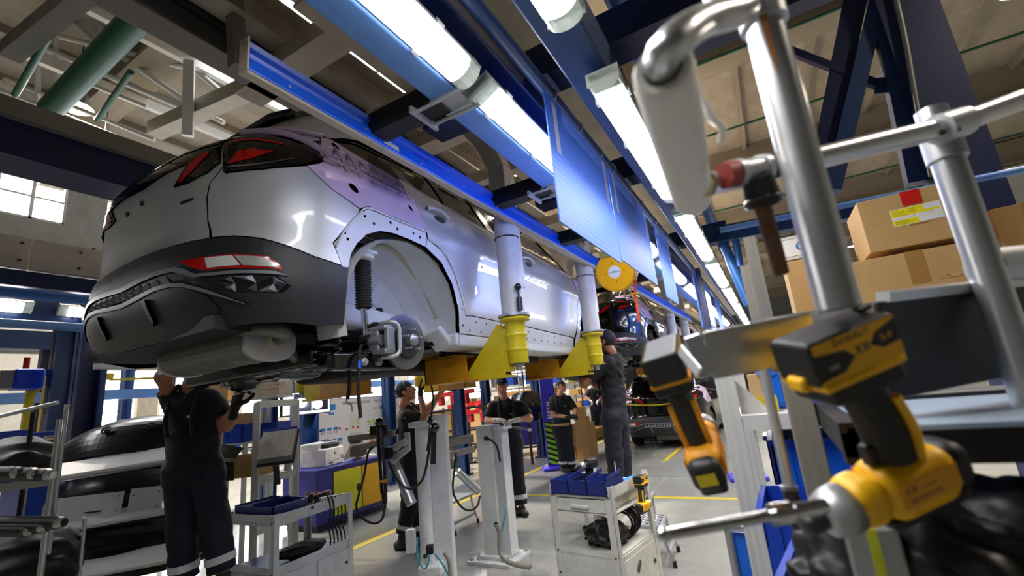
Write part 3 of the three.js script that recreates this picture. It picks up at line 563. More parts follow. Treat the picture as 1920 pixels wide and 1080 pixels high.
    part(t, 'bonnet', mg(panelQuad(V(-0.82, 1.02, -3.33), V(0.82, 1.02, -3.33), V(0.62, 0.86, -3.98), V(-0.62, 0.86, -3.98))), m.paint);
    part(t, 'front_bumper', panel(whole([[5.0, 0.25], [5.24, 0.25], [5.24, 0.88], [5.0, 0.88]].map((q) => q)).slice(0, 4), { edge: 0.06 }), m.plastic);
    part(t, 'nose', mg(rbox(1.2, 0.6, 0.2, 0.08, [0, 0.56, -3.93]), rbox(1.55, 0.55, 0.5, 0.15, [0, 0.55, -3.7])), m.plastic);
  }
  // bumper
  const low = [[0.884, 0.553], [0.876, 0.478], [0.871, 0.376], [0.872, 0.28], [0.74, 0.268], [0.6, 0.285], [0.5, 0.285], [0.3, 0.275], [0, 0.275]];
  const bp = part(t, 'rear_bumper', panel(whole([...BT.map((q) => [q[0], q[1] - 0.004]), ...low]), { edge: 0.045, off: (s, y) => { const a = Math.abs(s); return 0.004 - 0.014 * smooth(0.5, 0.485, y) * smooth(0.44, 0.455, y) * smooth(0.34, 0.3, a); } , depth: 0.03 }), m.plastic, 'black plastic rear bumper');
  const trim = whole([[0, 0.556], [0.1, 0.565], [0.214, 0.572], [0.29, 0.566], [0.33, 0.545], [0.365, 0.515], [0.42, 0.508], [0.5, 0.506], [0.6, 0.497], [0.635, 0.478], [0.6, 0.484], [0.5, 0.493], [0.42, 0.495], [0.36, 0.5], [0.32, 0.525], [0.285, 0.545], [0.2, 0.55], [0.1, 0.543], [0, 0.534]]);
  part(bp, 'trim_strip', panel(trim, { off: 0.014, edge: 0.03, depth: 0.012 }), P.trim, 'grey trim strip');
  part(bp, 'skid_edge', panel(whole([[0, 0.478], [0.1, 0.487], [0.2, 0.5], [0.27, 0.5], [0.32, 0.487], [0.40, 0.44], [0.5, 0.37], [0.51, 0.362], [0.40, 0.425], [0.32, 0.47], [0.27, 0.482], [0.2, 0.482], [0.1, 0.468], [0, 0.458]]), { off: 0.016, edge: 0.03, depth: 0.016 }), P.trim, 'grey edge of the lower skid panel');
  part(bp, 'skid_panel', panel(whole([[0, 0.458], [0.1, 0.468], [0.2, 0.482], [0.27, 0.48], [0.32, 0.467], [0.39, 0.42], [0.42, 0.36], [0.40, 0.30], [0, 0.29]]), { off: 0.010, edge: 0.04, depth: 0.01 }), m.plastic);
  for (const sg of [-0.17, 0.155]) part(bp, 'fin', panel([[sg - 0.012, 0.455], [sg + 0.008, 0.457], [sg + 0.02, 0.37], [sg + 0.012, 0.345]], { off: 0.026, depth: 0.024, edge: 0.02 }), P.trim);
  // faceted grille pieces: each a low pyramid
  const facet = (a, b, c, h) => { const pr = (q, o) => body(q[0], q[1], o); const A = pr(a, 0.006), B = pr(b, 0.006), Cc = pr(c, 0.006), M = pr([(a[0] + b[0] + c[0]) / 3, (a[1] + b[1] + c[1]) / 3], 0.006 + h); const g = new THREE.BufferGeometry(); g.setAttribute('position', new THREE.Float32BufferAttribute([A, B, M, B, Cc, M, Cc, A, M].flatMap((p) => [p.x, p.y, p.z]), 3)); g.computeVertexNormals(); return norm(g); };
  for (let i = -6; i < 6; i++) { const s = i * 0.045 + 0.0225; part(bp, 'facet', facet([s - 0.024, 0.49 + 0.02 * Math.abs(s)], [s + 0.024, 0.49 + 0.02 * Math.abs(s)], [s, 0.54], 0.02), P.trim); }
  for (const sg of [1, -1]) {
    part(bp, 'grille_panel', panel([[0.365, 0.49], [0.44, 0.492], [0.5, 0.49], [0.6, 0.482], [0.645, 0.435], [0.615, 0.405], [0.49, 0.415], [0.42, 0.44]].map(([s, y]) => [s * sg, y]), { off: 0.005, edge: 0.04, depth: 0.01 }), C.gloss);
    const gr = [[0.42, 0.48], [0.47, 0.485], [0.53, 0.482], [0.59, 0.475], [0.63, 0.445], [0.60, 0.41], [0.54, 0.414], [0.48, 0.418], [0.45, 0.44]], mid = [[0.48, 0.455], [0.54, 0.45], [0.59, 0.445]];
    for (let i = 0; i < gr.length; i++) { const a = gr[i], b = gr[(i + 1) % gr.length], cx2 = (a[0] + b[0]) / 2, c = mid[cx2 < 0.5 ? 0 : cx2 < 0.57 ? 1 : 2]; part(bp, 'facet', facet([a[0] * sg, a[1]], [b[0] * sg, b[1]], [c[0] * sg, c[1]], 0.014), i % 2 ? P.trim : m.plastic); }
    const rf = part(bp, 'fog_reflector', panel([[0.30, 0.588], [0.344, 0.586], [0.478, 0.581], [0.572, 0.566], [0.601, 0.542], [0.622, 0.506], [0.479, 0.519], [0.391, 0.523], [0.356, 0.544]].map(([s, y]) => [s * sg, y]), { off: 0.008, edge: 0.035, depth: 0.01 }), P.redLens, 'red rimmed rear fog lamp');
    for (const [q, mm] of [[[[0.395, 0.577], [0.476, 0.574], [0.5, 0.528], [0.405, 0.531], [0.40, 0.55]], P.clearLens], [[[0.482, 0.573], [0.568, 0.56], [0.596, 0.536], [0.606, 0.514], [0.506, 0.527]], P.lens2]]) part(rf, 'clear_lens', panel(q.map(([s, y]) => [s * sg, y]), { off: 0.013, edge: 0.03, depth: 0.004 }), mm);
  }
  // inner body so that gaps are dark
  part(t, 'inner_shell', mg(panel(whole([[0, 0.3], [0.8, 0.3], [0.8, 0.6], [0.8, 1.2], [0, 1.2]]), { off: -0.05, depth: 0, edge: 0.12 }), ...[1, -1].map((sg) => { const g = panel([[1.55, 0.85], [1.8, 0.8], [1.9, 0.35], [3.85, 0.35], [3.9, 1.05], [1.4, 1.2], [0.9, 1.2], [0.95, 0.93], [1.45, 0.93]], { off: -0.06, depth: 0, edge: 0.12 }); return sg > 0 ? g : flipX(g); })), P.under);
  // rocker and floor
  sides('rocker', mg(bar(V(0.84, 0.262, -0.5), V(0.84, 0.262, -2.52), 0.1, 0.09, V(0, 1, 0), 0.02), bar(V(0.72, 0.24, -0.5), V(0.72, 0.24, -2.5), 0.16, 0.05, V(0, 1, 0), 0.015)), m.flange);
  part(t, 'floor_pan', mg(bb(-0.72, 0.72, 0.24, 0.3, -3.7, -0.45), bb(-0.5, 0.5, 0.3, 0.36, -0.5, 0.75), bb(-0.62, 0.62, 0.27, 0.33, 0.55, 0.86)), P.under);
  part(t, 'underbody_tray', mg(rbox(0.5, 0.08, 1.5, 0.03, [0.36, 0.2, -1.5]), rbox(0.5, 0.08, 1.5, 0.03, [-0.36, 0.2, -1.5]), rbox(0.9, 0.16, 0.5, 0.05, [-0.05, 0.18, -0.55])), P.under);
}
function panelQuad(a, b, c, d) { const g = new THREE.BufferGeometry(), n = 0.012, up = V(0, 0, 0).crossVectors(b.clone().sub(a), d.clone().sub(a)).normalize().multiplyScalar(-n), q = [a, b, c, d], l = q.map((p) => p.clone().add(up)), P2 = []; const f = (i, j, k, m) => P2.push(i, j, k, i, k, m); f(q[0], q[1], q[2], q[3]); f(l[3], l[2], l[1], l[0]); for (let i = 0; i < 4; i++) { const j = (i + 1) % 4; f(q[j], q[i], l[i], l[j]); } g.setAttribute('position', new THREE.Float32BufferAttribute(P2.flatMap((p) => [p.x, p.y, p.z]), 3)); g.computeVertexNormals(); return norm(g); }
// wheel house, brake, axle, exhaust
function buildRunningGear(t) {
  for (const sg of [1, -1]) {
    const wh = []; const R = 0.47, zc = -0.055, yc = 0.345, xo = 0.90, xi = 0.50, nA = 26;
    const ring = (x, r, a) => V(sg * x, yc + r * Math.sin(a), zc + r * Math.cos(a));
    const prof = [[xo, R - 0.005], [0.86, R + 0.015], [0.78, R + 0.01], [0.70, R - 0.02], [0.62, R - 0.06], [0.55, R - 0.13], [0.51, R - 0.23], [xi, 0.16], [xi, 0.0]];
    for (let i = 0; i < prof.length - 1; i++) for (let j = 0; j < nA; j++) {
      const a0 = -0.25 + (Math.PI + 0.5) * j / nA, a1 = -0.25 + (Math.PI + 0.5) * (j + 1) / nA;
      const p = [ring(...prof[i], a0), ring(...prof[i], a1), ring(...prof[i + 1], a1), ring(...prof[i + 1], a0)];
      for (const k of sg > 0 ? [0, 1, 2, 0, 2, 3] : [0, 2, 1, 0, 3, 2]) wh.push(p[k].x, p[k].y, p[k].z);
    }
    let g = new THREE.BufferGeometry(); g.setAttribute('position', new THREE.Float32BufferAttribute(wh, 3)); g.computeVertexNormals();
    const house = part(t, 'wheel_house', norm(g), P.primer, 'bare grey wheel house');
    part(house, 'sealant_bead', tube(Array.from({ length: 13 }, (_, i) => ring(0.74 + 0.05 * Math.sin(i * 0.5), R - 0.012, 0.15 + 2.5 * i / 12 + 0.3)), 0.013, 40, 6), P.seal, 'beige sealant bead');
    for (const [a0, a1, r0, r1] of [[1.9, 2.25, 0.22, 0.36], [2.45, 2.7, 0.2, 0.33]]) {
      const loop = [[r0, a0], [r1, a0], [r1 + 0.02, (a0 + a1) / 2], [r1, a1], [r0, a1], [r0 - 0.02, (a0 + a1) / 2]].map(([r, a]) => { const x = r > 0.34 ? 0.55 : r > 0.24 ? 0.515 : 0.505; return ring(x + 0.006, r, a); });
      part(house, 'pressed_rib', tube(loop, 0.008, 48, 6, true), P.primer);
    }
    for (const [a, r] of [[1.75, 0.4], [2.6, 0.42], [2.2, 0.15]]) part(house, 'plug', cyl(ring(0.58, r, a), ring(0.55, r, a), 0.02, 0.02, 12), C.rubber);
    part(house, 'frame_rail', mg(bar(V(sg * 0.60, 0.42, 0.38), V(sg * 0.60, 0.33, -0.48), 0.16, 0.13, V(0, 1, 0), 0.03), bar(V(sg * 0.74, 0.34, -0.42), V(sg * 0.76, 0.22, -0.54), 0.16, 0.05, V(0, 0, 1), 0.02)), P.primer);
    if (sg < 0) { part(t, 'front_disc', lathe([[0, -0.012], [0.15, -0.012], [0.15, 0.012], [0.09, 0.014], [0.085, 0.04], [0, 0.045]], [sg * 0.88, 0.22, -3.06], [0, 0, -sg * Math.PI / 2], 32), P.iron); continue; }
    // brake disc, hub, studs
    const D = [0, 0.22, 0];
    const disc = part(t, 'brake_disc', mg(lathe([[0.095, -0.012], [0.152, -0.012], [0.153, -0.006], [0.153, 0.006], [0.152, 0.012], [0.095, 0.012]], [sg * 0.895, D[1], D[2]], [0, 0, -sg * Math.PI / 2], 48)), P.iron, 'steel brake disc');
    part(disc, 'hat', lathe([[0, 0.04], [0.03, 0.04], [0.088, 0.036], [0.095, 0.028], [0.097, -0.01]], [sg * 0.895, D[1], D[2]], [0, 0, -sg * Math.PI / 2], 40), P.hub);
    part(disc, 'hub_cap', lathe([[0, 0.085], [0.018, 0.085], [0.022, 0.075], [0.03, 0.075], [0.034, 0.068], [0.034, 0.035]], [sg * 0.895, D[1], D[2]], [0, 0, -sg * Math.PI / 2], 24), P.cast);
    for (let i = 0; i < 5; i++) { const a = i / 5 * 2 * Math.PI + 0.35; part(disc, 'wheel_stud', cyl([sg * 0.925, D[1] + 0.057 * Math.sin(a), D[2] + 0.057 * Math.cos(a)], [sg * 0.975, D[1] + 0.057 * Math.sin(a), D[2] + 0.057 * Math.cos(a)], 0.0065, 0.0055, 8), C.zinc); }
    const cz = 0.155;
    const cal = part(t, 'brake_caliper', mg(rbox(0.075, 0.12, 0.07, 0.014, [sg * 0.85, D[1], cz]), rbox(0.03, 0.13, 0.055, 0.008, [sg * 0.93, D[1], cz - 0.005]), rbox(0.1, 0.028, 0.075, 0.01, [sg * 0.89, D[1] + 0.062, cz]), rbox(0.1, 0.028, 0.075, 0.01, [sg * 0.89, D[1] - 0.062, cz]), cyl([sg * 0.82, D[1], cz + 0.02], [sg * 0.90, D[1], cz + 0.02], 0.028)), P.cast, 'cast brake caliper');
    part(cal, 'caliper_bracket', mg(tube([[sg * 0.84, D[1] + 0.085, cz + 0.01], [sg * 0.93, D[1] + 0.092, cz - 0.01], [sg * 0.955, D[1] + 0.07, cz - 0.045], [sg * 0.957, D[1], cz - 0.05], [sg * 0.955, D[1] - 0.07, cz - 0.045], [sg * 0.93, D[1] - 0.092, cz - 0.01], [sg * 0.84, D[1] - 0.085, cz + 0.01]], 0.011, 40, 8)), C.zinc);
    for (const s of [-1, 1]) part(cal, 'guide_pin', mg(cyl([sg * 0.78, D[1] + s * 0.085, cz + 0.02], [sg * 0.88, D[1] + s * 0.085, cz + 0.02], 0.011, 0.011, 10), cyl([sg * 0.84, D[1] + s * 0.085, cz + 0.02], [sg * 0.87, D[1] + s * 0.085, cz + 0.02], 0.017, 0.014, 10)), C.rubber);
    part(t, 'backing_plate', lathe([[0.02, 0], [0.14, 0], [0.145, 0.004], [0.14, 0.008], [0.02, 0.008]], [sg * 0.862, D[1], D[2]], [0, 0, -sg * Math.PI / 2], 30), P.under);
    part(t, 'knuckle', mg(rbox(0.12, 0.16, 0.16, 0.04, [sg * 0.79, D[1], 0.02]), cyl([sg * 0.72, 0.22, 0], [sg * 0.86, 0.22, 0], 0.06)), P.under);
    // damper with ribbed bellows, spring
    const rings = []; for (let i = 0; i < 17; i++) { const y = 0.655 - i * 0.0155; rings.push([0.038, y + 0.004], [0.046, y], [0.038, y - 0.005]); }
    const damper = part(t, 'damper', lathe([[0.001, 0.67], [0.036, 0.67], ...rings, [0.036, 0.40], [0.001, 0.40]], [sg * 0.80, 0, 0.20], [0, 0, 0], 20), C.rubber, 'black ribbed damper boot');
    part(damper, 'rod', cyl([sg * 0.80, 0.24, 0.185], [sg * 0.80, 0.41, 0.20], 0.017), C.chrome, 'chrome damper rod');
    part(damper, 'top_mount', mg(lathe([[0, 0.71], [0.05, 0.705], [0.062, 0.69], [0.058, 0.665], [0, 0.66]], [sg * 0.80, 0, 0.20], [0, 0, 0], 20), rbox(0.14, 0.02, 0.12, 0.008, [sg * 0.78, 0.715, 0.19])), P.primer);
    part(damper, 'lower_eye', cyl([sg * 0.77, 0.235, 0.185], [sg * 0.83, 0.235, 0.185], 0.028), P.under);
    const coil = []; for (let i = 0; i <= 60; i++) { const a = i / 60 * 2 * Math.PI * 5.5; coil.push([sg * 0.60 + 0.065 * Math.cos(a), 0.17 + 0.24 * i / 60, 0.27 + 0.065 * Math.sin(a)]); }
    part(t, 'coil_spring', tube(coil, 0.009, 160, 6), C.gloss, 'black coil spring');
    part(t, 'spring_tower', mg(cyl([sg * 0.62, 0.40, 0.27], [sg * 0.62, 0.60, 0.27], 0.085, 0.075, 20), cyl([sg * 0.62, 0.60, 0.27], [sg * 0.62, 0.63, 0.27], 0.06, 0.045, 20)), P.primer);
    // arms with bolts
    const arm = part(t, 'trailing_arm', mg(bar(V(sg * 0.80, 0.115, 0.42), V(sg * 0.80, 0.115, -0.02), 0.06, 0.085, V(0, 1, 0), 0.015), bar(V(sg * 0.78, 0.13, -0.02), V(sg * 0.62, 0.22, -0.62), 0.07, 0.07, V(0, 1, 0), 0.02), bar(V(sg * 0.25, 0.16, 0.3), V(sg * 0.80, 0.12, 0.22), 0.14, 0.07, V(0, 1, 0), 0.02), bar(V(sg * 0.3, 0.3, 0.1), V(sg * 0.8, 0.28, 0.05), 0.05, 0.05, V(0, 1, 0), 0.01)), C.gloss, 'black suspension arm');
    for (const z of [0.24, 0.14]) part(arm, 'bolt', mg(cyl([sg * 0.83, 0.112, z], [sg * 0.845, 0.112, z], 0.021, 0.021, 14), cyl([sg * 0.845, 0.112, z], [sg * 0.856, 0.112, z], 0.013, 0.013, 6)), C.zinc);
    part(t, 'brake_hose', tube([[sg * 0.80, 0.2, 0.22], [sg * 0.84, 0.17, 0.27], [sg * 0.87, 0.10, 0.30], [sg * 0.87, -0.02, 0.31], [sg * 0.87, -0.16, 0.30]], 0.009, 30, 8), C.rubber);
    part(t, 'hose_clip', cyl([sg * 0.868, 0.11, 0.297], [sg * 0.87, 0.075, 0.303], 0.0125), C.blueBin, 'blue clip');
    // side wall of the engine bay seen through the front arch
    part(t, 'front_wheel_house', mg(lathe([[0.42, 0], [0.43, 0.2], [0.40, 0.32], [0.1, 0.34]], [sg * 0.90, 0.37, -3.06], [0, 0, sg * Math.PI / 2], 28)), P.under);
    part(t, 'front_disc', lathe([[0, -0.012], [0.15, -0.012], [0.15, 0.012], [0.09, 0.014], [0.085, 0.04], [0, 0.045]], [sg * 0.88, 0.22, -3.06], [0, 0, -sg * Math.PI / 2], 32), P.iron);
  }
  // rear subframe, differential, drive
  part(t, 'subframe', mg(bar(V(-0.6, 0.16, 0.33), V(0.6, 0.16, 0.33), 0.1, 0.09, V(0, 1, 0), 0.02), bar(V(-0.6, 0.2, -0.2), V(0.6, 0.2, -0.2), 0.1, 0.08, V(0, 1, 0), 0.02), rbox(0.3, 0.2, 0.34, 0.06, [0, 0.2, 0.08]), cyl([-0.8, 0.22, 0], [0.8, 0.22, 0], 0.028)), C.gloss);
  const hang = [[-0.3, 0.2, 0.3], [-0.2, 0.16, 0.22], [-0.1, 0.17, 0.26], [0.1, 0.15, 0.2], [0.28, 0.15, 0.26], [0.45, 0.15, 0.2]];
  part(t, 'linkage', mg(hang.map(([x, y, z], i) => i % 2 ? sph(0.06, [x, y, z], [1.2, 0.8, 1]) : rbox(0.12, 0.07, 0.09, 0.02, [x, y, z], [0.2 * i, 0.3 * i, 0.1])), tube([[-0.4, 0.16, 0.3], [-0.2, 0.13, 0.25], [0.1, 0.13, 0.3], [0.5, 0.13, 0.28]], 0.016, 30)), C.gloss);
  // muffler
  const el = (w, h, n = 28) => Array.from({ length: n }, (_, i) => { const a = i / n * 2 * Math.PI; return [Math.sign(Math.cos(a)) * w * Math.abs(Math.cos(a)) ** 0.8, Math.sign(Math.sin(a)) * h * Math.abs(Math.sin(a)) ** 0.8]; });
  const mu = part(t, 'muffler', plate(el(0.125, 0.082), 0.76, 0.014, [], [0.16, 0.25, 0.56], [0, Math.PI / 2, 0]), P.muffler, 'grey steel muffler box');
  for (const [x, w] of [[0.55, 0.03], [-0.22, 0.02]]) part(mu, 'end_plate', plate(el(0.128, 0.086), w, 0.006, [], [x, 0.235, 0.56], [0, Math.PI / 2, 0]), C.zinc);
  part(mu, 'inlet_pipe', tube([[0.55, 0.25, 0.54], [0.62, 0.255, 0.53], [0.665, 0.262, 0.56], [0.66, 0.275, 0.63], [0.60, 0.285, 0.67], [0.40, 0.29, 0.66], [0.3, 0.285, 0.6]], 0.032, 40, 12), P.muffler);
  part(mu, 'inlet_collar', cyl([0.56, 0.25, 0.54], [0.575, 0.25, 0.54], 0.048, 0.044, 20), P.seal, 'heat stained collar');
  part(mu, 'exhaust_pipe', tube([[0.5, 0.2, 0.42], [0.45, 0.15, 0.3], [0.3, 0.16, 0.05], [0.15, 0.18, -0.4], [0.1, 0.17, -1.4], [0.1, 0.18, -2.6]], 0.03, 60, 12), P.muffler);
  for (const x of [-0.05, 0.15, 0.37]) part(mu, 'weld_seam', plate(el(0.1262, 0.0832, 40), 0.004, 0, [], [x, 0.235, 0.56], [0, Math.PI / 2, 0]), C.zinc);
}
const carMats = { paint: P.silver, flange: P.primer, plastic: P.plastic };
const car = thing('suv_car', 'silver car body with a black bumper hanging above the workers', 'car', CAR);
buildCar(car, carMats); buildRunningGear(car);
// ---------------------------------------------------------------- guard rail, brackets, sheets, reel
{
  const t = thing('guide_rail', 'bright blue channel rail running along the flank of the silver car', 'rail');
  const prof = [[0, 0], [0.028, 0], [0.03, 0.006], [0.03, 0.05], [0.012, 0.062], [0.012, 0.082], [0.026, 0.094], [0.026, 0.118], [0.004, 0.122], [0, 0.122]];
  const g = plate(prof, 10.2); g.translate(-1.42, 2.70, -0.79 - 5.1); part(t, 'channel', norm(g), C.rail);
  part(t, 'lower_strip', bb(-1.432, -1.396, 2.688, 2.70, -0.79, -10.99), C.cream);
  part(t, 'end_plate', bb(-1.435, -1.385, 2.69, 2.83, -0.79, -0.783), C.cream);
  for (let i = 0; i < 26; i++) part(t, 'rivet', sph(0.006, [-1.389, 2.725 + (i % 2) * 0.01, -0.95 - i * 0.38], [0.5, 1, 1], null, 6), C.zinc);
  part(t, 'label', bb(-1.3905, -1.389, 2.715, 2.74, -1.44, -1.54), C.white, 'small white label');
}
for (let i = 0; i < 5; i++) {
  const z = -1.41 - i * 1.08, t = thing('rail_bracket', ['black box bracket nearest the end of the blue rail, clamped with long bolts', 'black box bracket on the blue rail beside the first blue sheet', 'black box bracket on the blue rail near the yellow reel', 'black box bracket behind the yellow reel', 'black box bracket past the yellow reel'][i], 'bracket');
  part(t, 'arm', uvm(bb(-1.46, -1.0, 2.725, 2.735 + 0.1, z + 0.05, z - 0.05, 0.004)), C.black);
  for (const s of [-1, 1]) { part(t, 'clamp_bolt', cyl([-1.13, 2.715, z + s * 0.06], [-0.86, 2.715, z + s * 0.06], 0.008, 0.008, 8), C.zinc); part(t, 'rail_bolt', mg(cyl([-1.385, 2.76, z + s * 0.025], [-1.345, 2.76, z + s * 0.025], 0.008, 0.008, 8), cyl([-1.40, 2.72, z + s * 0.03], [-1.40, 2.685, z + s * 0.03], 0.008, 0.008, 8)), C.zinc); }
  part(t, 'clamp_plate', bb(-1.125, -1.11, 2.70, 2.73, z - 0.09, z + 0.09), C.zinc);
  part(t, 'clear_wrap', mg(bb(-1.04, -0.90, 2.7335, 2.735, z - 0.10, z + 0.06), bb(-0.905, -0.9035, 2.735, 2.85, z - 0.10, z + 0.06)), C.zinc);
}
const tSheet = texture(128, (u, v) => { const k = 0.93 + 0.07 * Math.sin(v * 2 * Math.PI * 16) ; return [k, k, k]; });
const sheetMat = mat(0x3f6edc, 0.62, 0, { map: tSheet });
{
  let i = 0;
  const lab = ['large blue corrugated plastic sheet hung beside the first tube lamp', 'blue corrugated plastic sheet hung just above the yellow reel', 'narrow blue plastic sheet hung past the yellow reel', 'small dark blue sheet hung among the far posts', 'blue sheet hung beside the white sign board', 'far blue sheet hung over the second car'];
  for (const [z0, z1, y0] of [[-1.78, -2.72, 2.22], [-2.74, -3.78, 2.25], [-4.1, -4.72, 2.2], [-6.3, -7.1, 2.1], [-7.4, -8.3, 2.15], [-9, -10, 2.2]]) {
    const t = thing('plastic_sheet', lab[i++], 'plastic sheet', [-0.69, 0, 0]);
    const g = uvm(bb(-0.003, 0.003, y0, 2.91, z0, z1), 2); part(t, 'sheet', g, sheetMat);
    for (const [a, b] of [[0.08, 0.16], [0.9, 0.2]]) part(t, 'tape_strip', bb(0.0032, 0.0042, 2.6, 2.88, lerp(z0, z1, a), lerp(z0, z1, a) - 0.05), C.clearTape, 'clear tape strip');
    for (const a of [0.12, 0.5, 0.88]) part(t, 'wire_tie', mg(place(new THREE.TorusGeometry(0.036, 0.003, 6, 16), [-0.01, 2.93, lerp(z0, z1, a)], [0, 0, 0])), C.zinc);
  }
}
{ // cable reel
  const c = U(1156, 509, { d: 3.55 });
  const t = thing('cable_reel', 'round yellow cable reel with a white label hung under the blue sheets', 'cable reel', c);
  const to = V(-0.35, -0.35, 3).sub(V(0, 0, 0)); t.lookAt(V(-1.15, 1.35, 0.5));
  const Rr = 0.158;
  part(t, 'front_cover', lathe([[0, 0.05], [Rr - 0.02, 0.05], [Rr - 0.01, 0.047], [Rr, 0.036], [Rr, 0.012], [Rr - 0.012, 0.006], [0, 0.006]], [0, 0, 0], [Math.PI / 2, 0, 0], 48), mat(0xf2b10c, 0.35));
  part(t, 'drum', lathe([[Rr - 0.02, 0.01], [Rr - 0.012, 0], [Rr - 0.02, -0.012]], [0, 0, 0], [Math.PI / 2, 0, 0], 40), C.orange, 'orange cable on the drum');
  part(t, 'back_cover', lathe([[0, -0.01], [Rr - 0.012, -0.01], [Rr, -0.014], [Rr, -0.045], [Rr - 0.02, -0.06], [0, -0.06]], [0, 0, 0], [Math.PI / 2, 0, 0], 48), mat(0xf2b10c, 0.35));
  part(t, 'hanger_plate', mg(rbox(0.085, 0.05, 0.01, 0.004, [-0.045, Rr - 0.005, 0.058]), rbox(0.06, 0.035, 0.1, 0.004, [0.01, Rr + 0.008, 0])), mat(0xa39a66, 0.45, 0.4));
  for (const [x, y] of [[0, 0.075], [0, -0.075], [0.075, 0], [-0.075, 0]]) part(t, 'screw', cyl([x, y, 0.05], [x, y, 0.054], 0.005, 0.005, 6), C.dsteel);
  const lab = canvasTex(256, 256, (g) => { g.fillStyle = '#dfe3e6'; g.fillRect(0, 0, 256, 256); g.font = 'bold 62px sans-serif'; g.textAlign = 'center'; g.fillStyle = '#3d7fc0'; g.fillText('K', 44, 150); g.fillStyle = '#c8434a'; g.fillText('O', 92, 150); g.fillStyle = '#3d7fc0'; g.fillText('TEEL', 172, 150); g.fillStyle = '#777'; g.font = '18px sans-serif'; g.fillText('· · · · · · · ·', 128, 60); g.fillText('· · · · · ·', 128, 210); });
  const lg = new THREE.CircleGeometry(0.05, 32); lg.translate(0, 0, 0.0515); part(t, 'label', norm(lg), mat(0xffffff, 0.4, 0, { map: lab }), 'round white label with blue lettering');
  part(t, 'cable', tube([[Rr - 0.02, -0.02, 0], [Rr - 0.035, -0.12, 0], [0.1, -0.2, 0], [0.09, -0.3, 0.0], [0.085, -0.42, 0]], 0.010, 24), C.orange);
  part(t, 'cable_stop', rbox(0.07, 0.014, 0.03, 0.005, [0.09, -0.2, 0]), C.amber);
  part(t, 'hanger_strap', mg(bar([0.01, Rr + 0.02, 0], [0.16, Rr + 0.4, -0.06], 0.03, 0.008)), C.zinc);
  part(t, 'hook', tube([[0.02, -Rr, 0], [0.02, -0.21, 0], [0.035, -0.235, 0], [0.05, -0.21, 0]], 0.006, 20), C.chrome);
}
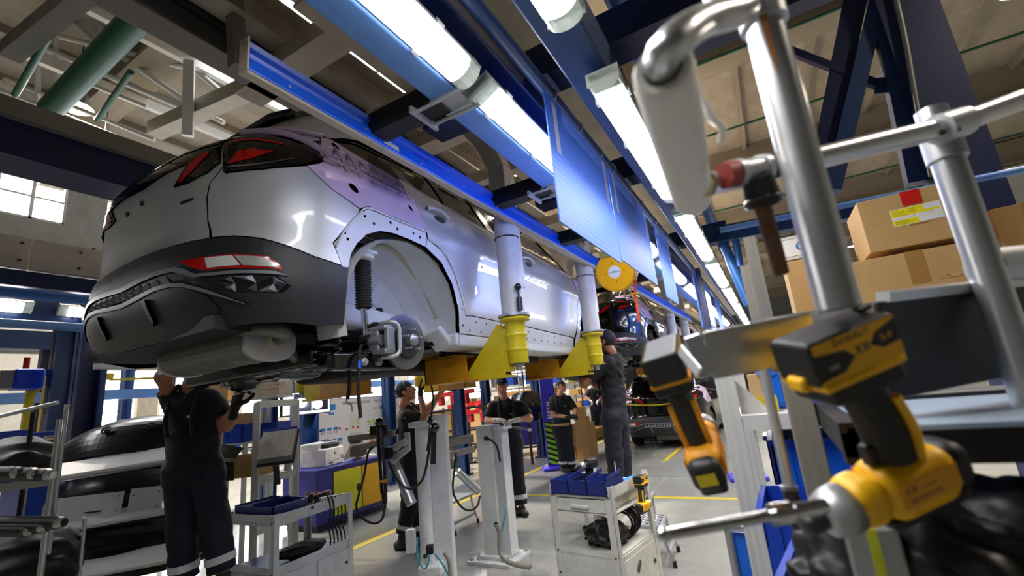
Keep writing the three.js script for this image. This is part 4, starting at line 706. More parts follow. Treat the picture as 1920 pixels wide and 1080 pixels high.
// ---------------------------------------------------------------- carriers that hold the cars
function buildCarrier(t) {
  const cx = -2.63;
  for (const sx of [1, -1]) for (const z of [-2.76, -4.36]) {
    const X = cx + sx * 1.13, I = -sx;
    const post = part(t, 'post', mg(cyl([X, 2.035, z], [X, 2.95, z], 0.085, 0.08, 28), rbox(0.15, 0.86, 0.07, 0.01, [X, 2.66, z - 0.05])), C.white, 'white post');
    part(post, 'wire_band', place(new THREE.TorusGeometry(0.086, 0.004, 6, 28), [X, 2.6, z], [Math.PI / 2, 0, 0]), C.rubber);
    if (z > -3) {
      part(post, 'lock_lever', mg(cyl([X + 0.085 * sx, 2.05, z + 0.06], [X + 0.085 * sx, 2.14, z + 0.06], 0.02), cyl([X + 0.085 * sx, 2.14, z + 0.06], [X + 0.085 * sx, 2.20, z + 0.06], 0.007)), C.dsteel);
      part(post, 'lever_ball', sph(0.026, [X + 0.085 * sx, 2.215, z + 0.06]), C.gloss, 'black ball knob');
    }
    part(t, 'collar_plate', mg(cyl([X, 2.02, z], [X, 2.037, z], 0.115, 0.115, 28), rbox(0.2, 0.015, 0.1, 0.004, [X, 2.03, z])), C.zinc);
    const br = part(t, 'support_bracket', mg(
      lathe([[0.05, 1.70], [0.07, 1.70], [0.072, 1.78], [0.079, 1.785], [0.079, 1.80], [0.072, 1.805], [0.072, 1.88], [0.079, 1.885], [0.079, 1.90], [0.07, 1.905], [0.07, 1.985], [0.105, 1.99], [0.105, 2.015], [0.05, 2.018]], [X, 0, z], [0, 0, 0], 28),
      rbox(0.05, 0.3, 0.085, 0.006, [X + I * 0.075, 1.8, z]),
      (() => { const g = plate([[0, 0.30], [0.03, 0.30], [0.33, -0.03], [0.33, -0.06], [0, -0.06]].map(([a, b]) => [I * a, b]), 0.014, 0.002); g.translate(X + I * 0.09, 1.68, z + 0.04); return norm(g); })(),
      (() => { const g = plate([[0, 0.30], [0.03, 0.30], [0.33, -0.03], [0.33, -0.06], [0, -0.06]].map(([a, b]) => [I * a, b]), 0.014, 0.002); g.translate(X + I * 0.09, 1.68, z - 0.04); return norm(g); })(),
      bb(X + I * 0.06, X + I * 0.42, 1.615, 1.63, z - 0.06, z + 0.06)), C.yellow, 'yellow support bracket');
    part(br, 'arm_box', mg(bb(X + I * 0.36, X + I * 0.74, 1.63, 1.80, z + 0.11, z + 0.10), bb(X + I * 0.30, X + I * 0.74, 1.63, 1.80, z - 0.11, z - 0.10), bb(X + I * 0.73, X + I * 0.74, 1.63, 1.80, z - 0.11, z + 0.11), bb(X + I * 0.3, X + I * 0.74, 1.62, 1.632, z - 0.13, z + 0.13), bb(X + I * 0.44, X + I * 0.74, 1.795, 1.81, z - 0.11, z + 0.11)), C.amber, 'orange yellow support arm');
    part(br, 'nut', mg(cyl([X, 1.70, z], [X, 1.685, z], 0.04, 0.04, 20), cyl([X, 1.685, z], [X, 1.65, z], 0.022, 0.022, 6)), C.zinc);
    // arm curving up and in over the roof
    const arc = [[X, 2.92, z], [X, 3.15, z], [X + I * 0.09, 3.38, z], [X + I * 0.27, 3.66, z], [X + I * 0.38, 3.92, z], [X + I * 0.40, 4.15, z]];
    for (let i = 0; i < arc.length - 1; i++) part(t, 'curved_arm', uvm(bar(arc[i], arc[i + 1].map((v, k) => v + (v - arc[i][k]) * 0.06), 0.14, 0.13, V(0, 0, 1), 0.01)), C.cream);
  }
  for (const sx of [1, -1]) part(t, 'side_tube', cyl([cx + sx * 1.13, 2.80, -2.8], [cx + sx * 1.13, 2.80, -4.32], 0.062, 0.062, 24), C.white);
  for (const z of [-2.76, -4.36]) part(t, 'cross_beam', uvm(bb(cx - 0.78, cx + 0.78, 4.02, 4.16, z - 0.07, z + 0.07)), C.cream);
  for (const sx of [1, -1]) part(t, 'top_beam', uvm(bb(cx + sx * 0.38 - 0.07, cx + sx * 0.38 + 0.07, 4.16, 4.19, -1.6, -5.4)), C.cream);
}
const carrier = thing('car_carrier', 'white and yellow carrier frame that holds the silver car', 'carrier');
buildCarrier(carrier);
copyOf(carrier, [0, 0, -6.1], 0, 'white and yellow carrier frame that holds the black car', 'car carriers');
copyOf(carrier, [0, 0, -12.2], 0, 'white and yellow carrier frame beyond the black hanging car', 'car carriers');
carrier.userData.group = 'car carriers';
{ // overhead track above the cars
  const t = thing('overhead_track', 'cream overhead conveyor track with dark rollers above the cars', 'conveyor');
  for (const x of [-2.32, -1.86]) part(t, 'track_beam', uvm(mg(bb(x - 0.13, x + 0.13, 4.36, 4.38, -30, 3), bb(x - 0.012, x + 0.012, 4.38, 4.7, -30, 3), bb(x - 0.13, x + 0.13, 4.68, 4.7, -30, 3))), C.cream);
  for (const x of [-3.4, -2.94]) part(t, 'track_beam', uvm(mg(bb(x - 0.13, x + 0.13, 4.36, 4.38, -30, 3), bb(x - 0.012, x + 0.012, 4.38, 4.7, -30, 3), bb(x - 0.13, x + 0.13, 4.68, 4.7, -30, 3))), C.cream);
  for (let i = 0; i < 14; i++) {
    const z = 1.2 - i * 1.6;
    part(t, 'cross_plate', uvm(bb(-3.5, -1.7, 4.2, 4.36, z - 0.12, z + 0.12)), C.cream);
    part(t, 'hanger_bar', uvm(bar(V(-2.1, 4.7, z), V(-2.1, 5.8, z), 0.12, 0.12)), C.cream);
    for (const x of [-2.1, -3.2]) part(t, 'roller', mg(cyl([x - 0.09, 4.28, z - 0.3], [x + 0.09, 4.28, z - 0.3], 0.075), rbox(0.14, 0.2, 0.1, 0.02, [x, 4.3, z - 0.45])), C.black);
    if (i < 7) { const links = []; for (let k = 0; k < 12; k++) links.push(place(new THREE.TorusGeometry(0.022, 0.006, 6, 10), [-1.72, 4.2 - k * 0.036, z - 0.62], [0, k % 2 ? Math.PI / 2 : 0, 0])); part(t, 'chain', mg(links), C.zinc); }
  }
  part(t, 'upper_rail', uvm(mg(bb(-3.9, -3.6, 4.8, 5.1, -30, 3), bb(-1.6, -1.3, 4.8, 5.05, -30, 3))), C.cream);
}
// ---------------------------------------------------------------- the other cars: same body, black paint
const blackPaint = mat(0x0c0c0e, 0.12, 0, { clearcoat: 1, clearcoatRoughness: 0.04 });
function darkCar(pos, ry, label) {
  const c = copyOf(car, pos, ry, label);
  c.traverse((o) => { if (o.isMesh && (o.material === P.silver || o.material === P.primer || o.material === P.peach)) o.material = blackPaint; });
  return c;
}
darkCar(CAR.clone().add(V(0, 0, -6.1)), 0, 'black car hanging on the next carrier behind the yellow reel');
darkCar(CAR.clone().add(V(0, 0, -12.2)), 0, 'black car hanging far down the line beyond the other black car');
const car3 = darkCar(V(-2.35, 0, -11.6), 0, 'black car standing on the floor behind the aisle grating');
for (const sx of [1, -1]) for (const z of [0, -3.05]) { const w = part(car3, 'tyre', lathe([[0.2, -0.1], [0.3, -0.105], [0.335, -0.09], [0.345, -0.05], [0.345, 0.05], [0.335, 0.09], [0.3, 0.105], [0.2, 0.1]], [sx * 0.84, 0.348, z], [0, 0, Math.PI / 2], 36), C.rubber); part(w, 'rim', lathe([[0, 0.03], [0.06, 0.04], [0.19, 0.02], [0.21, 0.09], [0.21, -0.09], [0, -0.05]], [sx * 0.84, 0.348, z], [0, 0, -sx * Math.PI / 2], 30), C.steel); }
part(car3, 'warning_strip', mg(tube([[-0.8, 1.02, 0.98], [-0.3, 0.97, 1.0], [0.2, 0.96, 1.0], [0.8, 1.04, 0.96]], 0.012, 24)), C.yellow, 'yellow strip laid across the tailgate');
// ---------------------------------------------------------------- people: fields of tapered limbs meshed with surface nets
function nets(f, lo, hi, h) {
  const n = [0, 1, 2].map((k) => Math.ceil((hi[k] - lo[k]) / h) + 1), N = n[0] * n[1] * n[2], d = new Float32Array(N);
  const id = (i, j, k) => i + n[0] * (j + n[1] * k);
  for (let k = 0; k < n[2]; k++) for (let j = 0; j < n[1]; j++) for (let i = 0; i < n[0]; i++) d[id(i, j, k)] = f(lo[0] + i * h, lo[1] + j * h, lo[2] + k * h);
  const vid = new Int32Array(N).fill(-1), P3 = [], idx = [];
  for (let k = 0; k < n[2] - 1; k++) for (let j = 0; j < n[1] - 1; j++) for (let i = 0; i < n[0] - 1; i++) {
    let sx = 0, sy = 0, sz = 0, c = 0;
    const v = []; for (let q = 0; q < 8; q++) v.push(d[id(i + (q & 1), j + ((q >> 1) & 1), k + (q >> 2))]);
    let neg = 0; for (const x of v) if (x < 0) neg++;
    if (!neg || neg === 8) continue;
    for (const [a, b] of NE) if ((v[a] < 0) !== (v[b] < 0)) { const t = v[a] / (v[a] - v[b]); sx += lerp(a & 1, b & 1, t); sy += lerp((a >> 1) & 1, (b >> 1) & 1, t); sz += lerp(a >> 2, b >> 2, t); c++; }
    vid[id(i, j, k)] = P3.length / 3; P3.push(lo[0] + (i + sx / c) * h, lo[1] + (j + sy / c) * h, lo[2] + (k + sz / c) * h);
  }
  const quad = (a, b, c, e, flip) => { if (a < 0 || b < 0 || c < 0 || e < 0) return; flip ? idx.push(a, c, b, a, e, c) : idx.push(a, b, c, a, c, e); };
  for (let k = 1; k < n[2] - 1; k++) for (let j = 1; j < n[1] - 1; j++) for (let i = 1; i < n[0] - 1; i++) {
    const s = d[id(i, j, k)] < 0;
    if (s !== d[id(i + 1, j, k)] < 0) quad(vid[id(i, j - 1, k - 1)], vid[id(i, j, k - 1)], vid[id(i, j, k)], vid[id(i, j - 1, k)], !s);
    if (s !== d[id(i, j + 1, k)] < 0) quad(vid[id(i - 1, j, k - 1)], vid[id(i, j, k - 1)], vid[id(i, j, k)], vid[id(i - 1, j, k)], s);
    if (s !== d[id(i, j, k + 1)] < 0) quad(vid[id(i - 1, j - 1, k)], vid[id(i, j - 1, k)], vid[id(i, j, k)], vid[id(i - 1, j, k)], !s);
  }
  const g = new THREE.BufferGeometry(); g.setAttribute('position', new THREE.Float32BufferAttribute(P3, 3)); g.setIndex(idx); g.computeVertexNormals(); return norm(g);
}
const NE = [[0, 1], [2, 3], [4, 5], [6, 7], [0, 2], [1, 3], [4, 6], [5, 7], [0, 4], [1, 5], [2, 6], [3, 7]];
const smin = (a, b, k) => { const h = Math.max(k - Math.abs(a - b), 0) / k; return Math.min(a, b) - h * h * k * 0.25; };
function bone(a, b, ra, rb, sq2 = 1, ax = null) { // tapered capsule
  const dx = b.x - a.x, dy = b.y - a.y, dz = b.z - a.z, L = dx * dx + dy * dy + dz * dz || 1e-9;
  return (x, y, z) => { const px = x - a.x, py = y - a.y, pz = z - a.z, t = clamp((px * dx + py * dy + pz * dz) / L, 0, 1); const ex = px - t * dx, ey = py - t * dy, ez = pz - t * dz; return Math.sqrt(ex * ex + ey * ey + ez * ez) - (ra + (rb - ra) * t); };
}
function flat(a, b, ra, rb, side, k) { // a capsule wider along 'side' by factor k
  const f = side.clone().normalize(), A = a, B = b, c = bone(a, b, ra, rb);
  const o = a.clone().add(b).multiplyScalar(0.5), s = 1 - 1 / k;
  return (x, y, z) => { const q = ((x - o.x) * f.x + (y - o.y) * f.y + (z - o.z) * f.z) * s; return c(x - f.x * q, y - f.y * q, z - f.z * q); };
}
function blend(list, k) { return (x, y, z) => { let d = 1e3; for (const f of list) d = smin(d, f(x, y, z), k); return d; }; }
function bounds(pts, m) { const lo = [1e9, 1e9, 1e9], hi = [-1e9, -1e9, -1e9]; for (const p of pts) { [p.x, p.y, p.z].forEach((v, i) => { lo[i] = Math.min(lo[i], v - m); hi[i] = Math.max(hi[i], v + m); }); } return [lo, hi]; }
const headGeo = (() => { // faces +z, centre of the head at 0
  const el = (cx, cy, cz, rx, ry, rz) => (x, y, z) => { const a = (x - cx) / rx, b = (y - cy) / ry, c = (z - cz) / rz, q = Math.sqrt(a * a + b * b + c * c); return (q - 1) * Math.min(rx, ry, rz); };
  const solid = blend([el(0, 0.032, -0.012, 0.076, 0.088, 0.095), el(0, -0.045, 0.03, 0.054, 0.068, 0.058), el(0, -0.02, 0.04, 0.06, 0.07, 0.056)], 0.03);
  const add = [bone(V(0, 0.022, 0.082), V(0, -0.018, 0.112), 0.009, 0.014), el(0.011, -0.022, 0.1, 0.009, 0.008, 0.01), el(-0.011, -0.022, 0.1, 0.009, 0.008, 0.01), el(0, -0.052, 0.085, 0.026, 0.006, 0.012), el(0, -0.064, 0.083, 0.022, 0.007, 0.012), el(0, -0.096, 0.07, 0.022, 0.018, 0.018), bone(V(-0.045, 0.03, 0.075), V(0.045, 0.03, 0.075), 0.011, 0.011), el(0.077, -0.004, -0.012, 0.011, 0.032, 0.02), el(-0.077, -0.004, -0.012, 0.011, 0.032, 0.02), el(0.04, -0.015, 0.068, 0.022, 0.02, 0.018), el(-0.04, -0.015, 0.068, 0.022, 0.02, 0.018)];
  const f = (x, y, z) => { let d = solid(x, y, z); for (const a of add) d = smin(d, a(x, y, z), 0.012); const e = Math.min(Math.hypot(x - 0.032, y - 0.008, z - 0.098), Math.hypot(x + 0.032, y - 0.008, z - 0.098)) - 0.015; return Math.max(d, -e); };
  return nets(f, [-0.11, -0.14, -0.13], [0.11, 0.14, 0.14], 0.005);
})();
// a hand: wrist at 0, fingers along +y, palm faces +z, thumb on the +x side
function handGeo(curl, r = 1, h = 0.0045) {
  const list = [];
  const palm = [flat(V(0, 0.015, 0), V(0, 0.075, 0), 0.020 * r, 0.022 * r, V(1, 0, 0), 1.75)];
  const fing = [[0.03, 0.085, 0.072, 0.0095], [0.010, 0.09, 0.082, 0.010], [-0.011, 0.088, 0.076, 0.0095], [-0.030, 0.08, 0.06, 0.0085]];
  const pts = [V(0, 0, 0)];
  const chains = fing.map(([x, y, L, rad], i) => { let p = V(x, y - 0.02, 0), a = curl * 0.35; const fs = []; for (const k of [0.45, 0.32, 0.23]) { const q = p.clone().add(V((i - 1.5) * -0.004, Math.cos(a) * (L * k + (k === 0.45 ? 0.02 : 0)), Math.sin(a) * L * k)); fs.push(bone(p, q, rad * r, rad * r * 0.93)); pts.push(q); p = q; a += curl * 0.75; } return blend(fs, 0.004); });
  const t0 = V(0.03, 0.03, 0.006), t1 = V(0.062, 0.055, 0.02 + curl * 0.01), t2 = V(0.066, 0.085, 0.03 + curl * 0.022), t3 = V(0.058, 0.105, 0.036 + curl * 0.03);
  pts.push(t1, t2, t3);
  chains.push(blend([bone(t0, t1, 0.016 * r, 0.0125 * r), bone(t1, t2, 0.012 * r, 0.011 * r), bone(t2, t3, 0.011 * r, 0.009 * r)], 0.006));
  palm.push(bone(V(0, -0.05, 0), V(0, 0.02, 0), 0.026 * r, 0.024 * r));
  const pf = blend(palm, 0.02), f = (x, y, z) => { let d = pf(x, y, z); for (const c of chains) d = smin(d, c(x, y, z), 0.006); return d; };
  const [lo, hi] = bounds([...pts, V(-0.045, -0.06, -0.03), V(0.05, 0.1, 0.03)], 0.025); return nets(f, lo, hi, h);
}
const hands = { open: handGeo(0.35), curl: handGeo(1.25), grip: handGeo(1.7) };
const gloveHands = { open: handGeo(0.35, 1.15), curl: handGeo(1.2, 1.15), grip: handGeo(1.6, 1.15) };
function frameTo(g, origin, y, z) { const Y = y.clone().normalize(), X = V(0, 0, 0).crossVectors(Y, z).normalize(), Z = V(0, 0, 0).crossVectors(X, Y); const c = g.clone(); c.applyMatrix4(new THREE.Matrix4().makeBasis(X, Y, Z).setPosition(origin)); return c; }
const S = {
  skin: mat(0xb98468, 0.55), skinD: mat(0x9a674b, 0.55), tee: mat(0x0b0c14, 0.85, 0, { map: tCloth, sheen: 0.1, sheenRoughness: 0.6 }), overall: mat(0x0c0e26, 0.82, 0, { map: tCloth, sheen: 0.1, sheenRoughness: 0.6 }),
  band: mat(0xc9cdd2, 0.35, 0.2), blackGlove: mat(0x131314, 0.75), whiteGlove: mat(0xefeeea, 0.85, 0, { map: tCloth }), shoe: mat(0x1c1a18, 0.6), sole: mat(0x2b2a28, 0.8), cap: mat(0x1b2140, 0.75, 0, { map: tCloth }), hair: mat(0x1a1410, 0.7), eye: mat(0xe8e4de, 0.2), iris: mat(0x21160e, 0.2), lips: mat(0x9b5f50, 0.5), belt: mat(0xb08b5c, 0.7), logo: mat(0xc9ccd4, 0.5),
};
const camFwd = V(0, 0, -1).applyMatrix4(camRot).setY(0).normalize(), camRight = V(0, 0, 0).crossVectors(camFwd, V(0, 1, 0));
function person(o) {
  const base = o.base, j = {};
  const J = (q) => { const w = pix(q[0], q[1]).applyMatrix4(camRot), e = V(0, EYE, 0), off = q[2] ?? 0; const t = (base.clone().sub(e).dot(camFwd) + off) / w.dot(camFwd); return e.addScaledVector(w, t); };
  for (const k of Object.keys(o.px)) j[k] = J(o.px[k]);
  const face = V(0, 0, 0).addScaledVector(camRight, o.face[0]).addScaledVector(V(0, 1, 0), o.face[1]).addScaledVector(camFwd, o.face[2]).normalize();
  const t = thing('person', o.label, 'person', base), cell = o.cell ?? 0.013, S2 = o.k ?? 1;
  const L = (g) => { g.translate(-base.x, -base.y, -base.z); return g; };
  const sh = j.sr.clone().add(j.sl).multiplyScalar(0.5), side = j.sl.clone().sub(j.sr).normalize(), hip = j.hr.clone().add(j.hl).multiplyScalar(0.5);
  const skin = o.skin ?? S.skin;
  // body, one continuous mesh: trunk, neck, arms, legs, with the head and bare hands merged in
  const bl = [flat(sh.clone().lerp(hip, 0.1), hip, 0.085 * S2, 0.09 * S2, side, 1.25), bone(j.neck, j.head, 0.056, 0.054), bone(sh, j.neck, 0.055, 0.055)];
  for (const s of ['r', 'l']) bl.push(bone(j['s' + s], j['e' + s], 0.05, 0.042), bone(j['e' + s], j['w' + s], 0.043, 0.03), bone(hip, j['h' + s], 0.09, 0.085), bone(j['h' + s], j['k' + s], 0.078, 0.056), bone(j['k' + s], j['a' + s], 0.055, 0.038));
  const body0 = nets(blend(bl, 0.05), ...bounds(Object.values(j), 0.13), cell * 1.15);
  const hq = new THREE.Matrix4(), fz = face, ux = V(0, 0, 0).crossVectors(V(0, 1, 0), fz).normalize(), uy = V(0, 0, 0).crossVectors(fz, ux);
  hq.makeBasis(ux, uy, fz).setPosition(j.head);
  const head = (g) => { const c = g.clone(); c.applyMatrix4(hq); return L(norm(c)); };
  const bodyParts = [L(body0), head(headGeo)];
  const gl = {};
  for (const s of ['r', 'l']) {
    const dir = (o.hand?.[s]?.dir ? V(0, 0, 0).addScaledVector(camRight, o.hand[s].dir[0]).addScaledVector(V(0, 1, 0), o.hand[s].dir[1]).addScaledVector(camFwd, o.hand[s].dir[2]) : j['w' + s].clone().sub(j['e' + s])).normalize();
    const pn = o.hand?.[s]?.palm ? V(0, 0, 0).addScaledVector(camRight, o.hand[s].palm[0]).addScaledVector(V(0, 1, 0), o.hand[s].palm[1]).addScaledVector(camFwd, o.hand[s].palm[2]) : face.clone();
    if (Math.abs(pn.dot(dir)) > 0.95) pn.add(V(0.3, 0.3, 0.3));
    let g = (o.glove ? gloveHands : hands)[o.hand?.[s]?.pose ?? 'curl']; if (s === 'l') g = flipX(g);
    const h = L(frameTo(g, j['w' + s], dir, pn));
    if (o.glove) gl[s] = h; else bodyParts.push(h);
  }
  part(t, 'body', bodyParts, skin);
  if (o.glove) for (const s of ['r', 'l']) part(t, 'glove', gl[s], o.glove);
  // clothes
  const fold = (f, a, q) => (x, y, z) => f(x, y, z) + a * Math.sin(x * 31 + y * 23 + q) * Math.sin(y * 37 - z * 29 + q * 2) + a * 0.6 * Math.sin(y * 61 + x * 17 + z * 40);
  const sl = (s) => s === 'r' ? (o.sleeveR ?? 0.72) : 0.72, teeL = [flat(sh.clone().lerp(hip, 0.06), sh.clone().lerp(hip, 0.85), 0.122 * S2, 0.118 * S2, side, 1.36), bone(j.neck.clone().lerp(sh, 0.8), sh, 0.072, 0.1)];
  for (const s of ['r', 'l']) teeL.push(bone(j['s' + s].clone().lerp(sh, 0.18), j['s' + s].clone().lerp(j['e' + s], sl(s)), 0.078 * S2, 0.071 * S2));
  const cutS = (f) => { const cs = ['r', 'l'].map((s) => { const c = j['s' + s].clone().lerp(j['e' + s], sl(s) + 0.02), n = j['e' + s].clone().sub(j['s' + s]).normalize(); return [c, n, j['e' + s]]; }); return (x, y, z) => { let d = f(x, y, z); for (const [c, n, e] of cs) { const q = (x - c.x) * n.x + (y - c.y) * n.y + (z - c.z) * n.z; if (Math.hypot(x - e.x, y - e.y, z - e.z) < 0.2) d = Math.max(d, q); } return d; }; };
  part(t, 't_shirt', L(nets(cutS(fold(blend(teeL, 0.06), 0.0035, 1)), ...bounds([sh, hip, j.sr, j.sl, j.er, j.el, j.neck], 0.18), cell)), o.tee ?? S.tee, 'black short sleeved shirt');
  const ovl = [flat(sh.clone().lerp(hip, 0.5), hip, 0.128 * S2, 0.132 * S2, side, 1.32)];
  for (const s of ['r', 'l']) { const kk = j['k' + s]; ovl.push(bone(hip.clone().lerp(j['h' + s], 0.7), j['h' + s], 0.12 * S2, 0.112 * S2), bone(j['h' + s], kk, 0.106 * S2, 0.088 * S2), bone(kk, j['a' + s].clone().lerp(kk, 0.12), 0.088 * S2, 0.083 * S2)); }
  const hem = (f) => (x, y, z) => { let d = f(x, y, z); for (const s of ['r', 'l']) { const c = j['a' + s].clone().lerp(j['k' + s], 0.1), n = j['a' + s].clone().sub(j['k' + s]).normalize(); const q = (x - c.x) * n.x + (y - c.y) * n.y + (z - c.z) * n.z; if (Math.hypot(x - c.x, y - c.y, z - c.z) < 0.16) d = Math.max(d, q); } return d; };
  const ov2 = part(t, 'overalls', L(nets(hem(fold(blend(ovl, 0.035), 0.004, 2)), ...bounds([sh, hip, j.hr, j.hl, j.kr, j.kl, j.ar, j.al], 0.18), cell)), S.overall, 'navy work overalls');
  for (const s of ['r', 'l']) { const a = j['a' + s].clone().lerp(j['k' + s], 0.26), b = j['a' + s].clone().lerp(j['k' + s], 0.39); part(ov2, 'reflective_band', L(cyl(a, b, 0.0905 * S2, 0.0915 * S2, 24)), S.band, 'pale reflective band'); }
  // bib and braces on the chest side the shirt shows
  const front = V(0, 0, 0).crossVectors(side, V(0, 1, 0)).normalize(); if (front.dot(face) < 0) front.negate();
  for (const k of [-0.09, 0.09]) part(ov2, 'brace', L(tube([hip.clone().lerp(sh, 0.5).addScaledVector(front, 0.125 * S2).addScaledVector(side, k), hip.clone().lerp(sh, 0.8).addScaledVector(front, 0.135 * S2).addScaledVector(side, k), sh.clone().addScaledVector(V(0, 1, 0), 0.115).addScaledVector(side, k).addScaledVector(front, 0.02), hip.clone().lerp(sh, 0.7).addScaledVector(front, -0.135 * S2).addScaledVector(side, k * 0.6)], 0.014, 24, 6)), S.overall);
  part(ov2, 'chest_logo', L(frameTo(norm(new THREE.BoxGeometry(0.045, 0.014, 0.004)), hip.clone().lerp(sh, 0.78).addScaledVector(front, 0.128 * S2).addScaledVector(side, 0.07), V(0, 1, 0), front)), S.logo, 'small pale chest logo');
  for (const s of ['r', 'l']) {
    const a = j['a' + s].clone(); const fd = (o.toe ? V(0, 0, 0).addScaledVector(camRight, o.toe[0]).addScaledVector(camFwd, o.toe[1]) : face.clone()).setY(0).normalize();
    const fy = o.ground + 0.045, heel = V(a.x, fy, a.z).addScaledVector(fd, -0.055), toe = V(a.x, fy - 0.008, a.z).addScaledVector(fd, 0.155);
    const sf = blend([bone(heel, toe, 0.046, 0.04), bone(V(a.x, fy + 0.01, a.z), V(a.x, Math.max(a.y, fy + 0.03), a.z), 0.05, 0.045)], 0.03), sd = part(t, 'shoe', L(nets((x, y, z) => Math.max(sf(x, y, z), o.ground + 0.018 - y), ...bounds([heel, toe, a], 0.09), 0.01)), S.shoe);
    part(sd, 'sole', L(nets((x, y, z) => Math.max(bone(V(heel.x, fy, heel.z), V(toe.x, fy, toe.z), 0.051, 0.046)(x, y, z), y - o.ground - 0.02, o.ground + 0.002 - y), ...bounds([heel, toe], 0.08), 0.01)), S.sole);
  }
  // face and head wear
  for (const k of [-1, 1]) { const e = part(t, 'eye', head(sph(0.0125, [k * 0.032, 0.008, 0.082])), S.eye); part(e, 'iris', head(sph(0.006, [k * 0.032, 0.008, 0.092])), S.iris); part(t, 'eyebrow', head(tube([[k * 0.018, 0.03, 0.094], [k * 0.034, 0.034, 0.09], [k * 0.05, 0.029, 0.078]], 0.0035, 8, 5)), S.hair); }
  part(t, 'mouth', head(tube([[-0.022, -0.058, 0.087], [0, -0.057, 0.096], [0.022, -0.058, 0.087]], 0.0045, 10, 6)), S.lips);
  const hairF = (x, y, z) => { const a = x / 0.083, b = (y - 0.03) / 0.094, c = (z + 0.014) / 0.1, q = (Math.sqrt(a * a + b * b + c * c) - 1) * 0.083; return Math.max(q, z - 0.02 - Math.max(0, (y - 0.06) * 1.2), -0.055 - y); };
  part(t, 'hair', head(nets(hairF, [-0.1, -0.07, -0.13], [0.1, 0.14, 0.12], 0.007)), S.hair);
  if (o.cap) {
    const cf = (x, y, z) => { const a = x / 0.089, b = (y - 0.028) / 0.106, c = (z + 0.008) / 0.106, q = (Math.sqrt(a * a + b * b + c * c) - 1) * 0.089; return Math.max(q, 0.042 - y + (z < -0.03 ? -0.02 * smooth(-0.03, -0.09, z) : 0)); };
    const c = part(t, 'cap', head(nets(cf, [-0.11, -0.02, -0.14], [0.11, 0.16, 0.13], 0.007)), S.cap, 'navy cap');
    const br = plate(Array.from({ length: 13 }, (_, i) => { const a = Math.PI * i / 12; return [0.07 * Math.cos(a), 0.06 * Math.sin(a)]; }), 0.006, 0.002); br.rotateX(Math.PI / 2 + 0.12); br.translate(0, 0.056, 0.082); if (o.cap === 2) br.rotateY(Math.PI);
    part(c, 'brim', head(norm(br)), S.cap);
    part(c, 'cap_logo', head(sph(0.016, [0, 0.085, 0.083], [1.2, 0.7, 0.25])), S.logo, 'small pale emblem');
    part(c, 'piping', head(tube([[-0.086, 0.05, 0.01], [-0.06, 0.11, 0.02], [0, 0.137, 0.02], [0.06, 0.11, 0.02], [0.086, 0.05, 0.01]], 0.0022, 20, 5)), S.logo);
  }
  if (o.glasses) part(t, 'glasses', head(mg([-1, 1].map((k) => place(new THREE.TorusGeometry(0.02, 0.0024, 6, 20), [k * 0.033, 0.008, 0.104])), tube([[-0.014, 0.012, 0.106], [0, 0.014, 0.11], [0.014, 0.012, 0.106]], 0.002, 8, 5), [-1, 1].map((k) => tube([[k * 0.053, 0.012, 0.102], [k * 0.078, 0.014, 0.05], [k * 0.081, 0.012, -0.01]], 0.0022, 10, 5)))), C.dsteel, 'thin dark glasses');
  if (o.belt) part(ov2, 'tool_belt', L(nets((x, y, z) => Math.max(flat(hip.clone().addScaledVector(V(0, 1, 0), 0.1), hip.clone().addScaledVector(V(0, 1, 0), 0.02), 0.14, 0.14, side, 1.32)(x, y, z), Math.abs(y - hip.y - 0.07) - 0.024), ...bounds([hip], 0.3), 0.014)), S.belt, 'tan tool belt');
  return j;
}
const WK = {};
WK.a = person({ label: 'worker in navy overalls reaching up under the muffler with a raised arm', base: U(392, 1120, { d: 2.95 }), ground: U(392, 1120, { d: 2.95 }).y, skin: S.skinD, glove: S.blackGlove, face: [0.35, 0.25, -0.9], toe: [0.35, -0.9], cell: 0.012, sleeveR: 0.4,
  px: { head: [366, 690], neck: [362, 722], sr: [322, 754], sl: [402, 750], er: [306, 706, -0.14], wr: [346, 668, -0.1], el: [424, 796, -0.06], wl: [440, 766, -0.16], hr: [340, 884], hl: [386, 882], kr: [342, 990, -0.03], kl: [404, 978, -0.02], ar: [346, 1094], al: [418, 1080, -0.02] }, hand: { l: { dir: [0.15, 1, 0.1], palm: [0.4, 0.2, 0.9], pose: 'curl' }, r: { dir: [0.3, 1, 0.2], palm: [0.3, 0.3, 0.9], pose: 'open' } } });
WK.b = person({ label: 'capped worker with glasses looking up, both gloved hands raised to the car', base: U(768, 1024, { y: 0 }), ground: 0, skin: S.skin, glove: S.blackGlove, cap: 2, glasses: true, face: [0.9, 0.3, 0.1], toe: [0.9, -0.2], cell: 0.014,
  px: { head: [761, 735], neck: [758, 760], sr: [762, 782, -0.17], sl: [768, 772, 0.17], er: [797, 785, -0.16], wr: [788, 741, -0.14], el: [806, 764, 0.2], wl: [833, 728, 0.24], hr: [766, 888, -0.09], hl: [774, 886, 0.09], kr: [768, 948, -0.09], kl: [776, 946, 0.09], ar: [754, 1006, -0.1], al: [782, 1010, 0.08] }, hand: { r: { dir: [0, 1, 0], palm: [0.9, 0.1, 0.2], pose: 'open' }, l: { dir: [0.7, 0.4, 0.2], palm: [0, -0.5, 0.6], pose: 'curl' } } });
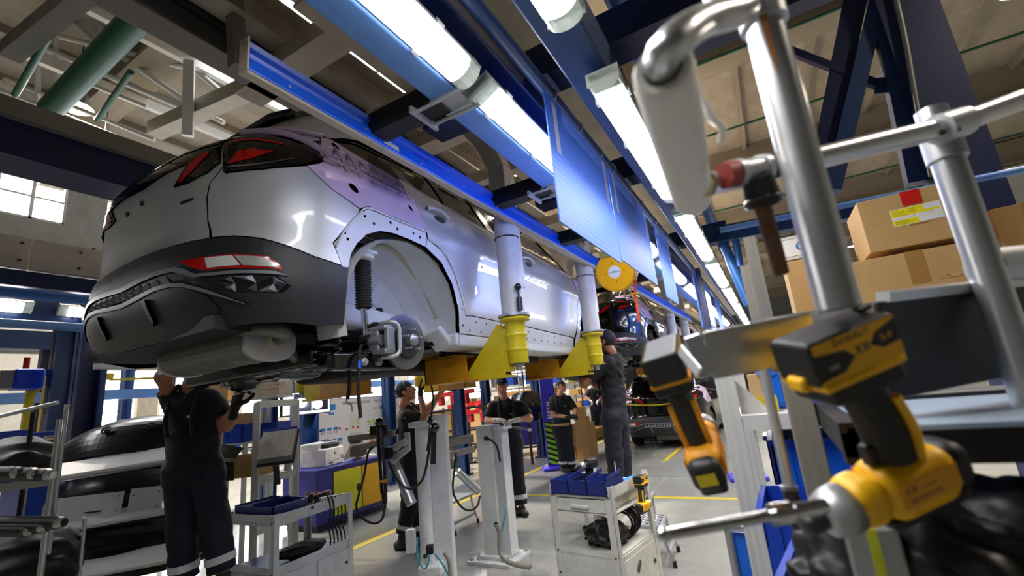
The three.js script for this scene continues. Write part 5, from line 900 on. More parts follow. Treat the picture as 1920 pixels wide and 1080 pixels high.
WK.c = person({ label: 'worker in a logo cap and white gloves looking down at a torque wrench', base: U(966, 964, { y: 0 }), ground: 0, glove: S.whiteGlove, cap: 1, face: [0.05, -0.2, -0.95], toe: [0.3, -0.9], cell: 0.014,
  px: { head: [941, 724], neck: [944, 749], sr: [920, 762], sl: [980, 761], er: [915, 789, -0.04], wr: [934, 788, -0.22], el: [992, 784, -0.04], wl: [966, 788, -0.22], hr: [940, 828], hl: [965, 828], kr: [952, 888, -0.02], kl: [970, 888, -0.02], ar: [962, 950, 0.03], al: [978, 952, -0.05] }, hand: { r: { dir: [0.9, -0.1, -0.3], palm: [0, -1, 0.1], pose: 'grip' }, l: { dir: [-0.9, -0.1, -0.3], palm: [0, -1, 0.1], pose: 'grip' } } });
WK.d = person({ label: 'young worker in a cap and tan tool belt beside the violet banner post', base: U(1063, 885, { y: 0 }), ground: 0, glove: S.blackGlove, cap: 1, glasses: true, belt: true, face: [0.6, 0.1, -0.75], toe: [0.5, -0.8], cell: 0.016,
  px: { head: [1052, 725], neck: [1050, 742], sr: [1034, 750], sl: [1068, 749], er: [1038, 778, -0.05], wr: [1066, 782, -0.24], el: [1080, 772, -0.1], wl: [1078, 781, -0.26], hr: [1046, 803], hl: [1062, 803], kr: [1054, 842], kl: [1068, 842], ar: [1058, 879], al: [1072, 879] }, hand: { r: { dir: [0.9, 0, -0.1], palm: [0, -0.5, 0.8], pose: 'curl' }, l: { dir: [0.2, 0, -0.9], palm: [-0.8, -0.4, 0], pose: 'curl' } } });
WK.e = person({ label: 'worker in white gloves bent over parts beside the wooden pallets', base: U(1122, 816, { y: 0 }), ground: 0, skin: S.skinD, glove: S.whiteGlove, face: [-0.1, -0.5, -0.85], cell: 0.02,
  px: { head: [1112, 716], neck: [1114, 727], sr: [1103, 733], sl: [1126, 733], er: [1099, 746], wr: [1108, 752, -0.3], el: [1129, 746], wl: [1121, 752, -0.3], hr: [1113, 766], hl: [1123, 766], kr: [1114, 790], kl: [1124, 790], ar: [1116, 812], al: [1126, 812] } });
{
  const b = U(1160, 934, { d: 4.85 });
  WK.f = person({ label: 'worker seen from behind with both arms raised to the yellow bracket', base: b, ground: b.y, skin: S.skinD, cap: 1, face: [-0.75, 0.25, 0.55], toe: [-0.8, 0.5], cell: 0.013,
    px: { head: [1136, 640], neck: [1145, 660], sr: [1158, 672, 0.2], sl: [1134, 680, -0.16], el: [1095, 719, -0.16], wl: [1086, 700, -0.1], er: [1120, 722, 0.25], wr: [1094, 700, 0.25], hr: [1160, 785, 0.1], hl: [1146, 785, -0.1], kr: [1168, 852, 0.1], kl: [1152, 852, -0.1], ar: [1172, 922, 0.1], al: [1158, 926, -0.1] }, hand: { l: { dir: [0.1, 0.9, 0.2], palm: [0, 0.4, 0.9], pose: 'curl' } } });
  const st = thing('step_platform', 'low steel step platform under the worker seen from behind', 'step', [b.x, 0, b.z]);
  part(st, 'deck', uvm(bb(-0.32, 0.32, b.y - 0.03, b.y - 0.001, -0.28, 0.28)), C.zinc);
  for (const [x, z] of [[-1, -1], [1, -1], [-1, 1], [1, 1]]) part(st, 'leg', bar([x * 0.29, 0, z * 0.25], [x * 0.29, b.y - 0.03, z * 0.25], 0.03, 0.03), C.zinc);
  const a = U(392, 1120, { d: 2.95 }), s2 = thing('step_platform', 'steel step platform under the worker at the muffler', 'step', [a.x, 0, a.z]);
  part(s2, 'deck', uvm(bb(-0.4, 0.4, a.y - 0.03, a.y - 0.001, -0.3, 0.3)), C.zinc);
  for (const [x, z] of [[-1, -1], [1, -1], [-1, 1], [1, 1]]) part(s2, 'leg', bar([x * 0.37, 0, z * 0.27], [x * 0.37, a.y - 0.03, z * 0.27], 0.03, 0.03), C.zinc);
}
// ---------------------------------------------------------------- lift units under the car
const D = (px, py, d) => U(px, py, { d });
{
  const t = thing('lift_column', 'pale grey lift column with a hanging black nut runner and cable loops', 'lift column');
  const a = D(800, 1000, 3.3), b = D(833, 1000, 3.38);
  part(t, 'main_plate', uvm(rbox(0.14, 1.4, 0.12, 0.008, [b.x, 0.7, b.z], [0, 0.5, 0])), C.shelfGrey);
  part(t, 'base_plate', rbox(0.4, 0.03, 0.36, 0.006, [b.x, 0.016, b.z], [0, 0.5, 0]), C.shelfGrey);
  part(t, 'round_column', cyl([a.x, 0.38, a.z], [a.x, 1.33, a.z], 0.05, 0.05, 24), C.shelfGrey);
  part(t, 'top_bracket', rbox(0.2, 0.04, 0.14, 0.008, [a.x + 0.02, 1.345, a.z], [0, 0.5, 0]), C.shelfGrey);
  part(t, 'lower_bracket', mg(rbox(0.17, 0.07, 0.15, 0.02, [a.x + 0.03, 0.35, a.z], [0, 0.5, 0]), cyl([a.x, 0.385, a.z], [a.x, 0.395, a.z], 0.052, 0.052, 24)), C.shelfGrey);
  part(t, 'hinge_block', rbox(0.07, 0.16, 0.06, 0.01, [D(768, 955, 3.4).x, 0.52, D(768, 955, 3.4).z], [0, 0.5, 0]), C.shelfGrey);
  part(t, 'upper_hinge', rbox(0.04, 0.14, 0.05, 0.006, D(764, 828, 3.6), [0, 0.5, 0]), C.shelfGrey);
  const n = part(t, 'nut_runner', mg(cyl(D(711, 795, 3.62), D(720, 925, 3.38), 0.03, 0.028, 16), cyl(D(720, 925, 3.38), D(721, 945, 3.35), 0.02, 0.018, 12)), C.gloss, 'black nut runner');
  part(n, 'ball_top', sph(0.036, D(711, 792, 3.6)), C.gloss);
  part(n, 'control_box', rbox(0.13, 0.07, 0.06, 0.008, D(710, 806, 3.62), [0, 0.5, 0]), C.black);
  part(n, 'yellow_ring', cyl(D(718, 898, 3.42), D(719, 904, 3.42), 0.031, 0.031, 16), C.amber);
  part(t, 'swing_arm', mg(bar(D(655, 822, 3.75), D(740, 812, 3.62), 0.05, 0.05, V(0, 1, 0), 0.008), rbox(0.1, 0.06, 0.08, 0.02, D(667, 824, 3.75), [0, 0.5, 0]), rbox(0.12, 0.09, 0.1, 0.02, D(672, 845, 3.7), [0, 0.5, 0]), bar(D(672, 840, 3.7), D(715, 830, 3.6), 0.06, 0.05, V(0, 1, 0), 0.008), cyl(D(672, 852, 3.7), D(672, 862, 3.7), 0.025)), C.greySteel);
  for (const [p, q] of [[[732, 845], [762, 826]], [[735, 866], [768, 838]]]) part(t, 'strut', bar(D(p[0], p[1], 3.6), D(q[0], q[1], 3.55), 0.03, 0.045, V(0, 1, 0), 0.006), C.shelfGrey);
  part(t, 'pivot', cyl(D(727, 850, 3.55), D(731, 848, 3.65), 0.045), C.black);
  const g = part(t, 'gas_cylinder', cyl(D(746, 884, 3.5), D(772, 945, 3.38), 0.04, 0.04, 18), C.steel, 'steel gas cylinder');
  part(g, 'cylinder_head', mg(cyl(D(741, 868, 3.52), D(747, 886, 3.5), 0.03, 0.042, 16)), C.greySteel);
  const cab = (px, r, m, nm, l) => part(t, nm, tube(px.map(([x, y, d2]) => D(x, y, d2)), r, 50, 8), m, l);
  cab([[700, 838, 3.55], [690, 850, 3.5], [683, 890, 3.45], [672, 930, 3.4], [668, 950, 3.38], [676, 968, 3.35], [698, 981, 3.35], [716, 974, 3.34], [722, 945, 3.33]], 0.009, C.rubber, 'cable');
  cab([[808, 782, 3.3], [806, 830, 3.26], [797, 885, 3.22], [785, 908, 3.2], [765, 916, 3.25], [745, 900, 3.35], [728, 866, 3.45]], 0.009, C.rubber, 'cable');
  cab([[807, 715, 3.4], [812, 745, 3.35], [808, 785, 3.3], [803, 830, 3.28], [801, 845, 3.28]], 0.007, C.rubber, 'cable');
  part(t, 'strap', bar(D(814, 806, 3.25), D(812, 870, 3.22), 0.035, 0.012, camFwd), C.rubber, 'black strap');
  part(t, 'strap_holder', mg(sph(0.035, D(815, 802, 3.24)), sph(0.026, D(806, 788, 3.26), [1, 1, 0.5])), C.gloss);
  cab([[783, 1008, 3.15], [782, 1035, 3.12], [788, 1058, 3.1], [797, 1066, 3.1], [804, 1052, 3.1], [805, 1040, 3.12]], 0.006, mat(0x1d8fa6, 0.4), 'air_hose', 'turquoise air hose');
  cab([[815, 1038, 3.12], [830, 1058, 3.1], [845, 1085, 3.08]], 0.006, mat(0x1d8fa6, 0.4), 'air_hose');
  part(t, 'valve', mg(rbox(0.05, 0.06, 0.04, 0.006, D(806, 1030, 3.15), [0, 0.5, 0]), cyl(D(797, 1043, 3.1), D(798, 1043, 3.14), 0.015)), C.black);
  cab([[833, 1036, 3.1], [842, 1052, 3.08], [845, 1085, 3.05]], 0.014, C.greySteel, 'conduit');
}
{
  const t = thing('lift_column', 'pale grey lift column bolted to the floor before the capped worker', 'lift column');
  part(t, 'main_post', uvm(bb(-2.70, -2.52, 0.05, 1.22, -4.1, -3.92, 0.01)), C.shelfGrey);
  part(t, 'side_plate', uvm(bb(-2.52, -2.42, 0.05, 1.19, -4.09, -3.95, 0.006)), C.shelfGrey);
  part(t, 'top_cap', bb(-2.53, -2.38, 1.17, 1.2, -4.1, -3.93, 0.004), C.shelfGrey);
  part(t, 'name_plate', bb(-2.519, -2.5165, 1.1, 1.18, -4.08, -3.98), C.zinc);
  part(t, 'base_plate', mg(bb(-2.82, -2.36, 0, 0.03, -4.2, -3.8, 0.004), bb(-2.76, -2.44, 0.03, 0.06, -4.14, -3.87, 0.004)), C.shelfGrey);
  for (const [x, z] of [[-2.79, -3.83], [-2.39, -3.83], [-2.39, -4.17], [-2.72, -3.86], [-2.46, -3.86]]) part(t, 'anchor_bolt', mg(cyl([x, 0.03, z], [x, 0.09, z], 0.01, 0.01, 8), cyl([x, 0.03, z], [x, 0.055, z], 0.022, 0.022, 6)), C.zinc);
  const cab = (px, r, m, nm, l) => part(t, nm, tube(px.map(([x, y, d2]) => D(x, y, d2)), r, 40, 8), m, l);
  part(t, 'swing_arm', mg(bar(D(828, 834, 3.9), D(885, 822, 4.3), 0.05, 0.07, V(0, 1, 0), 0.006), bar(D(828, 822, 4.0), D(885, 817, 4.4), 0.04, 0.03), bar(D(830, 856, 3.9), D(888, 842, 4.2), 0.05, 0.05, V(0, 1, 0), 0.006), rbox(0.06, 0.09, 0.05, 0.01, D(846, 868, 3.95), [0, 0.5, 0.5])), C.greySteel);
  const g = part(t, 'gas_cylinder', cyl(D(858, 884, 4.0), D(898, 922, 4.05), 0.034, 0.034, 18), C.steel); part(g, 'piston_rod', cyl(D(848, 872, 3.98), D(858, 884, 4.0), 0.012), C.chrome);
  cab([[912, 822, 4.05], [922, 826, 4.0], [932, 838, 4.0], [938, 865, 4.0]], 0.01, C.rubber, 'cable');
  cab([[855, 850, 3.9], [852, 880, 3.88], [849, 910, 3.86], [852, 930, 3.85], [866, 951, 3.83], [882, 957, 3.85], [895, 948, 3.9], [900, 930, 4.0]], 0.009, C.rubber, 'cable');
  cab([[944, 947, 4.05], [948, 960, 4.0], [944, 980, 4.0], [941, 998, 4.0]], 0.006, mat(0x1d8fa6, 0.4), 'air_hose', 'turquoise air hose');
  cab([[930, 982, 4.0], [936, 1000, 3.98], [937, 1030, 3.95], [945, 1048, 3.9], [965, 1058, 3.85], [995, 1064, 3.8]], 0.02, C.greySteel, 'conduit');
  part(t, 'grommet', mg(cyl(D(911, 822, 4.02), D(912, 822, 4.06), 0.02), cyl(D(930, 983, 4.0), D(931, 983, 4.06), 0.02)), C.rubber);
}
function stepStool(label, c, ry, w, l, h, group) {
  const t = thing('step_stool', label, 'step', [c.x, 0, c.z], ry, group);
  part(t, 'tread', rbox(w, 0.025, l, 0.004, [0, h, 0]), C.zinc);
  for (let i = 0; i < 5; i++) for (let k = 0; k < 4; k++) part(t, 'tread_bump', sph(0.02, [-w * 0.38 + i * w * 0.19, h + 0.012, -l * 0.36 + k * l * 0.24], [1, 0.25, 0.55], [0, i % 2 ? 0.6 : -0.6, 0], 8), C.chrome);
  for (const [x, z] of [[-1, -1], [1, -1], [-1, 1], [1, 1]]) { const g = part(t, 'leg', tube([[x * w * 0.46, h - 0.01, z * l * 0.44], [x * (w * 0.46 + 0.01), h * 0.6, z * l * 0.47], [x * (w * 0.46 + 0.06), 0.03, z * l * 0.5]], 0.013, 16, 8), C.steel); part(g, 'foot', cyl([x * (w * 0.46 + 0.06), 0, z * l * 0.5], [x * (w * 0.46 + 0.058), 0.05, z * l * 0.5], 0.018, 0.016, 10), C.rubber); }
  for (const s of [-1, 1]) part(t, 'brace', bar([s * (w * 0.46 + 0.035), h * 0.35, -l * 0.48], [s * (w * 0.46 + 0.035), h * 0.35, l * 0.48], 0.025, 0.03), C.zinc);
  part(t, 'cross_brace', bar([-w * 0.5, h * 0.35, l * 0.48], [w * 0.5, h * 0.35, l * 0.48], 0.03, 0.025), C.zinc);
  return t;
}
stepStool('checker plate step stool behind the pale grey lift columns', U(845, 965, { y: 0.15 }), 0.05, 0.36, 0.5, 0.33);
stepStool('checker plate step stool beside the tool trolley', U(1222, 1000, { y: 0.2 }), 0.1, 0.26, 0.36, 0.3);
// ---------------------------------------------------------------- power tools
const T = { yel: mat(0xffc208, 0.45), dark: mat(0x1b1c1d, 0.5), rub: mat(0x2a2b2b, 0.7), grey: mat(0x5a5d60, 0.5, 0.3), label: mat(0xe9d820, 0.4) };
const batLab = canvasTex(512, 256, (g) => { g.fillStyle = '#f6b80e'; g.fillRect(0, 0, 512, 256); g.fillStyle = '#1a1a1a'; g.beginPath(); g.moveTo(0, 60); g.lineTo(180, 90); g.lineTo(230, 150); g.lineTo(150, 215); g.lineTo(0, 230); g.fill(); g.beginPath(); g.moveTo(512, 20); g.lineTo(380, 60); g.lineTo(330, 120); g.lineTo(400, 170); g.lineTo(512, 160); g.fill(); g.font = 'bold 58px sans-serif'; g.fillText('DeWALT', 120, 52); g.font = 'bold 78px sans-serif'; g.fillText('XR', 235, 150); g.font = 'bold 40px sans-serif'; g.fillStyle = '#b8b8b2'; g.fillText('18V', 60, 180); g.fillStyle = '#efa30c'; g.font = 'bold 52px sans-serif'; g.fillText('5.0', 400, 125); });
const bodyLab = canvasTex(256, 96, (g) => { g.fillStyle = '#f0a50a'; g.fillRect(0, 0, 256, 96); g.fillStyle = '#8a5a08'; g.font = 'bold 44px sans-serif'; g.fillText('XR', 18, 46); g.font = 'bold 22px sans-serif'; g.fillText('LI-ION', 90, 44); g.fillStyle = '#5a3c08'; g.font = 'bold 26px sans-serif'; g.fillText('BRUSHLESS', 30, 82); });
// drill: body axis along z (chuck +z), battery below; origin at the body centre
function drillParts(t, c = T, branded = true) {
  const b = part(t, 'motor_body', mg(rbox(0.068, 0.072, 0.11, 0.024, [0, 0, -0.025], null, 4), rbox(0.06, 0.06, 0.05, 0.02, [0, -0.002, 0.045], null, 3)), c.yel);
  part(b, 'rear_cap', rbox(0.06, 0.062, 0.04, 0.02, [0, 0, -0.085], null, 3), c.dark);
  part(b, 'top_grip', rbox(0.05, 0.02, 0.12, 0.009, [0, 0.034, -0.03]), c.dark);
  part(b, 'nose', lathe([[0, 0.0], [0.031, 0], [0.031, 0.018], [0.026, 0.034], [0.018, 0.038], [0, 0.038]], [0, 0, 0.066], [Math.PI / 2, 0, 0], 24), c.nose ?? C.zinc, 'metal gear housing');
  part(b, 'chuck', lathe([[0, 0], [0.014, 0], [0.014, 0.02], [0.01, 0.03], [0, 0.03]], [0, 0, 0.103], [Math.PI / 2, 0, 0], 16), C.dsteel);
  const h = part(t, 'handle', mg(flatTube([[0, -0.02, -0.02], [0, -0.07, -0.018], [0, -0.11, -0.012], [0, -0.145, 0]], 0.024, 0.03)), c.rub);
  for (const s of [-1, 1]) part(h, 'grip_edge', tube([[s * 0.02, -0.02, -0.036], [s * 0.022, -0.07, -0.04], [s * 0.022, -0.12, -0.03]], 0.006, 20), c.yel);
  part(t, 'trigger', rbox(0.018, 0.03, 0.018, 0.006, [0, -0.05, 0.012]), c.dark);
  const q = part(t, 'battery', mg(rbox(0.074, 0.03, 0.105, 0.008, [0, -0.155, 0.008]), rbox(0.072, 0.058, 0.125, 0.008, [0, -0.198, 0.01])), c.dark);
  part(q, 'battery_rail', rbox(0.078, 0.012, 0.118, 0.005, [0, -0.168, 0.01]), c.yel);
  part(q, 'battery_release', rbox(0.03, 0.02, 0.02, 0.006, [0, -0.172, 0.07]), c.yel);
  if (branded) for (const s of [-1, 1]) { const g = new THREE.PlaneGeometry(0.118, 0.052); if (s < 0) { } g.rotateY(s * Math.PI / 2); g.rotateX(0); g.translate(s * 0.0366, -0.198, 0.01); const u = g.attributes.uv; for (let i = 0; i < u.count; i++) u.setXY(i, 1 - u.getX(i), 1 - u.getY(i)); part(q, 'battery_label', norm(g), mat(0xffffff, 0.45, 0, { map: batLab }), 'yellow and black battery label'); const g2 = new THREE.PlaneGeometry(0.085, 0.03); g2.rotateY(s * Math.PI / 2); g2.translate(s * 0.0345, -0.005, -0.025); const u2 = g2.attributes.uv; for (let i = 0; i < u2.count; i++) u2.setXY(i, 1 - u2.getX(i), 1 - u2.getY(i)); part(b, 'body_label', norm(g2), mat(0xffffff, 0.45, 0, { map: bodyLab })); }
}
function flatTube(pts, rx, rz) { const g = norm(new THREE.TubeGeometry(new THREE.CatmullRomCurve3(pts.map(vv)), 20, 1, 14, false)); const cv = new THREE.CatmullRomCurve3(pts.map(vv)); const p = g.attributes.position; for (let i = 0; i < p.count; i++) { const y = p.getY(i); let best = cv.getPoint(0), bd = 1e9; for (let k = 0; k <= 20; k++) { const q = cv.getPointAt(k / 20), d = Math.hypot(p.getX(i) - q.x, p.getY(i) - q.y, p.getZ(i) - q.z); if (Math.abs(d - 1) < bd) { bd = Math.abs(d - 1); best = q; } } p.setX(i, best.x + (p.getX(i) - best.x) * rx); p.setZ(i, best.z + (p.getZ(i) - best.z) * rz); p.setY(i, best.y + (p.getY(i) - best.y) * rz); } g.computeVertexNormals(); return g; }
function orient(t, yDir, zDir) { const Y = yDir.clone().normalize(), Z = zDir.clone().addScaledVector(Y, -zDir.dot(Y)).normalize(), X = V(0, 0, 0).crossVectors(Y, Z); t.quaternion.setFromRotationMatrix(new THREE.Matrix4().makeBasis(X, Y, Z)); }
const imgDir = (dx, dy, dz = 0) => V(dx, -dy, -dz).applyMatrix4(camRot); // image right, image down, away from the camera
// ---------------------------------------------------------------- trolleys
function angleTrolley(t, w, d, h, o) { // local: front +z, posts of angle iron
  for (const [x, z] of [[-1, 1], [1, 1], [-1, -1], [1, -1]]) { const p = part(t, 'post', mg(bb(x * w / 2, x * (w / 2 - 0.045), 0.1, h, z * d / 2, z * (d / 2 - 0.004)), bb(x * w / 2, x * (w / 2 - 0.004), 0.1, h, z * d / 2, z * (d / 2 - 0.045))), o.m); for (let i = 0; i < 5; i++) part(p, 'bolt', cyl([x * (w / 2 - 0.022), h - 0.03 - (i < 2 ? i * 0.03 : 0.1 + i * 0.13), z * d / 2], [x * (w / 2 - 0.022), h - 0.03 - (i < 2 ? i * 0.03 : 0.1 + i * 0.13), z * (d / 2 + 0.004)], 0.006, 0.006, 6), C.dsteel); const wl = part(t, 'castor', mg(cyl([x * (w / 2 - 0.05) - 0.015, 0.05, z * (d / 2 - 0.05)], [x * (w / 2 - 0.05) + 0.015, 0.05, z * (d / 2 - 0.05)], 0.048, 0.048, 18), bb(x * (w / 2 - 0.05) - 0.02, x * (w / 2 - 0.05) + 0.02, 0.06, 0.11, z * (d / 2 - 0.05) - 0.02, z * (d / 2 - 0.05) + 0.02)), C.dsteel); }
}
{
  const t = thing('tool_trolley', 'cream tool trolley with a drawer and open shelf before the aisle', 'trolley', [-1.165, 0, -3.12], -0.171);
  const w = 0.45, d = 0.56, h = 0.9; angleTrolley(t, w, d, h, { m: C.offwhite });
  part(t, 'top_tray', uvm(mg(bb(-w / 2 + 0.004, w / 2 - 0.004, 0.83, 0.845, -d / 2, d / 2), bb(-w / 2 + 0.005, w / 2 - 0.005, 0.84, 0.893, d / 2 - 0.006, d / 2 - 0.003), bb(-w / 2 + 0.003, -w / 2 + 0.006, 0.84, 0.893, -d / 2, d / 2), bb(w / 2 - 0.006, w / 2 - 0.003, 0.84, 0.893, -d / 2, d / 2))), C.offwhite);
  const dr = part(t, 'drawer', rbox(w - 0.1, 0.075, d - 0.05, 0.004, [0, 0.783, 0.022]), C.offwhite); part(dr, 'pull', rbox(0.13, 0.018, 0.02, 0.004, [0, 0.778, d / 2 + 0.006]), C.offwhite);
  part(t, 'upper_shelf', uvm(mg(bb(-w / 2 + 0.01, w / 2 - 0.01, 0.735, 0.742, -d / 2, d / 2 - 0.005))), C.offwhite);
  part(t, 'middle_shelf', uvm(mg(bb(-w / 2 + 0.01, w / 2 - 0.01, 0.5, 0.51, -d / 2, d / 2 - 0.005), bb(-w / 2 + 0.01, w / 2 - 0.01, 0.5, 0.53, d / 2 - 0.008, d / 2 - 0.004))), C.offwhite);
  part(t, 'cabinet', uvm(mg(bb(-w / 2 + 0.006, w / 2 - 0.006, 0.12, 0.5, -d / 2 + 0.01, d / 2 - 0.006, 0.003))), C.offwhite);
  const dd = part(t, 'side_door', bb(w / 2 - 0.006, w / 2 - 0.002, 0.14, 0.47, -d / 2 + 0.05, d / 2 - 0.05), C.offwhite); part(dd, 'lock', cyl([w / 2 - 0.004, 0.36, -0.18], [w / 2 + 0.008, 0.36, -0.18], 0.012), C.dsteel); part(dd, 'pull', rbox(0.012, 0.02, 0.07, 0.004, [w / 2 + 0.003, 0.4, 0.05], [0.8, 0, 0]), C.dsteel);
  const put = (x, y, z) => V(x, y, z).applyMatrix4(new THREE.Matrix4().makeRotationY(-0.171)).add(V(-1.165, 0, -3.12));
  // three navy bins, a dark drill and bits on top, sacks of clips inside
  for (let i = 0; i < 3; i++) {
    const b = thing('parts_bin', ['navy plastic bin at the outer end of the trolley top', 'navy plastic bin in the middle of the trolley top holding a dark drill', 'navy plastic bin on the trolley top next to the hanging yellow drill'][i], 'bin', put(-0.137 + i * 0.137, 0.846, 0.17), -0.171);
    const q = (g) => g; part(b, 'shell', mg(bb(-0.066, 0.066, 0, 0.006, -0.12, 0.12), bb(-0.066, 0.066, 0, 0.085, 0.114, 0.12), bb(-0.066, 0.066, 0, 0.085, -0.12, -0.114), bb(-0.066, -0.061, 0, 0.085, -0.12, 0.12), bb(0.061, 0.066, 0, 0.085, -0.12, 0.12)), C.navyBin);
    part(b, 'carry_rim', bar([0.064, 0.09, 0.1], [0.064, 0.115, -0.1], 0.008, 0.02), C.navyBin);
  }
  const dk = thing('cordless_drill', 'dark cordless drill standing in the middle navy bin', 'drill', put(0.0, 1.0, 0.12)); drillParts(dk, { ...T, yel: T.dark }, false); orient(dk, V(0.3, 1, 0.1), V(-0.4, -0.2, 0.9)); dk.scale.setScalar(0.8);
  single('blue_cloth', 'blue cloth lying behind the navy bins on the trolley', 'cloth', (() => { const g = new THREE.PlaneGeometry(0.36, 0.2, 14, 8); g.rotateX(-Math.PI / 2); const p = g.attributes.position; for (let i = 0; i < p.count; i++) p.setY(i, 0.012 + 0.012 * Math.sin(p.getX(i) * 40) * Math.cos(p.getZ(i) * 33)); g.computeVertexNormals(); const c = put(0.03, 0.872, -0.09); g.rotateY(-0.171); g.translate(c.x, c.y - 0.02, c.z); return norm(g); })(), mat(0x2f7fd0, 0.7, 0, { side: THREE.DoubleSide }));
  const bt = thing('glue_bottle', 'slim white bottle standing on the tool trolley', 'bottle', put(0.12, 0.846, -0.02)); part(bt, 'bottle', lathe([[0, 0], [0.012, 0], [0.013, 0.06], [0.006, 0.075], [0, 0.076]], [0, 0, 0], null, 14), C.white); part(bt, 'nozzle', lathe([[0, 0.074], [0.006, 0.075], [0.003, 0.15], [0, 0.15]], [0, 0, 0], null, 10), C.white);
  const yd = thing('cordless_drill', 'yellow and black cordless drill hung head down on the side of the cream trolley', 'drill', put(w / 2 + 0.06, 0.73, -0.02)); drillParts(yd); orient(yd, V(0.02, -1, 0.02), V(0.2, -0.1, -1)); yd.scale.setScalar(0.8);
  const sack = (nm, lab, s, seed2) => { const c = put(...s); const f = (x, y, z) => Math.hypot(x / 1.5, y / 0.8, z / 1.5) - 0.09 + 0.012 * Math.sin(x * 60 + seed2) * Math.sin(z * 55) + 0.01 * Math.sin(y * 80 + x * 30); const g = nets(f, [-0.18, -0.09, -0.18], [0.18, 0.11, 0.18], 0.009); g.translate(c.x, c.y, c.z); return single(nm, lab, 'bag', g, C.bag); };
  sack('plastic_sack', 'black shiny bag of parts on the open shelf of the trolley', [0.04, 0.575, 0.07], 1);
  const co = thing('cable_coil', 'coil of black cable on the open shelf of the trolley', 'cable', put(0.08, 0.51, -0.12)); for (let i = 0; i < 7; i++) part(co, 'turn', place(new THREE.TorusGeometry(0.09 - (i % 3) * 0.012, 0.008, 8, 28), [0, 0.09, -0.06 + i * 0.02], [0, 0.15 * Math.sin(i), 0]), C.rubber);
  for (let i = 0; i < 5; i++) single('plastic_clip', 'narrow white plastic strip hanging at the back of the trolley shelf', 'strip', place(rbox(0.012, 0.1, 0.004, 0.001), put(-0.02 + i * 0.035, 0.655, -0.24), [0, -0.171, 0.05 * i]), C.white, 'white strips in the trolley');
}
{ // left trolley with tray and tools
  const t = thing('tool_trolley', 'grey tool trolley with a navy tray beside the worker at the muffler', 'trolley', [-3.6, 0, -2.55], 0.02);
  const w = 0.56, d = 0.72, h = 0.82; angleTrolley(t, w, d, h, { m: C.shelfGrey });
  part(t, 'top', uvm(mg(bb(-w / 2 + 0.004, w / 2 - 0.004, 0.76, 0.775, -d / 2, d / 2), bb(-w / 2, w / 2, 0.74, 0.815, d / 2 - 0.006, d / 2 - 0.003), bb(w / 2 - 0.006, w / 2 - 0.003, 0.74, 0.815, -d / 2, d / 2))), C.shelfGrey);
  part(t, 'mat', bb(-w / 2 + 0.01, w / 2 - 0.01, 0.775, 0.78, -d / 2 + 0.01, d / 2 - 0.01), C.rubber);
  part(t, 'lower_shelf', uvm(mg(bb(-w / 2 + 0.01, w / 2 - 0.01, 0.42, 0.43, -d / 2, d / 2), bb(-w / 2 + 0.01, w / 2 - 0.01, 0.42, 0.47, d / 2 - 0.008, d / 2 - 0.004), bb(w / 2 - 0.008, w / 2 - 0.004, 0.42, 0.47, -d / 2, d / 2))), C.shelfGrey);
  part(t, 'shelf_mat', bb(-w / 2 + 0.02, w / 2 - 0.02, 0.43, 0.434, -d / 2 + 0.02, d / 2 - 0.02), C.navyBin);
  part(t, 'cabinet', uvm(bb(-w / 2 + 0.006, w / 2 - 0.012, 0.1, 0.42, -d / 2 + 0.01, d / 2 - 0.006, 0.003)), C.shelfGrey);
  for (const z of [-0.17, 0.17]) { const q = part(t, 'door', bb(w / 2 - 0.01, w / 2 - 0.003, 0.11, 0.40, z - 0.15, z + 0.15), C.shelfGrey); part(q, 'lock', cyl([w / 2 - 0.004, 0.3, z - 0.12], [w / 2 + 0.006, 0.3, z - 0.12], 0.01), C.dsteel); }
  part(t, 'sticker', bb(w / 2 - 0.0028, w / 2 - 0.0018, 0.755, 0.8, d / 2 - 0.05, d / 2 - 0.2), C.white, 'white sticker with green print');
  const X = -3.6, Z = -2.55;
  const tr = thing('parts_tray', 'navy plastic tray with a divider on the grey trolley top', 'tray', [X - 0.02, 0.78, Z + 0.17]);
  part(tr, 'shell', mg(bb(-0.24, 0.24, 0, 0.008, -0.15, 0.15), bb(-0.24, 0.24, 0, 0.08, 0.142, 0.15), bb(-0.24, 0.24, 0, 0.09, -0.15, -0.142), bb(-0.24, -0.233, 0, 0.085, -0.15, 0.15), bb(0.233, 0.24, 0, 0.085, -0.15, 0.15)), C.navyBin); part(tr, 'divider', bb(-0.004, 0.004, 0, 0.1, -0.15, 0.15), C.navyBin); part(tr, 'inner_tray', mg(rbox(0.2, 0.05, 0.24, 0.01, [-0.12, 0.05, 0])), C.navyBin);
  const rd = thing('cordless_drill', 'red and black cordless driver lying on the grey trolley', 'drill', [X + 0.1, 0.83, Z - 0.2]); drillParts(rd, { ...T, yel: mat(0xc62a24, 0.45) }, false); orient(rd, V(0.9, 0.12, 0.1), V(0.1, 0.1, -1)); rd.scale.setScalar(0.75);
  for (let i = 0; i < 4; i++) { const sc = thing('ratchet', ['chrome ratchet with a blue handle beside the red driver', 'chrome ratchet with a black grip beside the red driver', 'long chrome socket bar on the grey trolley', 'short chrome socket bar on the grey trolley'][i], 'tool', [X + 0.18 - i * 0.03, 0.793, Z - 0.05 - i * 0.075], 0.9); part(sc, 'shaft', cyl([0, 0, -0.1], [0, 0, 0.08], 0.007, 0.007, 10), C.chrome); part(sc, 'handle', cyl([0, 0, 0.06], [0, 0, 0.14], 0.011, 0.012, 12), i ? C.rubber : C.blueBin); part(sc, 'head', cyl([0, -0.01, -0.1], [0, 0.015, -0.1], 0.014, 0.012, 12), C.chrome); }
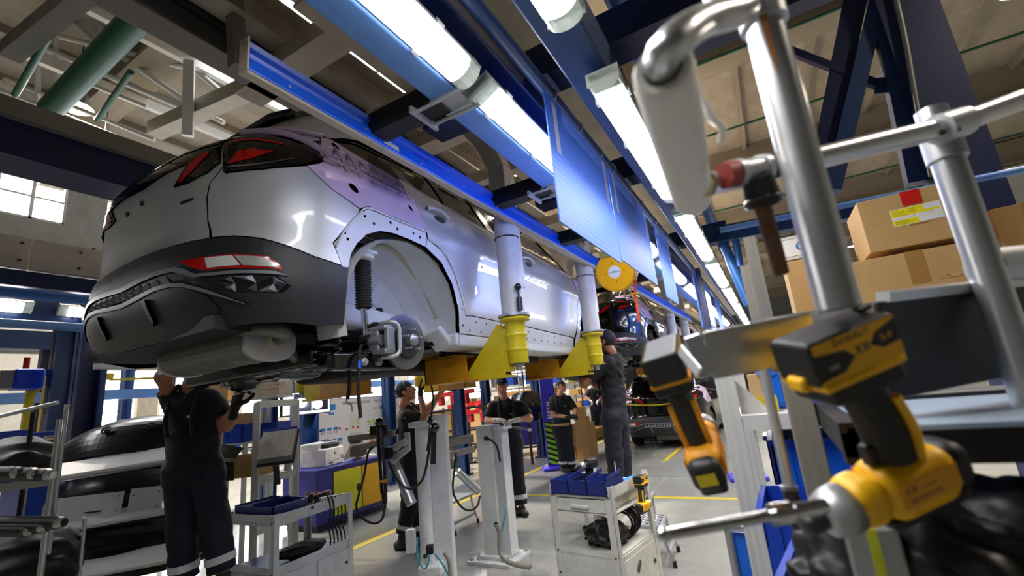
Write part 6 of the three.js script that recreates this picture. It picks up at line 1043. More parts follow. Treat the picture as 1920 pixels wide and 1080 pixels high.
  const gb = (() => { const f = (x, y, z) => Math.hypot(x / 1.9, y / 0.9, z) - 0.035 + 0.006 * Math.sin(x * 90) * Math.sin(z * 70 + y * 40); const g = nets(f, [-0.1, -0.05, -0.06], [0.1, 0.06, 0.06], 0.007); g.translate(X + 0.05, 0.468, Z - 0.12); return g; })(); single('rag', 'white crumpled rag on the lower shelf of the grey trolley', 'rag', gb, C.white);
  { const f = (x, y, z) => Math.hypot(x, y / 0.4, z / 1.6) - 0.12 + 0.01 * Math.sin(x * 50) * Math.sin(z * 45); const g = nets(f, [-0.15, -0.06, -0.22], [0.15, 0.07, 0.22], 0.011); g.translate(X + 0.12, 0.482, Z + 0.0); single('hose_bundle', 'black folded bundle on the lower shelf of the grey trolley', 'bundle', g, C.rubber); }
  const rk = thing('cable_hanger', 'bar with black cable ends hanging in front of the yellow cabinet', 'cable hanger');
  part(rk, 'bar', bar(D(600, 935, 3.6), D(648, 926, 3.9), 0.02, 0.015), C.zinc);
  for (let i = 0; i < 10; i++) { const x = 614 + (i % 5) * 7, y = i < 5 ? 930 : 986, d2 = 3.65 + (i % 5) * 0.05; const c = part(rk, 'cable', tube([D(x, y, d2), D(x + 4, y + 12, d2), D(x + 6, y + 30, d2), D(x + 4, y + 48, d2)], 0.006, 16, 6), C.rubber); part(c, 'plug', cyl(D(x + 4, y + 44, d2), D(x + 4, y + 52, d2), 0.011, 0.009, 8), C.rubber); }
}
// ---------------------------------------------------------------- what the centre worker and others hold
{
  const t = thing('torque_wrench', 'long chrome torque wrench held by the worker in white gloves', 'wrench');
  const a = D(934, 797, 5.75), b = D(993, 806, 5.6); part(t, 'shaft', cyl(a, b, 0.014, 0.013, 12), C.chrome); part(t, 'head', sph(0.026, b, [1, 0.7, 1]), C.steel); part(t, 'grip', cyl(a, a.clone().lerp(b, 0.35), 0.018, 0.018, 12), C.dsteel);
  const s = thing('socket_driver', 'long socket driver with a black grip hanging from the gloved hands', 'tool');
  part(s, 'shaft', cyl(D(947, 796, 5.7), D(941, 843, 5.55), 0.012, 0.012, 12), C.chrome); part(s, 'grip', cyl(D(941, 842, 5.55), D(936, 882, 5.45), 0.022, 0.024, 14), C.rubber); part(s, 'yellow_band', cyl(D(941.5, 838, 5.56), D(941, 843, 5.55), 0.0135, 0.0135, 12), C.yellow);
  const n = thing('air_gun', 'small silver tool in the raised hand of the worker with glasses', 'tool'); part(n, 'body', cyl(D(838, 726, 5.35), D(852, 722, 5.35), 0.03, 0.035, 16), C.steel); part(n, 'nose', cyl(D(852, 722, 5.35), D(858, 721, 5.35), 0.02, 0.012, 12), C.dsteel);
  const h = thing('hanging_hook', 'black hose with a steel hook hanging under the car', 'hose'); part(h, 'hose', tube([D(659, 672, 2.9), D(656, 700, 2.88), D(655, 725, 2.86), D(652, 748, 2.85)], 0.012, 20), C.rubber); part(h, 'hook', tube([D(651, 748, 2.85), D(649, 756, 2.85), D(658, 758, 2.85), D(661, 772, 2.85)], 0.006, 20), C.steel);
  const p = thing('rear_knuckle', 'black suspension assembly held up by the worker at the muffler', 'car part');
  const c = D(458, 705, 2.95); part(p, 'housing', mg(sph(0.13, c, [1.15, 0.8, 0.9]), rbox(0.22, 0.12, 0.16, 0.04, c.clone().add(V(0.08, 0.06, -0.06)), [0.2, 0.4, 0.3]), sph(0.07, c.clone().add(V(-0.12, 0.05, 0.06)))), C.gloss); part(p, 'arm', mg(tube([c.clone().add(V(0.05, 0.0, 0)), c.clone().add(V(0.2, 0.08, -0.1)), c.clone().add(V(0.34, 0.14, -0.2))], 0.04, 20, 10), tube([c.clone().add(V(-0.05, 0.05, 0.05)), c.clone().add(V(-0.1, 0.15, 0)), c.clone().add(V(-0.08, 0.22, -0.05))], 0.03, 16, 8)), C.gloss);
  for (let i = 0; i < 5; i++) part(p, 'bolt', cyl(c.clone().add(V(0.02 + 0.05 * Math.cos(i * 1.3), -0.02 + 0.06 * Math.sin(i * 1.3), 0.115)), c.clone().add(V(0.025 + 0.05 * Math.cos(i * 1.3), -0.02 + 0.06 * Math.sin(i * 1.3), 0.135)), 0.011, 0.011, 6), C.zinc);
}
// ---------------------------------------------------------------- right: racks, bins, cartons
function bin(label, c, w, h, d, ry, m, group, card = false, fill) { // open plastic box, origin at its base centre
  const t = thing('storage_bin', label, 'bin', c, ry, group), k = 0.006;
  part(t, 'shell', mg(bb(-w / 2, w / 2, 0, k, -d / 2, d / 2), bb(-w / 2, w / 2, 0, h, d / 2 - k, d / 2), bb(-w / 2, w / 2, 0, h, -d / 2, -d / 2 + k), bb(-w / 2, -w / 2 + k, 0, h, -d / 2, d / 2), bb(w / 2 - k, w / 2, 0, h, -d / 2, d / 2)), m);
  part(t, 'rim', mg(bb(-w / 2 - 0.008, w / 2 + 0.008, h - 0.018, h, d / 2, d / 2 + 0.01), bb(-w / 2 - 0.008, w / 2 + 0.008, h - 0.018, h, -d / 2 - 0.01, -d / 2), bb(-w / 2 - 0.01, -w / 2, h - 0.018, h, -d / 2, d / 2), bb(w / 2, w / 2 + 0.01, h - 0.018, h, -d / 2, d / 2)), m);
  for (const x of [-0.36, 0.36]) part(t, 'rib', bb(x * w - 0.006, x * w + 0.006, 0.02, h - 0.02, d / 2, d / 2 + 0.007), m);
  if (card) part(t, 'card', bb(-w * 0.2, w * 0.22, h * 0.45, h * 0.9, d / 2 + 0.007, d / 2 + 0.0085), cardMat, 'white paper card');
  return t;
}
const cardMat = mat(0xffffff, 0.7, 0, { map: canvasTex(128, 96, (g) => { g.fillStyle = '#e6e4dd'; g.fillRect(0, 0, 128, 96); g.fillStyle = '#555'; g.font = '12px monospace'; g.fillText('55311-N9600', 22, 70); g.fillStyle = '#888'; for (let i = 0; i < 4; i++) g.fillRect(20, 14 + i * 9, 50 + (i * 23) % 40, 2); g.fillRect(40, 80, 50, 2); }) });
{
  // white flat bar rack with shelves
  const t = thing('storage_rack', 'white steel rack with shelves of blue bins at the right of the aisle', 'rack');
  const x0 = -0.16, x1 = 1.5, zf = -1.8, zb = -2.5;
  for (const [x, z] of [[x0, zf], [x1, zf], [x0, zb], [x1, zb]]) part(t, 'post', mg(bb(x - 0.03, x + 0.03, 0, x === x0 ? 1.62 : 1.62, z - 0.004, z + 0.004), bb(x - 0.03, x - 0.022, 0, 1.62, z - 0.06, z)), C.white);
  for (const y of [1.3, 0.86, 0.42]) { const s = part(t, 'shelf', uvm(mg(bb(x0 + 0.03, x1, y, y + 0.05, zf - 0.03, zf), bb(x0, x1, y + 0.04, y + 0.05, zb, zf - 0.02))), C.white); }
  part(t, 'gusset', plate([[0, 0], [0.1, 0], [0, 0.12]], 0.004, 0, [], [x0 + 0.028, 1.35, zf - 0.08]), C.white);
  part(t, 'uprights_inner', mg(bb(0.16, 0.2, 0, 1.3, zb, zb + 0.04)), C.greySteel);
  // contents of the white rack
  bin('bright blue bin on the white top shelf behind the hanging socket', [0.08, 1.352, -2.2], 0.26, 0.14, 0.36, 0.1, mat(0x1668d8, 0.35));
  bin('bright blue lid-like bin stacked on the bright blue bin of the white rack', [0.09, 1.494, -2.22], 0.25, 0.09, 0.34, 0.12, mat(0x2a78e0, 0.35));
  const yb = thing('label_box', 'small yellow box on the white top shelf', 'box', [-0.06, 1.352, -1.93]); part(yb, 'box', mg(bb(-0.05, 0.05, 0, 0.05, 0.04, 0.044), bb(-0.05, 0.05, 0, 0.05, -0.044, -0.04), bb(-0.05, -0.046, 0, 0.05, -0.04, 0.04), bb(0.046, 0.05, 0, 0.05, -0.04, 0.04), bb(-0.05, 0.05, 0, 0.004, -0.04, 0.04)), C.yellow);
  single('carton', 'small brown carton at the back of the white top shelf', 'carton', uvm(rbox(0.14, 0.13, 0.16, 0.003, [-0.04, 1.417, -2.38])), C.card);
  bin('bright blue tall bin under the white top shelf', [0.12, 0.915, -2.15], 0.36, 0.34, 0.5, 0, mat(0x1460d0, 0.35));
  bin('navy bin beside the tall bright blue bin', [-0.03, 0.915, -2.42], 0.12, 0.3, 0.14, 0, C.navyBin);
  bin('blue bin with a white card on its front under the hanging socket', [0.02, 0.915, -1.70], 0.26, 0.2, 0.3, -0.02, C.blueBin, undefined, true);
  bin('blue bin next to the bin with the white card', [0.3, 0.915, -1.70], 0.26, 0.2, 0.3, 0, C.blueBin);
  bin('blue bin on the right end of the white rack', [0.85, 0.915, -1.75], 0.5, 0.24, 0.34, 0, C.blueBin);
  bin('dark blue bin under the right end of the white rack', [0.85, 0.475, -1.75], 0.55, 0.3, 0.34, 0, C.navyBin);
  // bin of black clips low in front
  const lb = bin('blue open bin full of black clips in front of the white rack', [0.09, 0.78, -1.24], 0.30, 0.30, 0.42, -0.15, C.blueBin);
  const clips = new THREE.InstancedMesh(mg(place(new THREE.TorusGeometry(0.012, 0.004, 5, 8)), rbox(0.012, 0.02, 0.01, 0.003, [0, -0.016, 0])), C.gloss, 420); clips.name = 'black_clips'; clips.userData = { kind: 'stuff', label: 'heap of small black clips in the blue open bin', category: 'clips' };
  const mm = new THREE.Matrix4(), qq = new THREE.Quaternion();
  for (let i = 0; i < 420; i++) { const x = rr(-0.13, 0.13), z = rr(-0.19, 0.19), y = 0.12 + rr(0, 0.06) + 0.03 * Math.cos(x * 9) * Math.cos(z * 8); qq.setFromEuler(new THREE.Euler(rr(0, 6), rr(0, 6), rr(0, 6))); const p = V(x, y, z).applyAxisAngle(V(0, 1, 0), -0.15).add(V(0.09, 0.78, -1.24)); clips.setMatrixAt(i, mm.compose(p, qq, V(1, 1, 1))); }
  scene.add(clips);
  single('carton', 'brown carton that carries the open bin of black clips', 'carton', uvm(bb(-0.08, 0.27, 0, 0.778, -1.46, -1.03, 0.004)), C.cardD);
  const hr = thing('hand_rail', 'chrome hand rail with a bright blue bag beside the white rack post', 'rail'); part(hr, 'upright', cyl([-0.26, 0, -1.95], [-0.26, 0.95, -1.95], 0.014), C.steel); part(hr, 'top_rail', cyl([-0.26, 0.95, -1.95], [-0.18, 0.95, -1.95], 0.014), C.steel); part(hr, 'blue_panel', bb(-0.25, -0.17, 0.7, 0.93, -1.97, -1.96), mat(0x1668d8, 0.35));
  // aluminium profile frame and grey work top in front
  const f = thing('profile_stand', 'grey aluminium profile stand with a pale metal top and dark legs', 'stand');
  const pA = U(1500, 760, { z: -1.3 });
  part(f, 'front_post', bb(pA.x - 0.028, pA.x + 0.028, 0, 1.62, -1.33, -1.27, 0.004), C.greySteel);
  part(f, 'top_plate', uvm(bb(pA.x + 0.04, 1.3, 1.395, 1.402, -1.34, -0.86)), mat(0xa9bcd2, 0.35, 0.3));
  part(f, 'top_edge', mg(bb(pA.x + 0.03, 1.3, 1.35, 1.395, -0.90, -0.86), bb(pA.x + 0.03, pA.x + 0.06, 1.36, 1.41, -1.35, -0.86), bb(pA.x + 0.03, 1.3, 1.36, 1.41, -1.36, -1.34)), C.black);
  for (const x of [0.44, 1.25]) part(f, 'leg', bb(x - 0.02, x + 0.02, 0, 1.36, -0.93, -0.88), C.black);
  part(f, 'side_leg', bb(0.52, 0.55, 0, 1.36, -1.3, -1.26), C.greySteel);
  part(f, 'lower_shelf', uvm(bb(pA.x + 0.04, 1.25, 0.86, 0.885, -1.34, -0.90)), C.offwhite);
  bin('blue bin on the lower shelf of the profile stand', [0.75, 0.888, -1.2], 0.5, 0.26, 0.22, 0, C.blueBin);
  const fl = (x, y, z) => Math.hypot(x / 1.9, y / 0.7, z / 1.2) - 0.1 + 0.012 * Math.sin(x * 70 + y * 40) * Math.sin(z * 60);
  for (const [i, px, py, zz] of [[0, 1755, 1010, -0.92], [1, 1860, 1050, -0.9]]) { const g = nets(fl, [-0.22, -0.09, -0.14], [0.22, 0.1, 0.14], 0.01); const c = U(px, py, { z: zz }); g.rotateZ(0.25 - i * 0.6); g.translate(c.x, c.y, c.z); single('rubber_hose_bundle', i ? 'black rubber bundle at the corner of the profile stand' : 'black ribbed rubber bundle under the profile stand', 'bundle', g, C.bag); }
  // upper shelf with cartons
  const u = thing('carton_shelf', 'tall rack shelf that carries the cartons', 'shelf');
  part(u, 'shelf_board', uvm(bb(-0.05, 2.2, 1.68, 1.72, -3.0, -2.3)), C.greySteel);
  for (const [x, z] of [[-0.03, -2.95], [2.15, -2.95], [0.02, -2.33], [2.15, -2.33]]) part(u, 'post', bb(x - 0.025, x + 0.025, 0, 2.1, z - 0.025, z + 0.025), C.greySteel);
}
const shipLab = canvasTex(512, 256, (g) => { g.fillStyle = '#e9e6c8'; g.fillRect(0, 0, 512, 256); g.fillStyle = '#efe11a'; g.fillRect(8, 8, 330, 110); g.fillRect(8, 84, 480, 34); g.fillStyle = '#e4e3e6'; g.fillRect(8, 122, 496, 40); g.fillRect(345, 12, 155, 70); g.fillStyle = '#efe11a'; g.fillRect(8, 166, 250, 82); g.fillStyle = '#e4e3e6'; g.fillRect(262, 190, 242, 58); g.fillStyle = '#5c5a30'; for (let i = 0; i < 5; i++) { g.fillRect(26, 24 + i * 19, 60 + (i * 57) % 130, 4); g.fillRect(200, 24 + i * 15, 50 + (i * 31) % 60, 4); g.fillRect(24, 180 + i * 14, 120 + (i * 37) % 90, 4); } g.fillRect(30, 136, 60, 4); g.fillRect(200, 140, 40, 4); g.fillRect(330, 134, 90, 4); });
function carton(label, lb, lt, rx, z, dz, m, o = {}) { // left bottom, left top, right pixel of the front face
  const a = U(...lb, { z }), c = U(...lt, { z }), b = U(rx, lb[1] - 40, { z }), w = b.x - a.x, h = c.y - a.y, y0 = a.y;
  const t = thing('carton', label, 'carton', [(a.x + b.x) / 2, y0, z - dz / 2], o.ry ?? 0);
  part(t, 'box', uvm(mg(bb(-w / 2, w / 2, 0, h, -dz / 2, dz / 2, 0.004))), m);
  part(t, 'flap_seam', bb(-w / 2 + 0.004, w / 2 - 0.004, h - 0.001, h + 0.0015, -0.003, 0.003), C.cardD);
  part(t, 'tape', mg(bb(-0.03, 0.03, h * 0.35, h + 0.002, dz / 2, dz / 2 + 0.0012), bb(-0.03, 0.03, h, h + 0.0022, -dz / 2, dz / 2)), C.tape, 'glossy parcel tape');
  if (o.label) { const g = new THREE.PlaneGeometry(0.17, 0.075); g.rotateZ(0.02); g.translate(0.0, h * 0.55, dz / 2 + 0.0025); part(t, 'ship_label', norm(g), mat(0xffffff, 0.35, 0, { map: shipLab }), 'yellow and white shipping label'); part(t, 'red_sticker', mg(bb(-0.035, 0.03, h - 0.062, h + 0.001, dz / 2 + 0.001, dz / 2 + 0.003)), mat(0xd0201a, 0.2, 0, { clearcoat: 1 }), 'shiny red sticker'); }
  if (o.print) { const g = new THREE.PlaneGeometry(0.07, 0.016); g.translate(0.09, h * 0.42, dz / 2 + 0.0025); part(t, 'stamp', norm(g), mat(0xffffff, 0.8, 0, { map: canvasTex(128, 32, (c) => { c.fillStyle = '#c9a36b'; c.fillRect(0, 0, 128, 32); c.fillStyle = '#5a4022'; c.font = 'bold 22px monospace'; c.fillText('01/06', 4, 24); }) })); }
  return t;
}
carton('brown carton with a red sticker and a yellow shipping label on top of its stack', [1632, 475], [1617, 378], 1850, -2.45, 0.3, C.card, { label: true });
carton('brown carton with a dark stamp below the labelled carton', [1622, 580], [1602, 491], 1868, -2.42, 0.34, C.card, { print: true });
carton('brown carton with red print beside the labelled carton', [1886, 474], [1866, 391], 2040, -2.5, 0.3, C.cardD);
carton('brown carton under the carton with red print', [1902, 570], [1888, 478], 2060, -2.5, 0.3, C.card);
carton('brown carton behind the foreground pipe below the white sign', [1494, 590], [1478, 491], 1612, -2.7, 0.3, C.card, {});
{
  const s = thing('sign_board', 'white sign with a blue letter behind the hanging hammer', 'sign'); const a = U(1466, 490, { z: -2.9 }), b = U(1572, 425, { z: -2.9 });
  part(s, 'board', plate([[a.x, a.y], [b.x, a.y - 0.0], [b.x, b.y], [a.x, b.y]], 0.01, 0.002, [], [0, 0, -2.9]), C.white);
  const g = new THREE.PlaneGeometry(b.x - a.x - 0.02, b.y - a.y - 0.02); g.translate((a.x + b.x) / 2, (a.y + b.y) / 2, -2.894); part(s, 'print', norm(g), mat(0xffffff, 0.5, 0, { map: canvasTex(256, 160, (c) => { c.fillStyle = '#e2e2de'; c.fillRect(0, 0, 256, 160); c.strokeStyle = '#333'; c.lineWidth = 4; c.strokeRect(6, 6, 244, 148); c.fillStyle = '#2a6fb8'; c.font = '110px sans-serif'; c.fillText('C', 60, 118); }) }));
  part(s, 'bracket', bb((a.x + b.x) / 2 - 0.02, (a.x + b.x) / 2 + 0.02, 1.72, (a.y + b.y) / 2, -2.93, -2.905), C.greySteel);
  const w = thing('sign_board', 'white hanging sign panel on a navy post under the lamp beams', 'sign'); const z = -7.2, p0 = U(1312, 520, { x: -0.62 }); part(w, 'post', bb(-0.66, -0.6, 1.75, 2.9, p0.z - 0.05, p0.z + 0.05), C.dnavy); part(w, 'panel', bb(-0.595, -0.585, 2.12, 2.6, p0.z - 0.5, p0.z + 0.02, 0.004), C.white);
}
// ---------------------------------------------------------------- foreground pipe frame, foam, hammer, tools
{
  const t = thing('pipe_frame', 'aluminium pipe frame with clamp joints in front of the racks', 'pipe frame');
  const p1 = D(1500, 300, 0.6), q1 = D(1460, 40, 0.6), foot = V(p1.x - 0.003, 0, p1.z);
  part(t, 'post', cyl([p1.x, D(1548, 585, 0.57).y, p1.z], [p1.x, 2.06, p1.z], 0.0245, 0.0245, 32), C.steel, 'aluminium post with a rusty streak');
  const j0 = D(1440, 30, 0.6); const tj = V(p1.x, 2.02, p1.z);
  part(t, 'corner_joint', mg(cyl([p1.x, 1.975, p1.z], [p1.x, 2.12, p1.z], 0.031, 0.031, 28), cyl(tj.clone().add(V(0.01, 0.05, 0)), tj.clone().add(V(-0.06, 0.045, 0.02)), 0.03, 0.03, 28)), C.zinc);
  const bend = [tj.clone().add(V(-0.03, 0.04, 0.01)), D(1395, 12, 0.52), D(1320, 40, 0.46), D(1272, 72, 0.41), D(1240, 122, 0.42), D(1256, 220, 0.55), D(1295, 370, 0.78)];
  part(t, 'bent_pipe', tube(bend, 0.0165, 70, 20), C.steel);
  const p2 = D(1805, 380, 0.8);
  part(t, 'post', cyl([p2.x, 0, p2.z], [p2.x, 1.935, p2.z], 0.0245, 0.0245, 32), C.steel);
  const h0 = D(1330, 345, 0.70), h1 = D(1780, 237, 0.8), h2 = D(1960, 172, 0.86);
  part(t, 'cross_pipe', cyl(h0, h1, 0.0185, 0.0185, 24), C.steel); part(t, 'cross_pipe', cyl(h1, h2, 0.0185, 0.0185, 24), C.steel);
  const jj = part(t, 'tee_joint', mg(cyl(D(1758, 243, 0.79), D(1806, 228, 0.81), 0.026, 0.026, 24), cyl([p2.x, h1.y - 0.05, p2.z], [p2.x, h1.y + 0.005, p2.z], 0.0295, 0.0295, 24)), C.zinc);
  for (const x of [1768, 1795]) part(jj, 'screw', cyl(D(x, 248 - (x - 1768) * 0.2, 0.772), D(x, 248 - (x - 1768) * 0.2, 0.79), 0.005, 0.005, 8), C.dsteel);
  const rusty = part(t, 'rust_streak', plate([[-0.004, 0], [0.006, 0], [0.004, -0.07], [0.001, -0.1], [-0.003, -0.06]], 0.0006, 0, [], V(p1.x, 1.975, p1.z).add(V(0, 0, 0.0247).applyAxisAngle(V(0, 1, 0), -0.1))), mat(0x8a5a2a, 0.8), 'rust stain');
  // foam sleeve
  const fm = single('foam_sleeve', 'white foam sleeve taped round the bent pipe', 'foam', (() => { const a = D(1242, 126, 0.42), b = D(1299, 376, 0.78); const len = a.distanceTo(b), g = lathe([[0.0175, 0.01], [0.0185, 0], [0.025, -0.001], [0.0275, 0.004], [0.0285, 0.015], [0.031, len * 0.3], [0.032, len * 0.6], [0.0315, len * 0.85], [0.029, len * 0.985], [0.026, len], [0.0175, len]], null, null, 32); const p = g.attributes.position; for (let i = 0; i < p.count; i++) { const y = p.getY(i), an = Math.atan2(p.getZ(i), p.getX(i)), k = 1 + 0.03 * Math.sin(an * 2 + y * 20) + 0.012 * Math.sin(an * 5 - y * 55); p.setX(i, p.getX(i) * k); p.setZ(i, p.getZ(i) * k); } g.translate(0, -len / 2, 0); g.computeVertexNormals(); return along(g, a, b); })(), mat(0xdcdad3, 0.6, 0, { bumpMap: tFine, bumpScale: 0.0008 }));
  const tp = (() => { const pts = [[1292, 100], [1297, 135], [1305, 165], [1320, 195], [1332, 215], [1345, 232], [1354, 248], [1354, 266]]; return tube(pts.map(([x, y], i) => D(x, y, 0.55 + 0.002 * i)), 0.005, 50, 7); })(); const pp = tp.attributes.position; for (let i = 0; i < pp.count; i++) { pp.setX(i, pp.getX(i) + 0.0016 * Math.sin(pp.getY(i) * 260)); }
  single('loose_tape', 'strip of torn clear wrap dangling from the foam sleeve', 'wrap', tp, mat(0xe8e8e4, 0.25, 0, { transmission: 0.35, thickness: 0 }));
  // hammer hung on the cross pipe
  const h = thing('mallet', 'mallet with a red and a black face hung on the cross pipe', 'hammer');
  const ha = D(1356, 330, 0.68), hb = D(1455, 310, 0.72), L2 = (k) => ha.clone().lerp(hb, k);
  const hd = part(h, 'head', mg(cyl(L2(0.28), L2(0.72), 0.0185, 0.0185, 24), cyl(L2(0.2), L2(0.3), 0.0215, 0.0215, 24), cyl(L2(0.68), L2(0.78), 0.0215, 0.0215, 24)), C.zinc);
  part(hd, 'red_face', cyl(L2(0), L2(0.21), 0.0195, 0.0205, 24), mat(0x7c2a22, 0.5), 'worn red face'); part(hd, 'black_face', cyl(L2(0.77), L2(1), 0.0205, 0.021, 24), C.rubber);
  part(h, 'handle', cyl(D(1420, 352, 0.69), D(1465, 512, 0.72), 0.0125, 0.0115, 16), mat(0x6b4a30, 0.75, 0, { map: tCloth }), 'dirty brown wooden handle');
  const cup = part(h, 'holder_cup', cyl(D(1418, 330, 0.69), D(1432, 378, 0.7), 0.021, 0.026, 24), C.black); part(cup, 'rim', place(new THREE.TorusGeometry(0.026, 0.003, 8, 24), D(1432, 378, 0.7), [Math.PI / 2, 0, 0]), C.gloss);
  const ct = thing('cable_tie', 'yellowish cable tie knob at the end of the cross pipe', 'cable tie', D(1326, 345, 0.69)); part(ct, 'knob', mg(sph(0.011, [0, 0, 0]), cyl([0, 0, 0], [-0.004, -0.02, 0], 0.007, 0.005, 10)), mat(0xd8cf9a, 0.5));
  // tool rail: pale flat bar and black plate
  const r = thing('tool_rail', 'bent pale aluminium bar with a black plate that carries the hanging drills', 'tool rail');
  { const pts = [[1292, 650], [1300, 632], [1330, 622], [1440, 600], [1530, 582]].map(([x, y], i) => D(x, y, 0.66 - i * 0.008)); const up = imgDir(0.06, -1); for (let i = 0; i < pts.length - 1; i++) { const a = pts[i], b = pts[i + 1].clone().add(pts[i + 1].clone().sub(pts[i]).multiplyScalar(0.04)); const hgt = lerp(0.055, 0.075, i / 3); part(r, 'bar_segment', bar(a.clone().addScaledVector(up, -hgt * 0.5), b.clone().addScaledVector(up, -hgt * 0.5), 0.006, hgt, up, 0.002), C.steel); } }
  { const a = D(1645, 660, 0.74), b = D(1960, 610, 0.86); part(r, 'black_plate', bar(a, b, 0.01, 0.165, imgDir(0.1, -1), 0.003), C.black); part(r, 'top_edge', bar(a.clone().add(imgDir(0.1, -1).multiplyScalar(0.09)), b.clone().add(imgDir(0.1, -1).multiplyScalar(0.09)), 0.022, 0.016, imgDir(0.1, -1)), C.steel); }
  part(r, 'strap', cyl(D(1262, 668, 0.83), D(1300, 652, 0.67), 0.003, 0.003, 6), C.rubber);
  part(r, 'clamp_joint', mg(cyl(D(1845, 500, 0.78), D(1930, 490, 0.82), 0.03, 0.03, 24), cyl(D(1850, 470, 0.8), D(1858, 560, 0.8), 0.022, 0.022, 20)), C.zinc);
  part(r, 'hook', tube([D(1575, 560, 0.57), D(1590, 572, 0.57), D(1612, 582, 0.57), D(1632, 574, 0.57)], 0.003, 20), C.rubber);
  // big drill, head down
  const d2 = thing('cordless_drill', 'large yellow and black cordless drill hanging head down with an extension bar', 'drill', D(1668, 912, 0.57)); drillParts(d2); orient(d2, imgDir(0.34, 0.94, 0.02), imgDir(-0.93, 0.34, -0.12)); d2.scale.setScalar(0.96);
  const ex = thing('extension_bar', 'chrome socket extension bar sticking out of the large drill', 'extension bar'); const e0 = D(1548, 948, 0.52), e1 = D(1243, 1003, 0.50);
  part(ex, 'bar', cyl(e0, e1, 0.0065, 0.0065, 16), C.chrome); part(ex, 'collar', cyl(e0.clone().lerp(e1, 0.22), e0.clone().lerp(e1, 0.34), 0.0115, 0.0125, 16), C.chrome); part(ex, 'tip', sph(0.0085, e1), C.chrome); part(ex, 'adapter', cyl(e0, e0.clone().lerp(e1, 0.2), 0.008, 0.009, 12), C.chrome);
  // second drill behind, seen from its rear
  const d1 = thing('cordless_drill', 'smaller hanging cordless drill with a yellow label on its rear', 'drill', D(1322, 842, 0.84)); drillParts(d1, { ...T, yel: mat(0xe59b14, 0.5) }); orient(d1, imgDir(0.42, 0.9, 0.05), imgDir(0.35, -0.2, 0.9)); d1.scale.setScalar(0.92);
  const lb = new THREE.PlaneGeometry(0.034, 0.024); lb.rotateY(Math.PI); lb.translate(0, 0.0, -0.1058); part(d1, 'rear_label', norm(lb), T.label, 'yellow rear label');
  // hanging socket
  const so = thing('hanging_socket', 'long steel socket hanging straight down from the tool rail', 'socket'); const s0 = D(1424, 660, 0.75), s1 = V(s0.x, 1.315, s0.z); part(so, 'shaft', cyl(s0, s1, 0.0075, 0.0075, 16), C.zinc); part(so, 'socket', mg(cyl(s1, s1.clone().add(V(0, -0.03, 0)), 0.011, 0.0115, 16), cyl(s1.clone().add(V(0, -0.03, 0)), s1.clone().add(V(0, -0.055, 0)), 0.0105, 0.0105, 16)), C.dsteel); part(so, 'collar', cyl(s1.clone().add(V(0, 0.006, 0)), s1, 0.0125, 0.0125, 16), C.chrome); part(so, 'head', cyl(s0, s0.clone().add(V(0, 0.012, 0)), 0.018, 0.016, 16), C.zinc);
  // profile post with a green reflex strip below the big drill
  const pf = thing('profile_post', 'aluminium post with a yellow green strip below the large drill', 'post'); const pb = D(1640, 1040, 0.62); part(pf, 'post', bb(pb.x - 0.03, pb.x + 0.03, 0, 1.28, pb.z - 0.03, pb.z + 0.03, 0.004), C.steel); part(pf, 'strip', bb(pb.x - 0.006, pb.x + 0.006, 0, 1.28, pb.z + 0.03, pb.z + 0.032), mat(0xb9c22a, 0.4), 'yellow green strip');
}
// ---------------------------------------------------------------- left: bumper rack, rolls, stores
function bumperGeo(L, h, bow) { // a car bumper skin lying along local x, face towards +z
  const pos = [], nx = 30, ny = 9, f = (u, v) => { const s = 2 * u - 1, x = s * L / 2, y = (v - 0.5) * h * (1 - 0.25 * s * s), z = bow * (1 - Math.abs(s) ** 2.4) + 0.09 * Math.sin(v * Math.PI) - 0.05 * v; return V(x, y, z); };
  for (let i = 0; i < nx; i++) for (let k = 0; k < ny; k++) { const a = f(i / nx, k / ny), b = f((i + 1) / nx, k / ny), c = f((i + 1) / nx, (k + 1) / ny), d = f(i / nx, (k + 1) / ny); for (const p of [a, b, c, a, c, d]) pos.push(p.x, p.y, p.z); const o = V(0, 0, -0.012); for (const p of [a, c, b, a, d, c]) pos.push(p.x, p.y, p.z - 0.012); }
  let g = new THREE.BufferGeometry(); g.setAttribute('position', new THREE.Float32BufferAttribute(pos, 3)); g.computeVertexNormals(); return norm(g);
}
